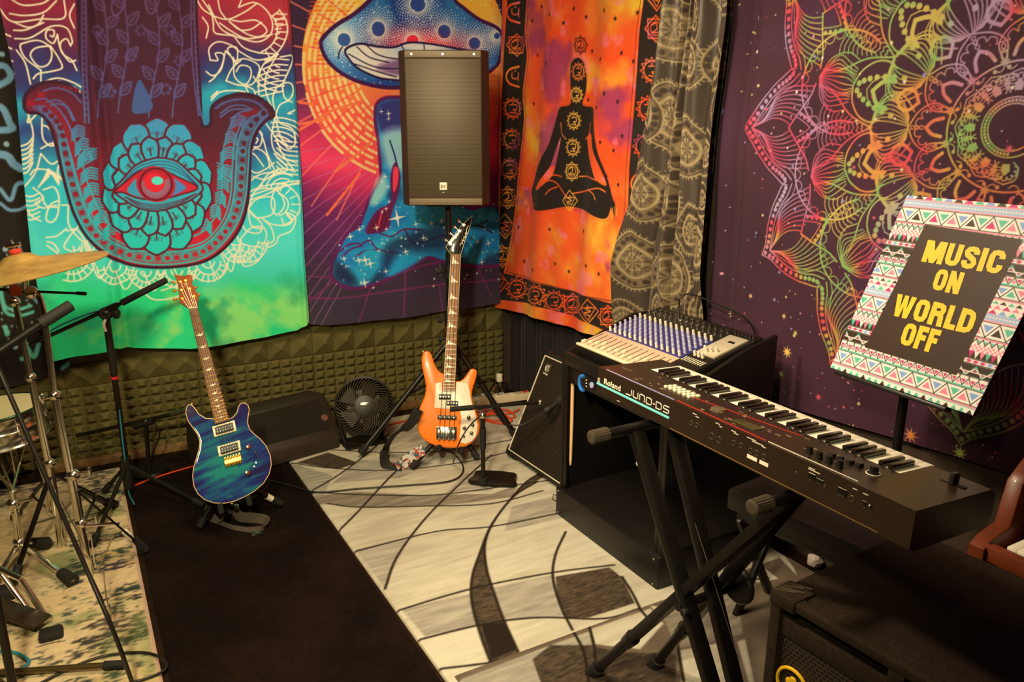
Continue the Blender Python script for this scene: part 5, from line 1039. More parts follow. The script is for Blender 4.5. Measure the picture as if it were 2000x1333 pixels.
MB().bar((hx, hy, zb-.01), (hx, hy, hub.z+.42), .0165, n=16).build('upper_pole', M_blkm, root)
MB().bar((hx, hy, hub.z+.45), (hx, hy, hub.z-.20), .0195, n=16).build('lower_pole', M_blkm, root)
for px, py in ((868, 530), (868, 625), (866, 662)):
    z = onk(px, py, Vector((hx, hy, 0))).z; c = MB().bar((hx, hy, z-.035), (hx, hy, z+.035), .030, n=16).build('collar', M_blk, root)
    k = Vector((hx, hy, z))-xb*.045-yb*.01; MB().bar((hx, hy, z), k, .006).bar(k-Vector((0, 0, .0)), k-xb*.02, .016, .014, n=8).build('clamp_knob', M_rub, c); MB().bar(k+Vector((0, 0, -.02)), k+Vector((0, 0, .035)), .004).build('locking_pin', M_chr, c)
feet = [onz(703, 887, .036), onz(1010, 856, .036)]; m_ = (feet[0]+feet[1])/2; cc = Vector((hx, hy, .036)); feet.append(cc+(cc-m_).normalized()*.34)
for f in feet:
    l = MB().bar(hub, f, .0145, n=12).build('leg', M_blkm, root); d = (f-hub).normalized(); MB().bar(f-d*.05, f, .021, .019, n=14).build('rubber_foot', M_rub, l)
    MB().bar(Vector((hx, hy, hub.z-.19)), hub.lerp(f, .5), .007).build('brace', M_blkm, root)
# ================================================================ floor monitor
A = onz(418, 944, .02); B = onz(666, 872, .02); d = (B-A); L = d.length+.0; d.normalize(); n_ = Vector((0, 0, 1)).cross(d)
MM = axes(B, (-d.x, -d.y, 0), (n_.x, n_.y, 0), (0, 0, 1))      # x: to the left, y: to the back
root = thing('floor_monitor', 'black floor monitor loudspeaker lying on its side behind the blue guitar', 'loudspeaker', B)
hm = PL(MM, 640, 765, 1, .16).z
prof = [(0, 0), (.0, .06), (.02, .10), (.13, hm-.01), (.16, hm), (.30, hm-.02), (.33, .12), (.30, 0)]
rg = [[(x, y+.0*x, z) for y, z in [(p[0], p[1]) for p in prof]] for x in (0,)]
mb = MB(MM)
def sec(x, k): return [(x, .165+(y-.165)*k, .14+(z-.14)*k) for y, z in prof]
mb.rings([sec(.0, .93), sec(.012, 1), sec(L-.012, 1), sec(L, .93)]); mb.build('cabinet', mat('monitor_poly', (46, 36, 29), .55, var=.1, scale=100, bump=.3, bscale=800), root, 30)
gl = MB(MM); e0, e1 = Vector((0, .026, .105)), Vector((0, .126, hm-.018)); nn = (e1-e0).normalized(); nv = Vector((0, -nn.z, nn.y))
for k in (0,):
    a0 = [(.045, *(e0+nv*.006).yz), (L-.045, *(e0+nv*.006).yz), (L-.045, *(e1+nv*.006).yz), (.045, *(e1+nv*.006).yz)]
    b0 = [(x, y+.004, z-.003) for x, y, z in a0]; gl.rings([b0, a0])
gl.build('grille', M_grl, root)
lg_ = PL(MM, 632, 808, 1, .06); MB(MM).disc((lg_.x, .055, .155), (0, -nv.y*-1, nv.z), .018, .004, 20).build('round_badge', M_sil, root)
for px in ((637, 776), (658, 845)):
    q = PL(MM, px[0], px[1], 1, .02 if px[1] > 800 else .13); MB(MM).ball(q, .006).build('screw', M_sil, root)
MB(MM).box((L-.02, .16, .13), (.03, .2, .2), .006).build('side_handle', mat('grey_panel', (110, 104, 84), .6, var=.1), root)
# ================================================================ floor fan
fp = onz(712, 868); tw = (O0-fp); tw.z = 0; tw.normalize(); rr = (onk(770, 793, fp)-onk(655, 793, fp)).length/2; fcn = onk(712, 793, fp); fcn.z = max(fcn.z, rr+.05)
fz = (tw+Vector((0, 0, .38))).normalized(); fx = Vector((0, 0, 1)).cross(fz).normalized()*1; fy = fz.cross(fx); FMx = axes(fcn, fx, fy, fz)
root = thing('floor_fan', 'small round black floor fan with spiral grille beside the floor monitor', 'fan', (fp.x, fp.y, 0))
MB(FMx).lathe([(rr*.72, -.12), (rr*.98, -.06), (rr, 0), (rr*1.0, .018), (rr*.93, .022), (rr*.9, .0), (rr*.86, -.05), (rr*.6, -.10)], 40).build('housing', M_blk, root)
for k in range(44):
    t = 2*math.pi*k/44; pts = []
    for j in range(7): f = j/6; a = t+f*.75; r = rr*(.93-f*.60); pts.append((r*math.cos(a), r*math.sin(a), .016+.02*math.sin(f*1.57)))
    MB(FMx).tube(pts, .0016, 5).build('grille_rib', mat('fan_rib', (92, 80, 60), .4, var=.1), root)
MB(FMx).lathe([(rr*.36, .028), (rr*.34, .038), (rr*.2, .042), (.001, .042)], 28).build('hub_disc', M_blk, root); MB(FMx).box((0, rr*.04, .043), (.05, .022, .004), .003).build('badge', M_sil, root)
for k in range(5):
    t = 2*math.pi*k/5; b = MB(FMx @ Matrix.Rotation(t, 4, 'Z')); b.rings([[(.03, -.02, -.03), (.03, .02, -.012), (.03, .02, -.010), (.03, -.02, -.028)], [(rr*.8, -.055, -.035), (rr*.8, .05, -.002), (rr*.8, .05, 0), (rr*.8, -.055, -.033)]]); b.build('blade', M_blk, root)
b = MB(); b.box(fp+Vector((0, .0, .012)), (.24, .16, .024), .008); b.build('base', M_blk, root)
for s in (-1, 1): MB().bar(fp+Vector((s*.10, .02, .02)), fcn+fx*s*rr*1.0-fz*.03, .012).build('support_arm', M_blk, root)
# ================================================================ power strips, cords
M_or_c = mat('orange_cord_jacket', (226, 70, 26), .5, var=.1)
def cable(name, pts, r, m, label, cat='cable', n=7): return MB().tube(cr(pts, 7), r, n).build(name, m, None, 60, label, cat)
def strip(c, ang, L, label, sw=True):
    M = Matrix.Translation(c) @ Matrix.Rotation(ang, 4, 'Z'); r = thing('power_strip', label, 'power strip', c)
    MB(M).box((0, 0, .02), (L, .06, .04), .004).build('body', mat('beige_plastic', (224, 208, 176), .45, var=.05), r)
    for i in range(5):
        s = MB(M).box((-L/2+.05+i*(L-.12)/5, 0, .041), (.034, .034, .004), .001).build('socket', M_white, r)
    if sw: MB(M).box((L/2-.028, 0, .043), (.026, .016, .010), .002).build('rocker_switch', mat('red_switch', (210, 40, 30), .4), r)
    MB(M).tube([(L/2, 0, .02), (L/2+.05, 0, .022), (L/2+.08, .01, .018)], [.009, .007, .005], 8).build('plug_lead', M_white, r)
c1 = onz(985, 775, .12); c1 = onk(982, 772, onz(982, 800)); 
strip((c1.x, c1.y, max(.015, onk(982, 775, c1).z-.03)), -.15, .34, 'beige power strip with a red switch on the floor by the corner')
c2 = onz(935, 790); strip((c2.x, c2.y, .015), .1, .22, 'second white power strip partly behind the bass guitar body', False)
cable('extension_cord', [onz(760, 830, .02), onz(800, 822, .02), onz(850, 826, .02), onz(900, 812, .02), onz(950, 812, .03), onz(985, 800, .03), onz(1005, 815, .02), onz(960, 822, .02), onz(930, 806, .02), onz(990, 808, .025), onz(1015, 800, .02)], .005, M_or_c, 'orange extension cord tangled on the rug behind the bass guitar')
cable('extension_cord', [onz(945, 800, .03), onz(975, 806, .03), onz(1000, 822, .02), onz(975, 828, .02), onz(940, 818, .02), onz(955, 808, .035), onz(990, 815, .025)], .005, M_or_c, 'second orange cord bunched beside the power strip')
cable('extension_cord', [onz(250, 955, .012), onz(290, 938, .012), onz(340, 922, .012), onz(400, 905, .012)], .004, M_or_c, 'thin orange cord along the wall behind the blue guitar')
M_cab = mat('black_cable', (24, 20, 17), .45, var=.1)
cable('audio_cable', [onz(530, 940, .02), onz(570, 950, .02), onz(620, 962, .02), onz(700, 955, .022), onz(800, 948, .022), onz(880, 940, .022), onz(905, 918, .022), onz(890, 890, .022), onz(860, 875, .03)], .0038, M_cab, 'black cable curving over the cream rug between the two guitars')
cable('audio_cable', [onz(880, 760, .05), onz(905, 745, .10), onz(920, 725, .06), onz(935, 745, .1), onz(960, 740, .12), onz(975, 760, .05), onz(960, 785, .03)], .005, M_cab, 'black cable tangle in the corner above the power strips')
cable('audio_cable', [onz(985, 830, .02), onz(965, 800, .05), onz(955, 770, .10), onz(975, 740, .12), onz(985, 765, .05)], .005, M_cab, 'black cable looping by the tripod leg in the corner')
wp = onk(975, 738, onz(975, 800)); r = thing('wall_adapter', 'small white plug adapter hanging above the power strip', 'plug', (wp.x, wp.y, wp.z-.03)); MB().box(wp, (.03, .03, .05), .006).build('body', M_white, r); MB().tube([wp-Vector((0, 0, .02)), wp-Vector((.01, 0, .06)), (wp.x, wp.y, .05)], .003).build('lead', M_cab, r)
# ================================================================ small microphone stand
mb_ = onz(965, 946); root = thing('microphone_stand', 'short black microphone stand with flat rounded base before the bass cabinet', 'microphone stand', (mb_.x, mb_.y, 0))
bpz = [(-.10, -.06), (.10, -.06), (.10, .0), (.085, .065), (-.085, .065), (-.10, .0)]
ang = math.atan2(onz(1000, 950).y-onz(930, 945).y, onz(1000, 950).x-onz(930, 945).x)
MB(Matrix.Translation((mb_.x, mb_.y, .016)) @ Matrix.Rotation(ang, 4, 'Z')).prism(cr(bpz, 3, True), 0, .022, .006).build('base_plate', M_blkm, root)
sp0 = onz(944, 945, .03); top = onk(948, 812, sp0)
MB().bar(sp0, (sp0.x, sp0.y, top.z), .0105, n=12).build('pole', M_blkm, root); MB().bar((sp0.x, sp0.y, top.z-.16), (sp0.x, sp0.y, top.z-.06), .0145, n=12).build('grip_sleeve', M_rub, root)
MB().bar(sp0, sp0+Vector((0, 0, .03)), .02, n=14).build('pole_socket', M_rub, root); hb = Vector((sp0.x, sp0.y, top.z)); MB().ball(hb, .017).build('pivot', M_chr, root)
tl = onk(880, 800, sp0); te = onk(1055, 786, onz(1030, 935)); MB().bar(tl, te, .0085, n=10).build('boom_arm', M_blkm, root); MB().bar(tl, tl.lerp(te, .25), .012, n=12).build('counterweight_grip', M_rub, root)
MB().ball(te, .013).build('swivel', M_chr, root)
ms_, me_ = onk(1062, 806, te), onk(1103, 776, te)
mr = thing('microphone', 'black microphone clipped on the boom in front of the bass cabinet', 'microphone', (ms_.x, ms_.y, ms_.z))
dd = (me_-ms_).normalized(); MB().bar(ms_, ms_.lerp(me_, .62), .010, .017, n=16).build('handle', M_blk, mr); h0 = ms_.lerp(me_, .62); MB().tube([h0, h0+dd*.012, ms_.lerp(me_, .9), me_], [.018, .024, .025, .014], 16).build('head', M_rub, mr)
MB().bar(ms_.lerp(me_, .1), ms_.lerp(me_, .3), .0215, n=14).build('clip', M_blk, mr)
cable('microphone_cable', [ms_, onk(1020, 830, te), onk(985, 826, te), onk(965, 800, sp0), onk(940, 812, sp0), onk(915, 835, sp0), onk(895, 870, sp0), onz(885, 905, .03)], .0034, M_cab, 'thin black cable hanging from the microphone past the bass guitar')
# ================================================================ bass cabinet leaning back
E0 = onz(989, 884, .040); E1 = Vector((E0.x+.015, E0.y-.62, .040)); T0 = onk(1066, 686, Vector((0, 0, 0))); T0 = ony(1066, 686, E0.y)
xa = (E1-E0).normalized(); ya = (T0-E0); ht = ya.length; ya.normalize(); za = xa.cross(ya).normalized(); AM = axes(E0, xa, ya, za); wd_ = .62
root = thing('bass_cabinet', 'black bass speaker cabinet with white piping leaning back against the wall', 'amplifier', (E0.x, E0.y, 0))
MB(AM).box((wd_/2, ht/2, -.14), (wd_, ht, .28), .012).build('cabinet', mat('black_vinyl', (32, 27, 23), .6, var=.15, scale=60, bump=.4, bscale=600), root)
gr = MB(AM).box((wd_/2, ht/2, .003), (wd_-.05, ht-.05, .010), .002).build('grille_cloth', None or mat('ribbed_cloth', (48, 40, 33), .85, var=.35, scale=100, bump=.6, bscale=1200, spec=.15), root)
rib = gr.data.materials[0].node_tree; wv = rib.nodes.new('ShaderNodeTexWave'); wv.bands_direction = 'Z'; wv.inputs['Scale'].default_value = 55
m2 = rib.nodes.new('ShaderNodeMixRGB'); m2.blend_type = 'MULTIPLY'; m2.inputs['Fac'].default_value = .5; bs_ = rib.nodes['Principled BSDF']; src = bs_.inputs['Base Color'].links[0].from_socket
rib.links.new(src, m2.inputs[1]); rib.links.new(wv.outputs['Color'], m2.inputs[2]); rib.links.new(m2.outputs[0], bs_.inputs['Base Color'])
q = .022; MB(AM).tube([(q, q, .009), (wd_-q, q, .009), (wd_-q, ht-q, .009), (q, ht-q, .009)], .0042, 8, True).build('white_piping', mat('ivory_piping', (232, 220, 195), .45), root, label='ivory piping round the grille')
lp = PL(AM, 1069, 723, 2, .01); pl_ = MB(AM).box((lp.x, lp.y, .011), (.05, .065, .004), .001).build('logo_plate', mat('dark_silver', (92, 86, 72), .35, .7, var=.1), root)
lt_ = MB(AM); lt_.tube([(lp.x+.016*math.cos(a), lp.y+.008+.016*math.sin(a), .0135) for a in np.linspace(.6, 5.9, 16)], .0016, 5); lt_.tube([(lp.x+.008*math.cos(a), lp.y+.008+.008*math.sin(a), .0135) for a in np.linspace(0, 6.2, 12)], .0014, 5); lt_.build('swirl_mark', M_white, pl_)
fit_text('Ampeg', AM, lp.x-.02, lp.x+.02, lp.y-.027, lp.y-.015, 'logo_letters', M_white, pl_, .01, z=.013)
for x, y in ((0, 0), (0, ht), (wd_, 0), (wd_, ht)): MB(AM).box((x+(.02 if x == 0 else -.02), y+(.02 if y == 0 else -.02), -.018), (.056, .056, .05), .012).build('corner_protector', M_blk, root)
for x in (.05, wd_-.05): MB(AM).bar((x, -.012, -.03), (x, .01, -.03), .018, n=14).build('foot', M_rub, root)
# ================================================================ black rack desk
X0, X1, Y0, Y1 = 1.70, 2.16, 1.94, 2.59
M_rack = mat('black_laminate', (20, 16, 14), .45, var=.15, scale=12, spec=.4)
root = thing('mixer_rack', 'black open rack cabinet with sloped sides holding the mixing console', 'rack', ((X0+X1)/2, (Y0+Y1)/2, 0))
def side(y, back_z, name='side_panel'):
    P = [(X0, .10), (X0, .735), (X0+.10, .765), (2.05, .862), (2.195, back_z-.01), (2.195, .62), (2.16, .58), (2.16, .10)]
    return MB(axes((0, y, 0), (1, 0, 0), (0, 0, 1), (0, -1, 0))).prism(P, -.009, .009, .002).build(name, M_rack, root)
side(Y1, .872); side(Y0, .905)
MB().box(((X0+X1)/2, (Y0+Y1)/2, .07), (X1-X0+.03, Y1-Y0+.03, .14), .006).build('bottom_case', M_rack, root)
MB().box((X1, (Y0+Y1)/2, .36), (.015, Y1-Y0-.02, .46), .001).build('back_panel', M_rack, root)
MB().box((X0+.012, (Y0+Y1)/2, .715), (.024, Y1-Y0-.02, .05), .002).build('top_rail', M_rack, root)
for y in (Y0+.022, Y1-.022): MB().box((X0+.008, y, .42), (.012, .022, .54), .001).build('rack_rail', mat('rail_black', (34, 28, 24), .4, .5), root)
for y in (Y0+.012, Y1-.005):
    for z in (.125, .025): MB().ball((X0-.014, y, z), .005).build('screw', M_sil, root)
MB().tube([(X0-.02, Y1-.0, .10), (X0-.035, Y1, .115), (X0-.04, Y1, .09), (X0-.02, Y1, .075)], .003).build('ring_pull', M_sil, root)
# blue-handled unit in the top of the rack
ru = thing('rack_unit', 'black rack unit with blue connector at the top left of the rack', 'rack unit', (X0+.15, (Y0+Y1)/2, .62))
MB().box((X0+.16, (Y0+Y1)/2, .655), (.30, Y1-Y0-.07, .075), .003).build('chassis', mat('rack_unit_black', (28, 24, 21), .4, .4), ru)
RMx = axes((X0+.008, Y1-.03, .62), (0, -1, 0), (0, 0, 1), (-1, 0, 0))
q = PL(RMx, 1142, 748, 2, .01); MB(RMx).tube([(q.x+.022*math.cos(a), q.y+.03*math.sin(a), .02) for a in np.linspace(1.2, 5.0, 12)], .007, 8).build('blue_connector', mat('blue_plastic', (40, 120, 210), .4), ru, label='blue connector')
q = PL(RMx, 1154, 753, 2, .01); MB(RMx).disc((q.x, q.y, .004), (0, 0, 1), .012, .004, 20).build('round_label', mat('label_blue', (170, 180, 230), .5), ru)
q = PL(RMx, 1136, 724, 2, .01); MB(RMx).box((q.x, q.y, .005), (.028, .006, .002)).build('white_label', M_white, ru)
for px in ((1143, 742), (1143, 748), (1143, 754)): q = PL(RMx, *px, 2, .012); MB(RMx).ball((q.x+.008, q.y, .012), .003).build('led', M_white, ru)
a_ = ony(1131, 757, Y1-.045); b_ = ony(1127, 914, Y1-.045)
MB().tube([(X0+.03, Y1-.03, .62), (X0+.03, Y1-.03, .45), (X0+.028, Y1-.03, .27), (X0+.028, Y1-.03, .245)], [.008, .008, .0065, .004], 10).build('drumstick', mat('pale_wood', (232, 190, 140), .5, var=.08, scale=20), None, 40, 'pale wooden stick standing against the inside of the rack', 'drumstick')
# ================================================================ mixing console
slope = Vector((.39, 0, .098)).normalized(); MX = axes((1.735, 2.555, .775), (0, -1, 0), tuple(slope), tuple(Vector((0, -1, 0)).cross(slope)))
mw, md = .585, .445
root = thing('mixing_console', 'grey and blue mixing console with rows of knobs on top of the rack', 'mixer', (1.95, 2.26, .78))
MB(MX).box((mw/2, md/2, -.035), (mw, md, .07), .006).build('chassis', M_blk, root)
MB(MX).box((mw*.40, .075, .001), (mw*.78, .15, .003), .001).build('fader_panel', mat('pinkish_grey_panel', (206, 180, 156), .5, var=.04), root, label='pinkish grey fader panel')
MB(MX).box((mw*.40, .235, .001), (mw*.78, .17, .003), .001).build('knob_panel', mat('blue_panel', (48, 44, 118), .5, var=.05), root, label='blue knob panel')
MB(MX).box((mw*.40, .38, .001), (mw*.78, .12, .003), .001).build('jack_panel', mat('black_panel', (30, 26, 24), .4), root, label='black jack panel')
MB(MX).box((mw*.895, .30, .004), (mw*.16, .17, .010), .003).build('master_section', mat('light_grey_panel', (190, 180, 162), .45), root, label='light grey master section')
MB(MX).box((mw*.40, .006, .004), (mw*.78, .012, .008), .002).build('armrest_strip', M_cream, root)
kp = MB(MX); kp.tube([(0, 0, 0), (0, 0, .006), (0, 0, .018), (0, 0, .020)], [.0062, .0056, .0048, .003], 10); m_kn = mat('lilac_knob', (186, 186, 214), .4, var=.04); m_kw = mat('white_knob', (232, 222, 200), .4, var=.04)
knobs = 0; NCH = 14; extra = MB(MX); proto = {}
def knob(x, y, m, key):
    if key not in proto:
        proto[key] = MB().tube([(0, 0, 0), (0, 0, .006), (0, 0, .018), (0, 0, .0195)], [.0064, .0058, .005, .003], 10).build('knob', m, None); o = proto[key]; o.parent = root
    else: o = proto[key].copy(); COL.objects.link(o)
    W_ = MX @ Matrix.Translation((x, y, .002)); o.matrix_basis = root_inv(root) @ W_; return o
for r in range(7):
    for c in range(NCH):
        x = .022+c*.0325; y = .165+r*.0262
        if knobs < 98: knob(x, y, None, 'w') if False else knob(x, y, m_kw if r in (0, 6) else m_kn, 'w' if r in (0, 6) else 'l'); knobs += 1
for c in range(NCH):
    x = .022+c*.0325; f = MB(MX); f.box((x, .075, .003), (.0022, .10, .002)); f.build('fader_slot', M_blk, root)
    yy = .03+.02*((c*5) % 4)*.5; MB(MX).box((x, yy, .009), (.011, .02, .012), .003).build('fader_cap', m_kw, root)
    MB(MX).bar((x, .37, .002), (x, .37, .014), .006, .0055, n=10).build('gain_knob', M_chr, root)
    MB(MX).bar((x, .405, .002), (x, .405, .012), .008, .007, n=12).build('jack_socket', M_sil, root)
for c in range(6): MB(MX).bar((mw*.82+c*.018, .41, .002), (mw*.82+c*.018, .41, .014), .006, n=10).build('jack_socket', M_sil, root)
for x, y in ((.50, .24), (.515, .23), (.53, .24), (.548, .25), (.50, .19), (.52, .19), (.54, .19)): MB(MX).bar((x, y, .008), (x, y, .026), .0065, .005, n=10).build('master_knob', m_kw, root)
MB(MX).box((.535, .335, .0095), (.03, .012, .003), .001).build('display', M_blk, root)
for i in range(9): MB(MX).box((.475+i*.012, .16-.004*i*0, .003), (.004, .03, .002)).build('label_strip', m_kw, root)
pj = ony(1306, 656, 2.35); MXq = MX @ Vector((.17, .40, .0))
r = thing('patch_cable', 'black patch cable plugged upright into the top of the mixing console', 'cable', MXq); MB().bar(MXq, MXq+Vector((0, 0, .05)), .007, .006, n=12).build('plug', M_sil, r)
MB().tube(cr([MXq+Vector((0, 0, .05)), MXq+Vector((.003, 0, .085)), MXq+Vector((.04, -.02, .10)), MXq+Vector((.10, -.10, .07)), MXq+Vector((.16, -.22, .02)), MXq+Vector((.20, -.26, -.10))], 6), .0035, 8).build('lead', M_cab, r)
# ================================================================ keyboard
K0 = onz(1169, 717, .954); K1 = onz(1789, 999, .954); kx_ = (K1-K0).normalized(); t = math.radians(2.5)
side_ = Vector((0, 0, 1)).cross(kx_).normalized(); ky_ = side_*math.cos(t)-Vector((0, 0, 1))*math.sin(t)
if ky_.x < 0: ky_ = -side_*math.cos(t)-Vector((0, 0, 1))*math.sin(t)
kz_ = kx_.cross(ky_)
if kz_.z < 0: kz_ = -kz_
KM = axes(K0, kx_, ky_, kz_); KL = (K1-K0).length; KD = .246; KH = .078
root = thing('synthesizer_keyboard', 'black synthesizer keyboard with its back panel facing the camera on an X stand', 'keyboard', tuple(K0.lerp(K1, .5)+Vector((.14, 0, -.11))))
m_kb = mat('keyboard_case', (48, 34, 25), .34, .25, var=.08, scale=20, bump=.05, bscale=900)
YB = .13
prof = [(0, 0), (.0, -KH), (.02, -KH-.006), (KD-.03, -KH), (KD, -KH+.02), (KD, -.035), (YB, -.03), (YB, 0)]
def kb_sec(x, f): return [(x, y, z) for y, z in f]
end = [(0, 0), (.0, -KH), (.02, -KH-.006), (KD-.03, -KH), (KD, -KH+.02), (KD, -.012), (KD-.015, 0), (YB, 0)]
kx0, kx1 = .066, .066+36*.0226; YK = PL(KM, 1264, 724, 2, 0).y; KW = KD-.004-YK; print('YK', YK)
MB(KM).rings([kb_sec(0, end), kb_sec(kx0-.002, end)]).build('end_block', m_kb, root, 20)
MB(KM).rings([kb_sec(kx1+.002, end), kb_sec(KL, end)]).build('end_block', m_kb, root, 20)
MB(KM).rings([kb_sec(kx0-.002, prof), kb_sec(kx1+.002, prof)]).build('case', m_kb, root, 20)
m_kw2 = mat('key_white', (252, 246, 228), .3, var=.01); m_kbk = mat('key_black', (26, 18, 13), .25, var=.1, coat=.4)
wk = MB(KM).box((0, 0, 0), (.0216, KD-YB-.001, .018), .0015).build('white_key', m_kw2, root); bkk = MB(KM).box((0, 0, 0), (.0125, (KD-YB)*.62, .013), .0025).build('black_key', m_kbk, root)
base = wk.matrix_basis.copy(); Ri = KM.to_3x3()
def put(o, x, y, z): o.location = Ri @ Vector((x, y, z))
for i in range(36):
    o = wk if i == 0 else wk.copy()
    if i: COL.objects.link(o)
    put(o, kx0+.0113+i*.0226, (KD+YB)/2, -.012)
n_ = 0
for i in range(35):       # i counted from the far right end = lowest C
    if i % 7 in (2, 6): continue
    o = bkk if n_ == 0 else bkk.copy()
    if n_: COL.objects.link(o)
    put(o, kx1-(i+1)*.0226, YB+(KD-YB)*.33, .002); n_ += 1
TPm = KM      # top plane drawing: x to the right in the photo, y away from the camera
def kline(p, q, r, m, name, plane=2, val=.0006, parent=None):
    a, b = PL(KM, *p, plane, val), PL(KM, *q, plane, val); return MB(KM).bar(a, b, r, n=4).build(name, m, parent or root, 0)
m_red = mat('red_stripe', (200, 50, 30), .4); m_cy = mat('cyan_stripe', (120, 215, 225), .4); m_lb = mat('pale_stripe', (170, 170, 220), .4); m_wl = mat('white_print', (225, 215, 200), .5)
kline((1185, 722), (1317, 781), .0010, m_lb, 'pale_stripe'); kline((1322, 782), (1496, 861), .0011, m_red, 'red_stripe'); kline((1501, 863), (1676, 941), .0011, m_wl, 'white_stripe')
kline((1316, 763), (1566, 852), .0008, m_red, 'red_stripe', val=.001)
# back panel: frame with x right, y up, z toward the camera
BKm = axes(K0, kx_, kz_, tuple(-ky_))
if kx_.cross(kz_).dot(-ky_) < 0: BKm = axes(K0, kx_, kz_, tuple(ky_))
def bq_(px, py): return PL(BKm, px, py, 2, 0)
a, b = bq_(1166, 749), bq_(1307, 816); MB(BKm).box(((a.x+b.x)/2, (a.y+b.y)/2, .0006), (b.x-a.x, .0062, .0012)).build('cyan_stripe', m_cy, root, 0)
a, b, c = bq_(1180, 751), bq_(1212, 763), bq_(1181, 737); fit_text('Roland', BKm, a.x, b.x, (a.y+b.y)/2-.001, (a.y+b.y)/2+.0155, 'brand_letters', m_wl, root, .02, z=.0003)
r0 = bq_(1168, 742); lg = MB(BKm)
for k in range(3): w_ = .010-.002*k; lg.tube([(r0.x+.001+k*.0014, r0.y-.006+k*.0012, .001), (r0.x+.001+w_, r0.y-.006+k*.0012, .001), (r0.x+.001+w_, r0.y+.006-k*.0012, .001), (r0.x+.001+k*.0014, r0.y+.006-k*.0012, .001)], .0005, 4, True)
lg.build('maker_mark', m_wl, root, 0)
a, b = bq_(1223, 770), bq_(1310, 810); jx, jw = a.x, (b.x-a.x)/7.6; jb = (a.y+b.y)/2; jh = .0175
def G(pts, ox, w=.9): return [(jx+(ox+x*w)*jw, jb+y*jh, .0008) for x, y in pts]
jl = {'J': [(-.35, .0), (.55, .0), (.75, .15), (.75, 1)], 'U': [(0, 1), (0, .15), (.15, 0), (.75, 0), (.9, .15), (.9, 1)], 'n': [(0, 0), (0, .85), (.15, 1), (.75, 1), (.9, .85), (.9, 0)], 'O': [(.15, 0), (0, .15), (0, .85), (.15, 1), (.8, 1), (.95, .85), (.95, .15), (.8, 0), (.15, 0)],
      '-': [(0, .45), (.3, .45)], 'D': [(0, 0), (0, 1), (.75, 1), (.95, .8), (.95, .2), (.75, 0), (0, 0)], 'S': [(.95, 1), (.15, 1), (0, .85), (0, .6), (.15, .5), (.8, .5), (.95, .38), (.95, .15), (.8, 0), (0, 0)]}
ox = .3
for ch, ad in (('J', 1.0), ('U', 1.15), ('n', 1.15), ('O', 1.15), ('-', .5), ('D', 1.2), ('S', 1.1)):
    MB(BKm).tube(G(jl[ch], ox), .0015, 4).build('model_letter', m_wl, root, 0); ox += ad
def bdash(px, py, w_, m=None, h=.0016): q = bq_(px, py); MB(BKm).box((q.x, q.y, .0004), (w_, h, .0008)).build('panel_print', m or m_wl, root, 0)
for px, py, w_ in ((1208, 784, .012), (1357, 809, .014), (1362, 815, .012), (1402, 828, .014), (1408, 834, .010), (1433, 843, .014), (1438, 848, .014), (1468, 858, .028), (1476, 865, .022), (1484, 868, .022), (1492, 874, .012), (1586, 916, .016), (1590, 921, .03), (1670, 956, .010), (1691, 966, .012)): bdash(px, py, w_)
for px, py, w_ in ((1469, 895, .030), (1492, 906, .026)): bdash(px, py, w_, M_tape, .0085)
for px, py, r_ in ((1350, 827, .0055), (1361, 831, .0055), (1390, 853, .008), (1404, 860, .008), (1433, 866, .006), (1447, 871, .006), (1466, 881, .006), (1478, 886, .006), (1492, 893, .006), (1555, 925, .003), (1664, 975, .006), (1611, 951, .003)):
    q = bq_(px, py); t_ = MB(BKm); t_.tube([(q.x+r_*math.cos(a), q.y+r_*math.sin(a), .0005) for a in np.linspace(0, 6.0, 12)], .0011, 5, True); t_.build('jack_socket', M_sil, root); 
for px, py, w_, h_ in ((1586, 932, .016, .014), (1601, 941, .018, .009), (1645, 962, .020, .015), (1688, 985, .008, .012)):
    q = bq_(px, py); MB(BKm).box((q.x, q.y, 0), (w_, h_, .003), .001).build('port', mat('port_black', (12, 10, 9), .3), root); MB(BKm).tube([(q.x-w_/2, q.y-h_/2, .001), (q.x+w_/2, q.y-h_/2, .001), (q.x+w_/2, q.y+h_/2, .001), (q.x-w_/2, q.y+h_/2, .001)], .0006, 4, True).build('port_rim', M_sil, root)
q = bq_(1700, 989); MB(BKm).ball((q.x, q.y, .001), .0035).build('screw', M_sil, root)
a, b = bq_(1310, 823), bq_(1717, 1022); MB(BKm).bar((a.x, -KH+.004, .0004), (b.x, -KH+.004, .0004), .0007, n=4).build('edge_line', mat('brass_line', (150, 120, 70), .4), root, 0)
# top panel controls
def tq(px, py): return PL(KM, px, py, 2, 0)
mb_btn = mat('lit_button', (240, 228, 200), .4)
for r in range(3):
    for c in range(6):
        a, b = tq(1300, 757), tq(1358, 776); x = a.x+(b.x-a.x)*(c/5)*.95+r*.002; y = tq(1309, 757).y-.010+r*.0135+c*0
        MB(KM).box((x, y, .002), (.0105, .0095, .006), .0015).build('pad_button', mb_btn, root)
q = tq(1403, 801); MB(KM).lathe([(.019, 0), (.018, .004), (.010, .0055)], 24, Matrix.Translation((q.x, q.y, 0))).build('value_dial', mat('dial_grey', (100, 84, 66), .35), root)
q = tq(1460, 830); MB(KM).box((q.x, q.y, .0005), (.075, .032, .002), .0005).build('display', mat('display_glass', (70, 66, 36), .12), root)
for px, py in ((1580, 886), (1599, 897), (1618, 905), (1639, 914)):
    q = tq(px, py); MB(KM).lathe([(.0085, 0), (.0075, .004), (.0065, .016), (.003, .017)], 16, Matrix.Translation((q.x, q.y, 0))).build('control_knob', M_blk, root)
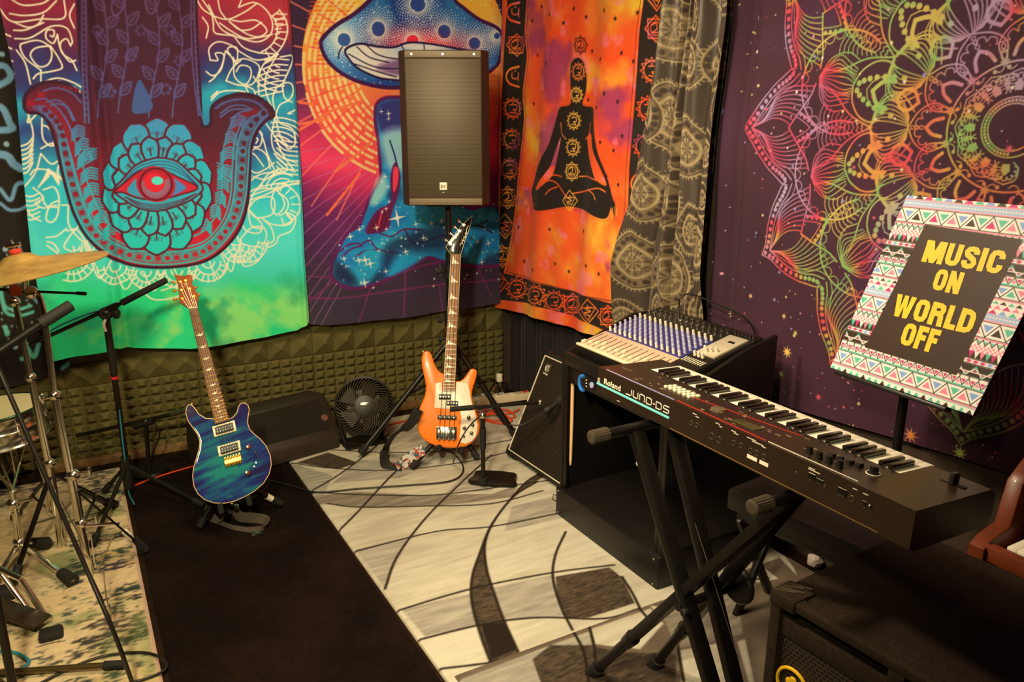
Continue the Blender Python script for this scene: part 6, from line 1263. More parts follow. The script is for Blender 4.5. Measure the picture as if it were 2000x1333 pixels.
for px, py in ((1624, 893), (1640, 899), (1660, 906), (1678, 912)):
    q = tq(px, py); MB(KM).box((q.x, q.y, .003), (.012, .016, .010), .002).build('slider_cap', M_blk, root)
q = tq(1706, 926); MB(KM).tube([(q.x+.014*math.cos(a), q.y+.014*math.sin(a), .001) for a in np.linspace(0, 6.1, 20)], .0014, 5, True).build('knob_ring', m_wl, root); MB(KM).lathe([(.009, 0), (.0085, .016), (.004, .017)], 16, Matrix.Translation((q.x, q.y, 0))).build('level_knob', M_blk, root)
rs = np.random.RandomState(3)
for k in range(46):
    x = .10+rs.rand()*.72; y = .02+rs.rand()*.09
    MB(KM).box((x, y, .0006), (.008+.008*rs.rand(), .0012 if k % 3 else .005, .0012)).build('panel_print' if k % 3 else 'panel_button', mat('dim_print', (128, 104, 80), .5), root, 0)
q = tq(1200, 727)
for i in range(5): MB(KM).box((.035+i*.009, .062+.001*i, .0004), (.006, .003, .0008)).build('panel_print', mat('dim_print', (128, 104, 80), .5), root, 0)
q = tq(1862, 946); lv = MB(KM); lv.box((q.x, q.y, .012), (.012, .020, .024), .003); lv.build('bender_lever', M_blk, root); MB(KM).box((q.x, q.y, .0008), (.05, .012, .002), .0008).build('lever_slot', mat('slot_black', (10, 8, 7), .4), root)
# ================================================================ X stand
zs = .846
root = thing('keyboard_stand', 'black double-braced X stand with ribbed end caps under the synthesizer', 'keyboard stand', (1.3, 1.33, 0))
ya_, yb2 = 1.56, 1.07
for y, xl in ((ya_, 1.165), (yb2, 1.235)):
    arm = MB().bar((xl, y, zs), (1.52, y, zs), .0135, n=16).build('support_arm', M_blkm, root)
    cp = MB()
    n = 40; rings = []
    for x, r0 in ((xl-.052, .012), (xl-.050, .0175), (xl+.0, .018), (xl+.004, .016)):
        rings.append([(x, y+(r0+(.0009 if k % 2 else -.0005))*math.cos(2*math.pi*k/n), zs+(r0+(.0009 if k % 2 else -.0005))*math.sin(2*math.pi*k/n)) for k in range(n)])
    cp.rings(rings); cp.build('end_cap', mat('ribbed_rubber', (66, 56, 44), .6, var=.1), arm, 20)
def leg(x, y0, x1, y1):
    p, e = Vector((x, y0, zs-.008)), Vector((x1, y1, .02)); k = p.lerp(e, .74)
    l = MB().sbar(p, k, .026, .040, (1, 0, 0)).build('leg', M_blkm, root, 30); d = (e-p).normalized()
    MB().bar(k-d*.01, k+d*.03, .022, .019, n=14).bar(k+d*.03, e, .0155, n=14).build('leg_sleeve', M_blkm, l); MB().bar(e-d*.05, e+d*.004, .021, n=14).build('rubber_foot', M_rub, l)
    return l
leg(1.262, ya_, 1.262, 1.065); leg(1.345, ya_-.06, 1.345, 1.115); leg(1.305, yb2, 1.215, 1.665); leg(1.385, yb2+.03, 1.40, 1.60)
for xx, yy, zz in ((1.257, 1.555, .80), (1.257, 1.538, .75), (1.33, 1.48, .78)):
    MB().disc((xx, yy, zz), (-1, 0, 0), .0065, .004, 12, .001).build('rivet', mat('pale_rivet', (220, 215, 205), .5), root)
for x, y0, y1 in ((1.2568, ya_, 1.065), (1.3298, ya_-.06, .98)):
    d = Vector((0, y1-y0, .02-zs+.01)); a = Vector((x, y0, zs-.01)); off = Vector((0, .0205, .0)); MB().bar(a+d*.03+off, a+d*.62+off, .0008, n=4).build('edge_highlight', mat('painted_edge_glint', (150, 140, 125), .4, .6), root, 0)  # thin pale bar stands in for light glinting along the black leg edge
hy_, hz_ = 1.335, .435
MB().bar((1.24, hy_, hz_), (1.43, hy_, hz_), .012, n=14).build('pivot_bolt', M_blkm, root)
MB().disc((1.43, hy_-.01, hz_+.01), (1, 0, 0), .055, .02, 28, .006).build('locking_disc', M_blk, root)
MB().disc((1.225, hy_-.05, hz_+.02), (-1, 0, 0), .011, .014, 18, .002).build('adjustment_knob', M_blk, root)
for y, x in ((1.065, 1.272), (.98, 1.345), (1.64, 1.29), (1.61, 1.385)): pass
# ================================================================ poster on a stand
ks = 2.28; Rr = [ray(1772, 382), ray(2101, 411), ray(1900, 812), ray(1622, 718)]
A_ = np.array([[Rr[1][i], -Rr[2][i], Rr[3][i]] for i in range(3)]); s_ = np.linalg.solve(A_, np.array(Rr[0]))
C0, C1, C3 = O0+Rr[0]*ks, O0+Rr[1]*(ks*s_[0]), O0+Rr[3]*(ks*s_[2])
xv = (C1-C0); PWd = xv.length; xv.normalize(); yv = (C0-C3); PHt = yv.length; yv.normalize()
yo = (yv-xv*yv.dot(xv)).normalized(); sh = yv.dot(xv); zv = xv.cross(yo)
PMx = axes(C3, xv, yo, zv)
def pq(px, py): v = PL(PMx, px, py, 2, 0); return (v.x, v.y)
po = Print(-.12, .7, -.02, .62, .0011, pq); po.base((252, 244, 226))
PK, LP, TL, BL, BKp = (206, 42, 108), (238, 130, 150), (90, 184, 150), (130, 160, 215), (52, 36, 26)
u0, u1 = -.10, .68
def srow(y, h): return y, y+h
def line_row(y, h, c): po.fill([(u0, y), (u1, y), (u1, y+h), (u0, y+h)], c, raw=True)
def tri_row(y, h, w_, cols, inv=False, outline=True):
    i = 0; u = u0
    while u < u1:
        for up_ in (True, False):
            cx = u+(0 if up_ else w_/2); s = 1 if up_ != inv else -1; yb3 = y if s > 0 else y+h
            if outline: po.line([(cx-w_*.5, yb3), (cx, yb3+s*h), (cx+w_*.5, yb3)], .0022, BKp, raw=True)
            po.fill([(cx-w_*.26, yb3+s*h*.17), (cx, yb3+s*h*.70), (cx+w_*.26, yb3+s*h*.17)], cols[i % len(cols)], raw=True); i += 1
        u += w_
def band_block(y, hts):
    pass
y = PHt+.004
seq = [('t', .016, .03, [PK, TL, BL, BKp]), ('l', .003, LP), ('d', .017), ('l', .003, LP), ('k', .002), ('T', .038, .055, [LP, BL, BKp, TL, PK, TL]), ('k', .002), ('l', .004, LP), ('T', .014, .018, [(250, 240, 220), TL]), ('c', .017), ('z', .019), ('k', .002), ('a', .009), ('k', .002), ('v', .03), ('k', .002), ('T', .017, .026, [LP, PK]), ('l', .004, TL), ('k', .002), ('T', .030, .05, [BL, TL, LP]), ('k', .002), ('l', .004, LP), ('t', .010, .02, [TL, BKp]), ('t', .012, .024, [LP, PK]), ('t', .013, .026, [BL, TL, PK])]
def draw(seq, y):
    for r in seq:
        k, h = r[0], r[1]
        if k == 'l': line_row(y-h, h, r[2])
        elif k == 'k': line_row(y-h, h, BKp)
        elif k == 'd':
            line_row(y-h, h, (168, 184, 226)); u = u0
            while u < u1: po.dot((u, y-h/2), .0024, (248, 244, 240), raw=True); u += .0085
        elif k == 'T': tri_row(y-h, h, r[2], r[3])
        elif k == 't':
            u = u0; i = 0
            while u < u1: po.fill([(u-r[2]*.45, y-h), (u, y-.001), (u+r[2]*.45, y-h)], r[3][i % len(r[3])], raw=True); u += r[2]; i += 1
        elif k == 'c':
            u = u0; i = 0
            while u < u1:
                for j in range(3):
                    if (i+j) % 2: po.fill([(u, y-h+j*h/3), (u+.0062, y-h+j*h/3), (u+.0062, y-h+(j+1)*h/3), (u, y-h+(j+1)*h/3)], LP, raw=True)
                u += .0062; i += 1
        elif k == 'z':
            line_row(y-h, h, BKp); u = u0; i = 0
            while u < u1: po.fill([(u, y), (u+.014, y), (u+.007, y-h)], [TL, PK, (250, 240, 220), LP][i % 4], raw=True); u += .015; i += 1
        elif k == 'a':
            u = u0; i = 0
            while u < u1: po.fill([(u, y-h/2), (u+.009, y), (u+.018, y-h/2), (u+.009, y-h)], BL if i % 4 == 1 else PK, raw=True); u += .019; i += 1
        elif k == 'v':
            line_row(y-h, h, BKp); u = u0
            while u < u1:
                for j, c in enumerate((TL, (250, 240, 220), LP, (250, 240, 220))): po.line([(u, y-h-.001+j*.004), (u+.022, y-.003-j*.005*0+(-j*.0055)), (u+.044, y-h-.001+j*.004)], .0024, c, raw=True)
                u += .046
        y -= h+.0006
    return y
draw([('l', .002, BKp)]*0+seq+seq[2:]+seq[5:], y)
# fixed bottom rows
line_row(-.01, .098, (252, 244, 226)); draw([('T', .019, .026, [LP, PK]), ('l', .004, TL), ('k', .002), ('T', .036, .052, [LP, BL, LP, TL]), ('k', .002), ('l', .004, LP), ('l', .002, TL), ('t', .016, .022, [TL, BKp, TL])], .086)
inner = [(1807, 439), (1998, 468), (1868, 734), (1689, 679)]
po.fill([pq(*p) for p in inner], (58, 38, 28), raw=True)
nu_, nv_ = 420, 480; S, T = np.meshgrid(np.linspace(0, 1, nu_), np.linspace(0, 1, nv_)); Ux = S*PWd+T*PHt*sh; Vy = T*PHt*math.sqrt(1-sh*sh)
pc3, px3, py3, pz3 = np.array(C3), np.array(xv), np.array(yo), np.array(zv)
Pp = pc3+Ux[..., None]*px3+Vy[..., None]*py3+pz3*.0005
root = thing('poster_board', 'poster board reading MUSIC ON WORLD OFF inside a colourful triangle-pattern border', 'poster', C3)
grid_object('printed_face', Pp, po.sample(Ux, Vy), colmat('poster_print', .5, spec=.35), parent=root, gain=1.1, tint=(1, .92, .78))
sg = math.sqrt(1-sh*sh); quad = [(0, 0), (PWd, 0), (PWd+PHt*sh, PHt*sg), (PHt*sh, PHt*sg)]
MB(PMx).prism(quad, -.012, 0, .001).build('backing_board', mat('board_edge', (40, 32, 28), .6), root)
m_y = mat('yellow_letters', (250, 212, 40), .5, var=.03)
LET = {'M': (.98, [[(.13, 0), (.13, 1)], [(.85, 0), (.85, 1)]], [[(0, 1), (.36, 1), (.49, .55), (.62, 1), (.98, 1), (.98, .8), (.60, 0), (.38, 0), (0, .8)]]),
 'U': (.70, [[(.14, 1), (.14, .30), (.19, .17), (.35, .13), (.51, .17), (.56, .30), (.56, 1)]], []),
 'S': (.68, [[(.55, .66), (.55, .78), (.48, .86), (.34, .88), (.2, .85), (.135, .74), (.17, .62), (.5, .42), (.55, .28), (.49, .16), (.34, .12), (.19, .15), (.13, .26), (.13, .36)]], []),
 'I': (.28, [[(.14, 0), (.14, 1)]], []), 'C': (.68, [[(.55, .64), (.55, .76), (.48, .86), (.34, .88), (.2, .85), (.14, .72), (.14, .28), (.2, .15), (.34, .12), (.48, .14), (.55, .24), (.55, .38)]], []),
 'O': (.70, [[(.35, .88), (.2, .85), (.14, .72), (.14, .28), (.2, .15), (.35, .12), (.5, .15), (.56, .28), (.56, .72), (.5, .85), (.35, .88), (.2, .85)]], []),
 'N': (.72, [[(.13, 0), (.13, 1)], [(.59, 0), (.59, 1)]], [[(0, 1), (.27, 1), (.72, 0), (.45, 0)]]),
 'W': (1.0, [], [[(0, 1), (.26, 1), (.33, .38), (.40, 1), (.60, 1), (.67, .38), (.74, 1), (1, 1), (.82, 0), (.58, 0), (.5, .5), (.42, 0), (.18, 0)]]),
 'R': (.72, [[(.13, 0), (.13, 1)], [(.2, .88), (.42, .88), (.54, .84), (.57, .72), (.53, .58), (.40, .53), (.2, .53)], [(.42, .53), (.54, .42), (.58, .0)]], []),
 'L': (.52, [[(.13, 0), (.13, 1)], [(.1, .11), (.52, .11)]], []), 'F': (.54, [[(.13, 0), (.13, 1)], [(.1, .89), (.54, .89)], [(.1, .52), (.49, .52)]], []),
 'D': (.70, [[(.13, 0), (.13, 1)], [(.2, .88), (.38, .88), (.52, .82), (.57, .68), (.57, .32), (.52, .18), (.38, .12), (.2, .12)]], [])}
def block_word(txt, x0, x1, y0, h, M, name, m, parent, sw=.25):
    tot = sum(LET[c][0] for c in txt)+.06*(len(txt)-1); s = (x1-x0)/tot; ox = 0
    for c in txt:
        wd, strokes, polys = LET[c]; mb = MB(M); f = lambda p: (x0+(ox+p[0])*s, y0+p[1]*h)
        for si, st in enumerate(strokes):
            zz = .0016+.00015*si; n = len(st); L_ = []; R2 = []
            closed = n > 4 and st[1] == st[-1]
            for i, p in enumerate(st):
                a = st[max(i-1, 0)]; b = st[min(i+1, n-1)]
                if closed and i == 0: a = st[-3]
                if closed and i == n-1: a, b = st[0], st[2]
                tx, ty = (b[0]-a[0]), (b[1]-a[1]); l = math.hypot(tx, ty) or 1; nx, ny = -ty/l*sw/2, tx/l*sw/2
                ny *= .92; L_.append(f((p[0]+nx, p[1]+ny))); R2.append(f((p[0]-nx, p[1]-ny)))
            for i in range(n-1):
                try: mb.quad((*L_[i], zz+i*.00002), (*R2[i], zz+i*.00002), (*R2[i+1], zz+i*.00002), (*L_[i+1], zz+i*.00002))
                except ValueError: pass
        for P_ in polys: mb.quad(*[(*f(p), .0022) for p in P_])
        mb.build(name, m, parent, 0); ox += wd+.06
for txt, bl, br, tl_ in (('MUSIC', (1799, 512), (1954, 536), (1814, 471)), ('ON', (1818, 567), (1872, 575), (1835, 527)), ('WORLD', (1740, 618), (1897, 652), (1754, 577)), ('OFF', (1755, 675), (1826, 689), (1774, 634))):
    a, b, c = pq(*bl), pq(*br), pq(*tl_); block_word(txt, a[0], b[0], (a[1]+b[1])/2, abs(c[1]-a[1])*1.02, PMx, 'letter', m_y, root)
root = thing('poster_stand', 'black upright stand holding the poster board behind the synthesizer', 'stand', (0, 0, 0))
bp = onk(1765, 780, C3.lerp(C1, .35)-zv*.03); root.location = (bp.x, bp.y, 0)
MB().bar((bp.x, bp.y, .03), (bp.x, bp.y, bp.z+.20), .013, n=14).build('pole', M_blkm, root)
MB(PMx).box((PWd*.45, .10, -.020), (PWd*.8, .20, .008), .003).build('support_desk', M_blk, root); MB(PMx).box((PWd*.45, -.008, -.006), (PWd*.8, .012, .03), .003).build('lip', M_blk, root)
for k in range(3):
    a = 2.1*k+.4; l = MB().bar((bp.x, bp.y, .18), (bp.x+.17*math.cos(a), bp.y+.17*math.sin(a), .040), .009, n=10).build('leg', M_blkm, root); MB().bar((bp.x+.15*math.cos(a), bp.y+.15*math.sin(a), .055), (bp.x+.18*math.cos(a), bp.y+.18*math.sin(a), .040), .012, n=10).build('rubber_foot', M_rub, l)
# ================================================================ bass cabinet in the front right corner
zc = .60; c0 = onz(1505, 1152, zc); c1 = onz(1732, 1049, zc); c2 = onz(1730, 1333, zc)
dx = (c1-c0).normalized(); dy = Vector((dx.y, -dx.x, 0)); CM = axes(c0, tuple(dx), tuple(-dy), (0, 0, 1))   # x to the back, y negative = right along the front
CMi = Matrix.Identity(4); Wc, Dc = .62, .555
CM = axes((c0.x, c0.y, 0), dx, -dy, (0, 0, 1))
root = thing('bass_cabinet', 'black carpet-covered bass cabinet with a yellow round logo at the front right', 'amplifier', (c0.x+.28, c0.y-.3, 0))
def cbox(x0, x1, y0, y1, z0, z1, bev=.006): return MB(CM).box(((x0+x1)/2, (y0+y1)/2, (z0+z1)/2), (abs(x1-x0), abs(y1-y0), abs(z1-z0)), bev)
cbox(.03, Dc, -Wc, 0, .02, zc-.004, .012).build('cabinet', M_carp, root)
cbox(-.0, .032, -Wc, -.0, zc-.022, zc, .004).build('top_lip', M_carp, root)
for y in (-.016, -Wc+.016): cbox(0, .032, y-.014, y+.014, .02, zc-.02, .004).build('side_lip', M_carp, root)
cbox(0, .032, -Wc, 0, .02, .045, .004).build('bottom_lip', M_carp, root)
cbox(.008, .03, -Wc+.03, -.03, zc-.10, zc-.055, .003).build('port_bar', M_carp, root); cbox(.0, .03, -Wc/2-.018, -Wc/2+.018, zc-.06, zc-.02, .003).build('port_divider', M_carp, root)
g = cbox(.012, .018, -Wc+.03, -.03, .05, zc-.10, .001).build('grille', gmat('cab_grille', (56, 46, 38), (12, 10, 8), .012, .010, .22), root)
flat_uv(g, CM @ Matrix(((0, 0, 1, 0), (1, 0, 0, 0), (0, 1, 0, 0), (0, 0, 0, 1))))
for y, s in ((0, 1), (-Wc, -1)):
    cp = cbox(-.004, .07, y-.0 if s > 0 else y, y-.07*s, zc-.03, zc+.004, .006).build('corner_protector', mat('dark_corner', (56, 46, 38), .4, .5), root)
    for k in range(4):
        a, b = CM @ Vector((.004+.014*k, y-.008*s, zc+.005)), CM @ Vector((.03+.014*k, y-(.045+.012*(k % 2))*s, zc+.005)); MB().sbar(a, b, .006, .003).build('corner_rib', mat('worn_metal', (120, 108, 88), .35, .7), cp)
GMx = CM @ Matrix(((0, 0, -1, .012), (-1, 0, 0, 0), (0, 1, 0, 0), (0, 0, 0, 1)))    # x: right along the face, y: up, z: toward the camera
q = PL(GMx, 1548, 1330, 2, .002); m_yl = mat('logo_yellow', (240, 190, 20), .45)
rg = .040; MB(GMx).tube([(q.x+rg*math.cos(a), q.y-.012+rg*math.sin(a), .003) for a in np.linspace(0, 2*math.pi, 33)[:-1]], .0042, 6, True).build('logo_ring', m_yl, root)
fg = MB(GMx); fg.ball((q.x+.002, q.y+.001, .003), .010, sc=(1, 1, .25)); fg.ball((q.x+.001, q.y-.018, .003), .018, sc=(1, .8, .15)); fg.ball((q.x-.010, q.y-.008, .003), .008, sc=(1, 1.3, .25)); fg.build('logo_figure', m_yl, root)
fit_text('MARKBASS', GMx, q.x+.055, q.x+.21, q.y-.035, q.y-.010, 'logo_letters', mat('logo_orange', (225, 100, 30), .5), root, .03, z=.002)
# ================================================================ padded bench behind the stand, paper
bs = onz(1420, 958, .47); root = thing('padded_bench', 'black padded bench in the shadow behind the synthesizer stand', 'bench', (bs.x+.16, bs.y-.28, 0))
BMx = axes((bs.x, bs.y, 0), (.97, .12, 0), (-.12, .97, 0), (0, 0, 1))
MB(BMx).box((.13, -.26, .44), (.26, .52, .075), .012).build('seat', mat('black_vinyl_seat', (30, 24, 21), .5, var=.1, bump=.2), root); MB(BMx).box((.13, -.26, .39), (.22, .46, .03), .004).build('seat_board', M_blk, root)
for y in (-.06, -.46):
    for s in (0, 1): MB(BMx).sbar((.02 if s else .24, y+.015*s, .38), (.24 if s else .02, y+.015*s, .012), .028, .02, (0, 1, 0)).build('leg', M_blkm, root)
pp_ = onz(1591, 1095, .03); mb = MB(); r_ = bmesh.ops.create_icosphere(mb.bm, subdivisions=2, radius=.028)['verts']
for v in r_: v.co = v.co*(1+.35*mnoise.noise(v.co*60))+Vector(pp_)
mb.build('crumpled_paper', mat('paper', (225, 215, 205), .8), None, 0, 'crumpled white paper scrap on the floor behind the bass cabinet', 'paper')
# ================================================================ upright piano at the right edge
M_wood = mat('cherry_wood', (112, 50, 24), .42, var=.3, scale=10, coat=.15)
root = thing('upright_piano', 'reddish brown wooden piano end with ivory keys at the right edge', 'piano', (2.05, .5, 0))
yP = .98
cz = .90
cheek = [(1.86, .54), (1.86, .62), (1.89, .64), (1.96, .655), (1.985, .765), (2.01, .785), (2.27, .985), (2.27, .54)]
MB(axes((0, yP-.02, 0), (1, 0, 0), (0, 0, 1), (0, -1, 0))).prism(cheek, -.02, .02, .005).build('cheek', M_wood, root)
MB().box((2.08, .45, .56), (.38, 1.02, .05), .006).build('key_bed', M_wood, root)
MB().box((1.885, .45, .605), (.03, 1.02, .05), .006).build('key_slip', M_wood, root)
MB().box((2.15, .45, .75), (.05, 1.02, .20), .006).build('fallboard', M_wood, root); MB().box((2.12, .45, .69), (.09, 1.02, .022), .006).build('moulding', M_wood, root)
MB().box((2.26, .45, .60), (.03, 1.02, 1.16), .006).build('back_board', M_wood, root); MB().box((2.18, .45, 1.0), (.20, 1.06, .025), .006).build('top_lid', M_wood, root)
MB().box((2.20, .93, .30), (.10, .06, .60), .006).build('leg', M_wood, root); MB().box((1.90, .93, .30), (.06, .06, .60), .01).build('leg', M_wood, root)
kw = MB().box((0, 0, 0), (.145, .0222, .022), .002).build('white_key', m_kw2, root); kb_ = kw.location.copy()
for i in range(24):
    o = kw if i == 0 else kw.copy()
    if i: COL.objects.link(o)
    o.location = Vector((1.975, .90-i*.0232, .622))
bk2 = MB().box((0, 0, 0), (.09, .012, .016), .002).build('black_key', m_kbk, root); n_ = 0
for i in range(23):
    if i % 7 in (2, 6): continue
    o = bk2 if n_ == 0 else bk2.copy()
    if n_: COL.objects.link(o)
    o.location = Vector((2.0, .90-(i+.5)*.0232, .638)); n_ += 1
# ================================================================ drum hardware and microphone stands at the left
def K(px, py, p): return onk(px, py, p)
def tripod(root, hub, feet, z0, r=.008, m=None, brace=None):
    for f in feet:
        f = Vector(f); l = MB().bar(hub, f, r, n=10).build('leg', m or M_blkm, root); d = (f-hub).normalized(); MB().bar(f-d*.045, f+d*.008, r*1.8, r*1.6, n=12).build('rubber_foot', M_rub, l)
        if brace is not None: MB().bar(brace, hub.lerp(f, .55), r*.6, n=8).build('brace', m or M_blkm, root)
# ---- tall black boom stand
b = onz(256, 972); root = thing('microphone_stand', 'tall black microphone boom stand with a red tape ring left of the blue guitar', 'microphone stand', b)
ct = K(212, 622, b); MB().bar((b.x, b.y, .10), (b.x, b.y, ct.z), .0125, n=14).build('lower_pole', M_blkm, root); MB().bar((b.x, b.y, ct.z-.25), (b.x, b.y, ct.z), .0155, n=14).build('pole_sleeve', M_blk, root)
rz = K(225, 738, b).z; MB().bar((b.x, b.y, rz-.006), (b.x, b.y, rz+.006), .0165, n=14).build('red_tape_ring', mat('red_tape', (190, 30, 40), .5), root)
pv = Vector((b.x, b.y, ct.z+.02)); tw_ = (O0-pv).normalized(); MB().disc(pv-tw_*.01, tw_, .028, .03, 20, .005).ball(pv, .024).build('boom_clutch', M_blk, root); MB().disc(pv+rt*.035, rt, .022, .02, 16, .004).build('clutch_knob', M_rub, root)
e0, e1, e2 = K(62, 672, b), K(238, 592, b), K(328, 551, b)+Vector((0, .05, 0)); MB().bar(e0, e1, .0085, n=12).build('boom_arm', M_blkm, root); MB().bar(e1, e2, .0145, .013, n=14).build('counterweight_grip', M_rub, root)
MB().bar(e0.lerp(e1, .82), e0.lerp(e1, .95), .014, n=12).build('boom_collar', M_blk, root)
ribbon('white_ribbon', [K(208, 620, b)+tw_*.02, K(203, 633, b)+tw_*.03, K(207, 648, b)+tw_*.02], [(1, 0, 0), (1, 0, .3)], .010, .002, M_tape, parent=root)
hub = Vector((b.x, b.y, .16)); tripod(root, hub, [onz(395, 986, .028), onz(182, 1062, .028), onz(205, 958, .028)], 0, .0085)
MB().bar((b.x, b.y, .05), (b.x, b.y, .20), .021, n=14).build('leg_collar', M_blk, root)
cable('microphone_cable', [K(215, 640, b)-tw_*.03, K(222, 700, b)-tw_*.02, K(237, 840, b)+tw_*.02, K(244, 900, b)+tw_*.02, K(251, 960, b), onz(262, 985, .03)], .0032, mat('teal_cable', (40, 130, 150), .5), 'teal cable running down the tall black boom stand')
cable('microphone_cable', [K(70, 668, b), K(110, 640, b), K(160, 618, b), K(205, 604, b)], .003, mat('blue_cable', (36, 80, 130), .5), 'dark blue cable strung along the boom over the green tapestry')
# ---- low boom stand behind the blue guitar
b = onz(292, 925); root = thing('microphone_stand', 'low black microphone stand standing in front of the foam behind the blue guitar', 'microphone stand', b)
t_ = K(285, 824, b); MB().bar((b.x, b.y, .02), (t_.x, t_.y, t_.z), .011, n=12).build('pole', M_blkm, root); MB().disc((b.x, b.y, .006), (0, 0, 1), .09, .018, 26, .005).build('base_plate', M_blkm, root)
MB().bar(K(150, 852, b), K(335, 810, b), .0095, n=12).build('boom_arm', M_blkm, root); MB().bar(K(335, 810, b), K(366, 800, b), .012, n=14).build('chrome_sleeve', M_sil, root, label='chrome sleeve')
MB().ball(t_, .02).bar(K(262, 832, b), K(300, 822, b), .02, .017, n=14).build('swivel', M_blk, root); MB().tube(cr([K(302, 826, b), K(312, 850, b), K(300, 880, b), K(292, 905, b)], 5), .004).build('looped_lead', M_cab, root)
cable('instrument_cable', [onz(235, 925, .012), onz(300, 940, .012), onz(380, 960, .012), onz(430, 985, .012), onz(500, 970, .012), onz(530, 940, .012)], .004, M_cab, 'black cable lying on the black rug behind the blue guitar')
# ---- cymbal
dep = 2.49; cc = O0+ray(38, 514)*dep; xr = (rt*1.0+up*.17).normalized(); nz = Vector((0, 0, 1)); nz = (nz-xr*nz.dot(xr)).normalized(); nz = (nz*1.0-fw*.05).normalized(); CYM = frame(xr, nz, cc)
root = thing('crash_cymbal', 'worn bronze crash cymbal tilted over the drum hardware', 'cymbal', cc)
R_ = .255; m_cy2 = mat('bronze', (196, 160, 92), .5, .45, var=.25, scale=18, bump=.2, bscale=120)
MB(CYM).lathe([(R_, -.028), (R_*.8, -.018), (R_*.5, -.006), (R_*.26, .003), (R_*.22, .010), (R_*.15, .024), (R_*.06, .030), (.006, .031), (.005, .029), (R_*.15, .022), (R_*.22, .008), (R_*.5, -.008), (R_*.8, -.020), (R_*.998, -.030)], 56).build('bowl', m_cy2, root, 60)
cs_ = thing('cymbal_stand', 'chrome cymbal boom stand with curved neck and black double-braced legs', 'cymbal stand', onz(176, 1128))
b = onz(176, 1128); P = lambda px, py: K(px, py, b)
MB(CYM).bar((0, 0, -.05), (0, 0, .075), .004, n=8).build('threaded_rod', M_chr, cs_); MB(CYM).disc((0, 0, .031), (0, 0, 1), .018, .014, 16, .003).build('felt_washer', mat('red_felt', (190, 50, 36), .9), cs_, label='red felt washer')
MB(CYM).box((.0, 0, .058), (.05, .008, .014), .003).build('wing_nut', M_chr, cs_)
tl_ = CYM @ Vector((0, 0, -.05)); pa, pb_, pc_, pd = P(62, 572), P(84, 604), P(106, 768), P(139, 930)
MB().tube(cr([tl_, P(52, 566), P(72, 574), pb_, P(95, 680), pc_], 6), .0105, 12).build('upper_tube', M_chr, cs_); MB().bar(pc_, pd, .0135, n=14).build('middle_tube', M_chr, cs_); MB().bar(pd, P(176, 1128), .0150, n=14).build('lower_tube', M_chr, cs_)
for q, w_ in ((P(62, 572), .024), (P(106, 772), .022), (P(143, 928), .024), (P(158, 1022), .022)): MB().ball(q, w_, sc=(1, 1, .9)).build('clamp', M_chr, cs_)
for q, d_ in ((P(106, 775), (-22, 4)), (P(143, 926), (32, -4)), (P(158, 1022), (30, -8))):
    px = proj = None; a = q; e = q+rt*(d_[0]/540)+up*(-d_[1]/540); MB().bar(a, e, .005, n=8).build('wing_bolt', M_chr, cs_); MB().box(e, (.012, .008, .035), .003).build('wing_handle', M_chr, cs_)
MB().bar(P(70, 570), P(168, 574), .0045, n=8).bar(P(150, 573), P(168, 574), .0065, n=8).build('tilter_arm', M_blkm, cs_)
hubA, hubB = P(146, 935), P(160, 1028)
for f, g_ in ((onz(210, 985, .034), (172, 948)), (onz(282, 1072, .034), (200, 1030)), (onz(172, 1108, .034), (128, 1070))):
    l = MB().sbar(hubA.lerp(hubB, .25), f, .020, .008, (0, 0, 1)).build('leg', M_blkm, cs_); MB().bar(hubB, hubA.lerp(f, .62), .006, n=8).build('brace', M_chr, cs_); d = (f-hubA).normalized(); MB().bar(f-d*.06, f+d*.01, .014, .016, n=10).build('rubber_foot', M_rub, l)
tb_ = hubA.lerp(hubB, .25).lerp(onz(282, 1072, .02), .72); dd_ = (onz(282, 1072, .02)-hubA).normalized(); MB().bar(tb_-dd_*.012, tb_+dd_*.012, .0125, n=10).build('white_tape_band', M_tape, cs_)
# ---- second chrome stand with a reddish knob
b = onz(122, 1075); s2 = thing('cymbal_stand', 'second chrome stand with an amber tilter knob at the far left', 'cymbal stand', b); P = lambda px, py: K(px, py, b)
MB().bar(P(28, 582), P(60, 737), .0105, n=12).build('upper_tube', M_chr, s2); MB().bar(P(60, 737), P(96, 910), .0135, n=12).build('middle_tube', M_chr, s2); MB().bar(P(96, 910), P(122, 1070), .0155, n=12).build('lower_tube', M_chr, s2)
MB().disc(P(30, 568), tuple((O0-P(30, 568)).normalized()), .022, .02, 18, .004).build('amber_knob', mat('copper_knob', (150, 66, 30), .25, .7), s2); MB().bar(P(-30, 562), P(62, 572), .006, n=10).build('tilter_arm', M_blkm, s2)
for q in (P(28, 590), P(60, 737), P(98, 905)): MB().ball(q, .02).build('clamp', M_chr, s2)
MB().bar(P(98, 905), P(112, 902), .005, n=8).build('wing_bolt', M_chr, s2); hub = P(99, 925)
for f in (onz(28, 1132, .034), onz(222, 985, .034), onz(30, 1010, .034)): l = MB().sbar(hub, f, .018, .008, (0, 0, 1)).build('leg', M_blkm, s2); d = (f-hub).normalized(); MB().bar(f-d*.05, f+d*.01, .016, .019, n=10).build('rubber_foot', M_rub, l); MB().bar(P(112, 1010), hub.lerp(f, .5), .005, n=8).build('brace', M_chr, s2)
MB().tube(cr([P(75, 900), P(95, 960), P(93, 1000)], 4), .009, 10).build('memory_lock_rod', M_chr, s2)
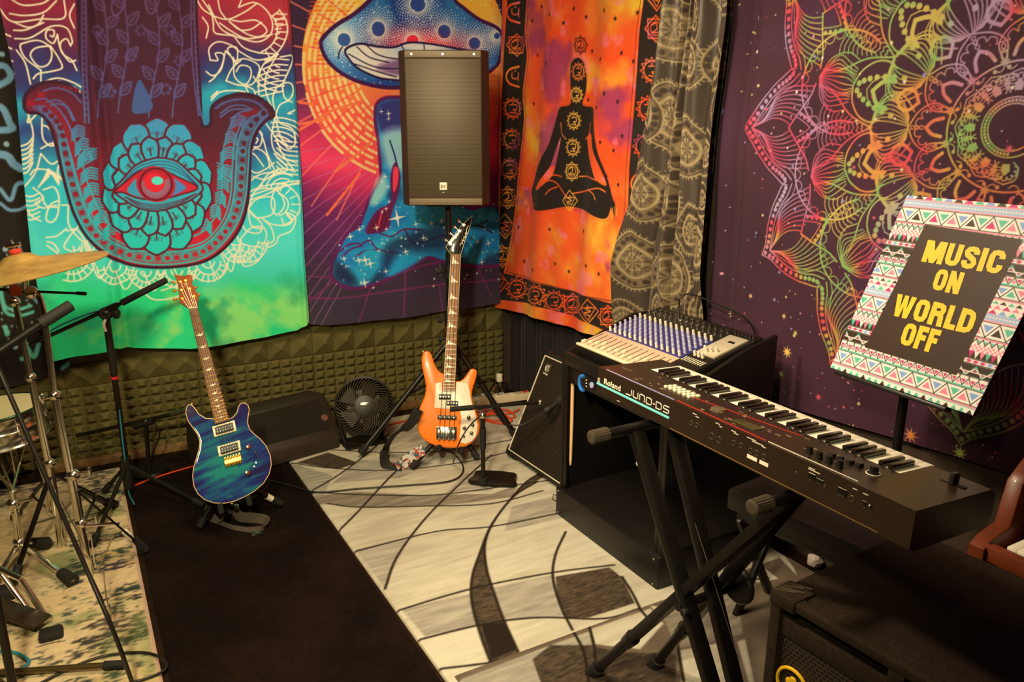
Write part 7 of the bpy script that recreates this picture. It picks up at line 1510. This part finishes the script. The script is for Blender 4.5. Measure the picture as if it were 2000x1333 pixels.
# ---- snare on its basket stand
b = onz(35, 1105); P = lambda px, py: K(px, py, b); cs0 = O0+ray(-12, 800)*3.3
sn = thing('snare_drum', 'chrome snare drum with a cream head at the left edge', 'drum', cs0-Vector((0, 0, .14)))
SNM = Matrix.Translation(cs0) @ Matrix.Rotation(math.radians(-5), 4, 'Y')
MB(SNM).lathe([(.172, -.135), (.176, -.13), (.172, -.12), (.170, -.075), (.173, -.07), (.170, -.065), (.170, -.02), (.176, -.01), (.172, -.004)], 44).build('shell', M_chr, sn, 40)
MB(SNM).lathe([(.176, -.004), (.174, .003), (.001, .004)], 44).build('drum_head', mat('coated_head', (236, 222, 176), .7, var=.05, scale=20), sn, 30)
for z in (.0, -.13): MB(SNM).tube([(.182*math.cos(a), .182*math.sin(a), z) for a in np.linspace(0, 2*math.pi, 45)[:-1]], .0055, 8, True).build('rim_hoop', mat('green_black_hoop', (40, 66, 48), .3, .6) if z == 0 else M_chr, sn)
for k in range(10):
    a = 2*math.pi*k/10+.2; c, s = math.cos(a), math.sin(a); l = MB(SNM).box((0, 0, -.065), (.012, .014, .045), .003, L=Matrix.Translation((.178*c, .178*s, 0)) @ Matrix.Rotation(a, 4, 'Z')); l.build('lug', M_chr, sn); MB(SNM).bar((.186*c, .186*s, .004), (.186*c, .186*s, -.13), .0028, n=6).build('tension_rod', M_sil, sn)
ss = thing('snare_stand', 'chrome snare basket stand with black rubber feet on the patterned rug', 'drum stand', b); hub = P(38, 1060)
cb = Vector((cs0.x, cs0.y, cs0.z-.16)); top = K(24, 960, b); MB().bar(hub, P(30, 1000), .014, n=12).bar(P(30, 1000), top, .010, n=12).build('centre_tube', M_chr, ss)
for k in range(3):
    a = 2.1*k+.5; e = cb+Vector((.19*math.cos(a), .19*math.sin(a), .0)); MB().tube([top, cb+Vector((.10*math.cos(a), .10*math.sin(a), -.02)), e, e+Vector((0, 0, .035))], .006, 8).build('basket_arm', M_chr, ss); MB().ball(e+Vector((0, 0, .03)), .012).build('rubber_tip', M_rub, ss)
for q in (P(38, 1060), P(26, 985)): MB().ball(q, .024).build('clamp', M_chr, ss)
MB().bar(P(26, 985), P(60, 975), .005, n=8).build('wing_bolt', M_chr, ss)
for f in (onz(92, 1062, .034), onz(142, 1136, .034), onz(-30, 1170, .034)): l = MB().sbar(hub, f, .018, .010, (0, 0, 1)).build('leg', M_chr, ss); d = (f-hub).normalized(); MB().bar(f-d*.07, f+d*.0, .020, .026, n=10).build('rubber_foot', M_rub, l)
# ---- hi-hat pedal pieces low at the left
b = onz(60, 1210); pd_ = thing('drum_pedal', 'drum pedal with chrome frame at the lower left corner', 'pedal', b)
a, e = onz(-25, 1178, .09), onz(84, 1216, .045); MB().sbar(a, e, .075, .010, (0, 0, 1)).build('footboard', mat('worn_black_metal', (74, 62, 46), .35, .7, var=.2), pd_)
for p, q in (((0, 1118), (60, 1198)), ((40, 1132), (88, 1204))): MB().bar(onz(*p, .16), onz(*q, .03), .0095, n=10).build('frame_rod', M_chr, pd_)
MB().bar(onz(-5, 1110, .18), onz(42, 1132, .16), .010, n=10).build('cross_rod', M_chr, pd_); MB().box(onz(100, 1240, .02), (.07, .06, .035), .01).build('rubber_block', M_rub, pd_); MB().box(onz(8, 1160, .03), (.07, .06, .05), .01).build('rubber_block', M_rub, pd_)
# ---- wire brushes hanging from the stand
b = onz(205, 1240); P = lambda px, py: K(px, py, b); wr_ = thing('wire_hanger', 'thin bent chrome wire hanger beside the chrome cymbal stand', 'wire hanger', b)
for pts in ([(120, 980), (135, 1010), (152, 1042), (176, 1095), (184, 1115), (180, 1128), (202, 1175), (206, 1195), (210, 1215)], [(158, 1020), (170, 1035), (178, 1045), (184, 1100), (192, 1115), (202, 1118), (206, 1160), (210, 1180), (216, 1215), (224, 1240)], [(222, 1045), (196, 1105), (192, 1116)], [(137, 1046), (160, 1080), (176, 1094)]): MB().tube([P(*p)+Vector((0, 0, 0)) for p in pts], .0022, 6).build('bent_wire', M_chr, wr_)
for px in ((202, 1175), (210, 1172)): MB().bar(P(px[0]+2, px[1]+10), P(px[0]+8, px[1]+32), .005, .002, n=8).build('wire_tip', M_chr, wr_)
# ---- near boom stand entering from the left
sp_ = O0+ray(-90, 745)*2.0; root = thing('microphone_stand', 'near black boom arm reaching in from the left edge over the drum hardware', 'microphone stand', (sp_.x, sp_.y, 0))
a, e1, e = O0+ray(-90, 745)*2.0, O0+ray(84, 630)*2.15, O0+ray(138, 597)*2.2; MB().bar(a, e1, .0115, n=14).build('boom_arm', M_blkm, root)
d = (e-e1).normalized(); MB().bar(e1-d*.01, e, .0165, n=18).bar(e, e+d*.002, .0165, .012, n=18).build('counterweight_grip', M_rub, root); MB().bar(e, e+d*.004, .006, n=10).build('end_plug', M_sil, root)
MB().bar((sp_.x, sp_.y, .05), sp_, .012, n=14).build('pole', M_blkm, root); MB().ball(sp_, .028).build('boom_clutch', M_blk, root)
f = onz(243, 1298, .034); h_ = Vector((sp_.x, sp_.y, .06)); g2_ = onz(-20, 1316, .03); l = MB().bar(h_, g2_, .010, n=12).bar(g2_, f, .010, n=12).build('leg', mat('worn_brass_black', (110, 92, 58), .35, .8), root); d = (f-g2_).normalized(); MB().bar(f-d*.06, f, .0135, n=14).build('rubber_foot', M_rub, l)
for aa in (2.4, 4.6): MB().bar(h_, (sp_.x+.3*math.cos(aa), sp_.y+.3*math.sin(aa), .015), .010, n=10).build('leg', M_blkm, root)
cable('microphone_cable', [O0+ray(-30, 660)*2.1, O0+ray(3, 735)*2.1, O0+ray(93, 940)*2.15, O0+ray(166, 1106)*2.2, O0+ray(222, 1235)*2.2, onz(262, 1345, .03)], .0062, M_cab, 'thick black cable hanging diagonally down to the floor at the left', n=10)
cable('microphone_cable', [onz(60, 1345, .02), onz(150, 1300, .02), onz(215, 1280, .02), onz(285, 1276, .02), onz(322, 1292, .02), onz(318, 1312, .02), onz(260, 1335, .02), onz(220, 1350, .02)], .0045, M_cab, 'loop of black cable lying across the edge of the patterned rug')
cable('microphone_cable', [onz(-10, 1272, .02), onz(30, 1276, .02), onz(56, 1292, .02), onz(40, 1308, .02), onz(10, 1314, .02)], .005, mat('teal_cable', (40, 130, 150), .5), 'teal and blue cable loop in the bottom left corner')
bx_ = onz(-5, 1345, 0); 
# bass drum shadowed behind the hardware
bd0 = onz(-60, 985); root = thing('floor_tom', 'dark green floor tom partly in view behind the drum stands', 'drum', bd0)
MB(Matrix.Translation((bd0.x-.02, bd0.y+.05, 0))).lathe([(.19, .12), (.19, .40), (.001, .401)], 36).build('shell', mat('dark_green_wrap', (26, 32, 18), .25, var=.2, coat=.5), root, 30)
for z in (.12, .40): MB(Matrix.Translation((bd0.x-.02, bd0.y+.05, z))).tube([(.195*math.cos(a), .195*math.sin(a), 0) for a in np.linspace(0, 2*math.pi, 37)[:-1]], .007, 8, True).build('rim_hoop', M_chr, root)
for k in range(3): a = 2.1*k+.3; MB().bar((bd0.x-.02+.2*math.cos(a), bd0.y+.05+.2*math.sin(a), .35), (bd0.x-.02+.21*math.cos(a), bd0.y+.05+.21*math.sin(a), .015), .006, n=8).build('leg', M_chr, root)
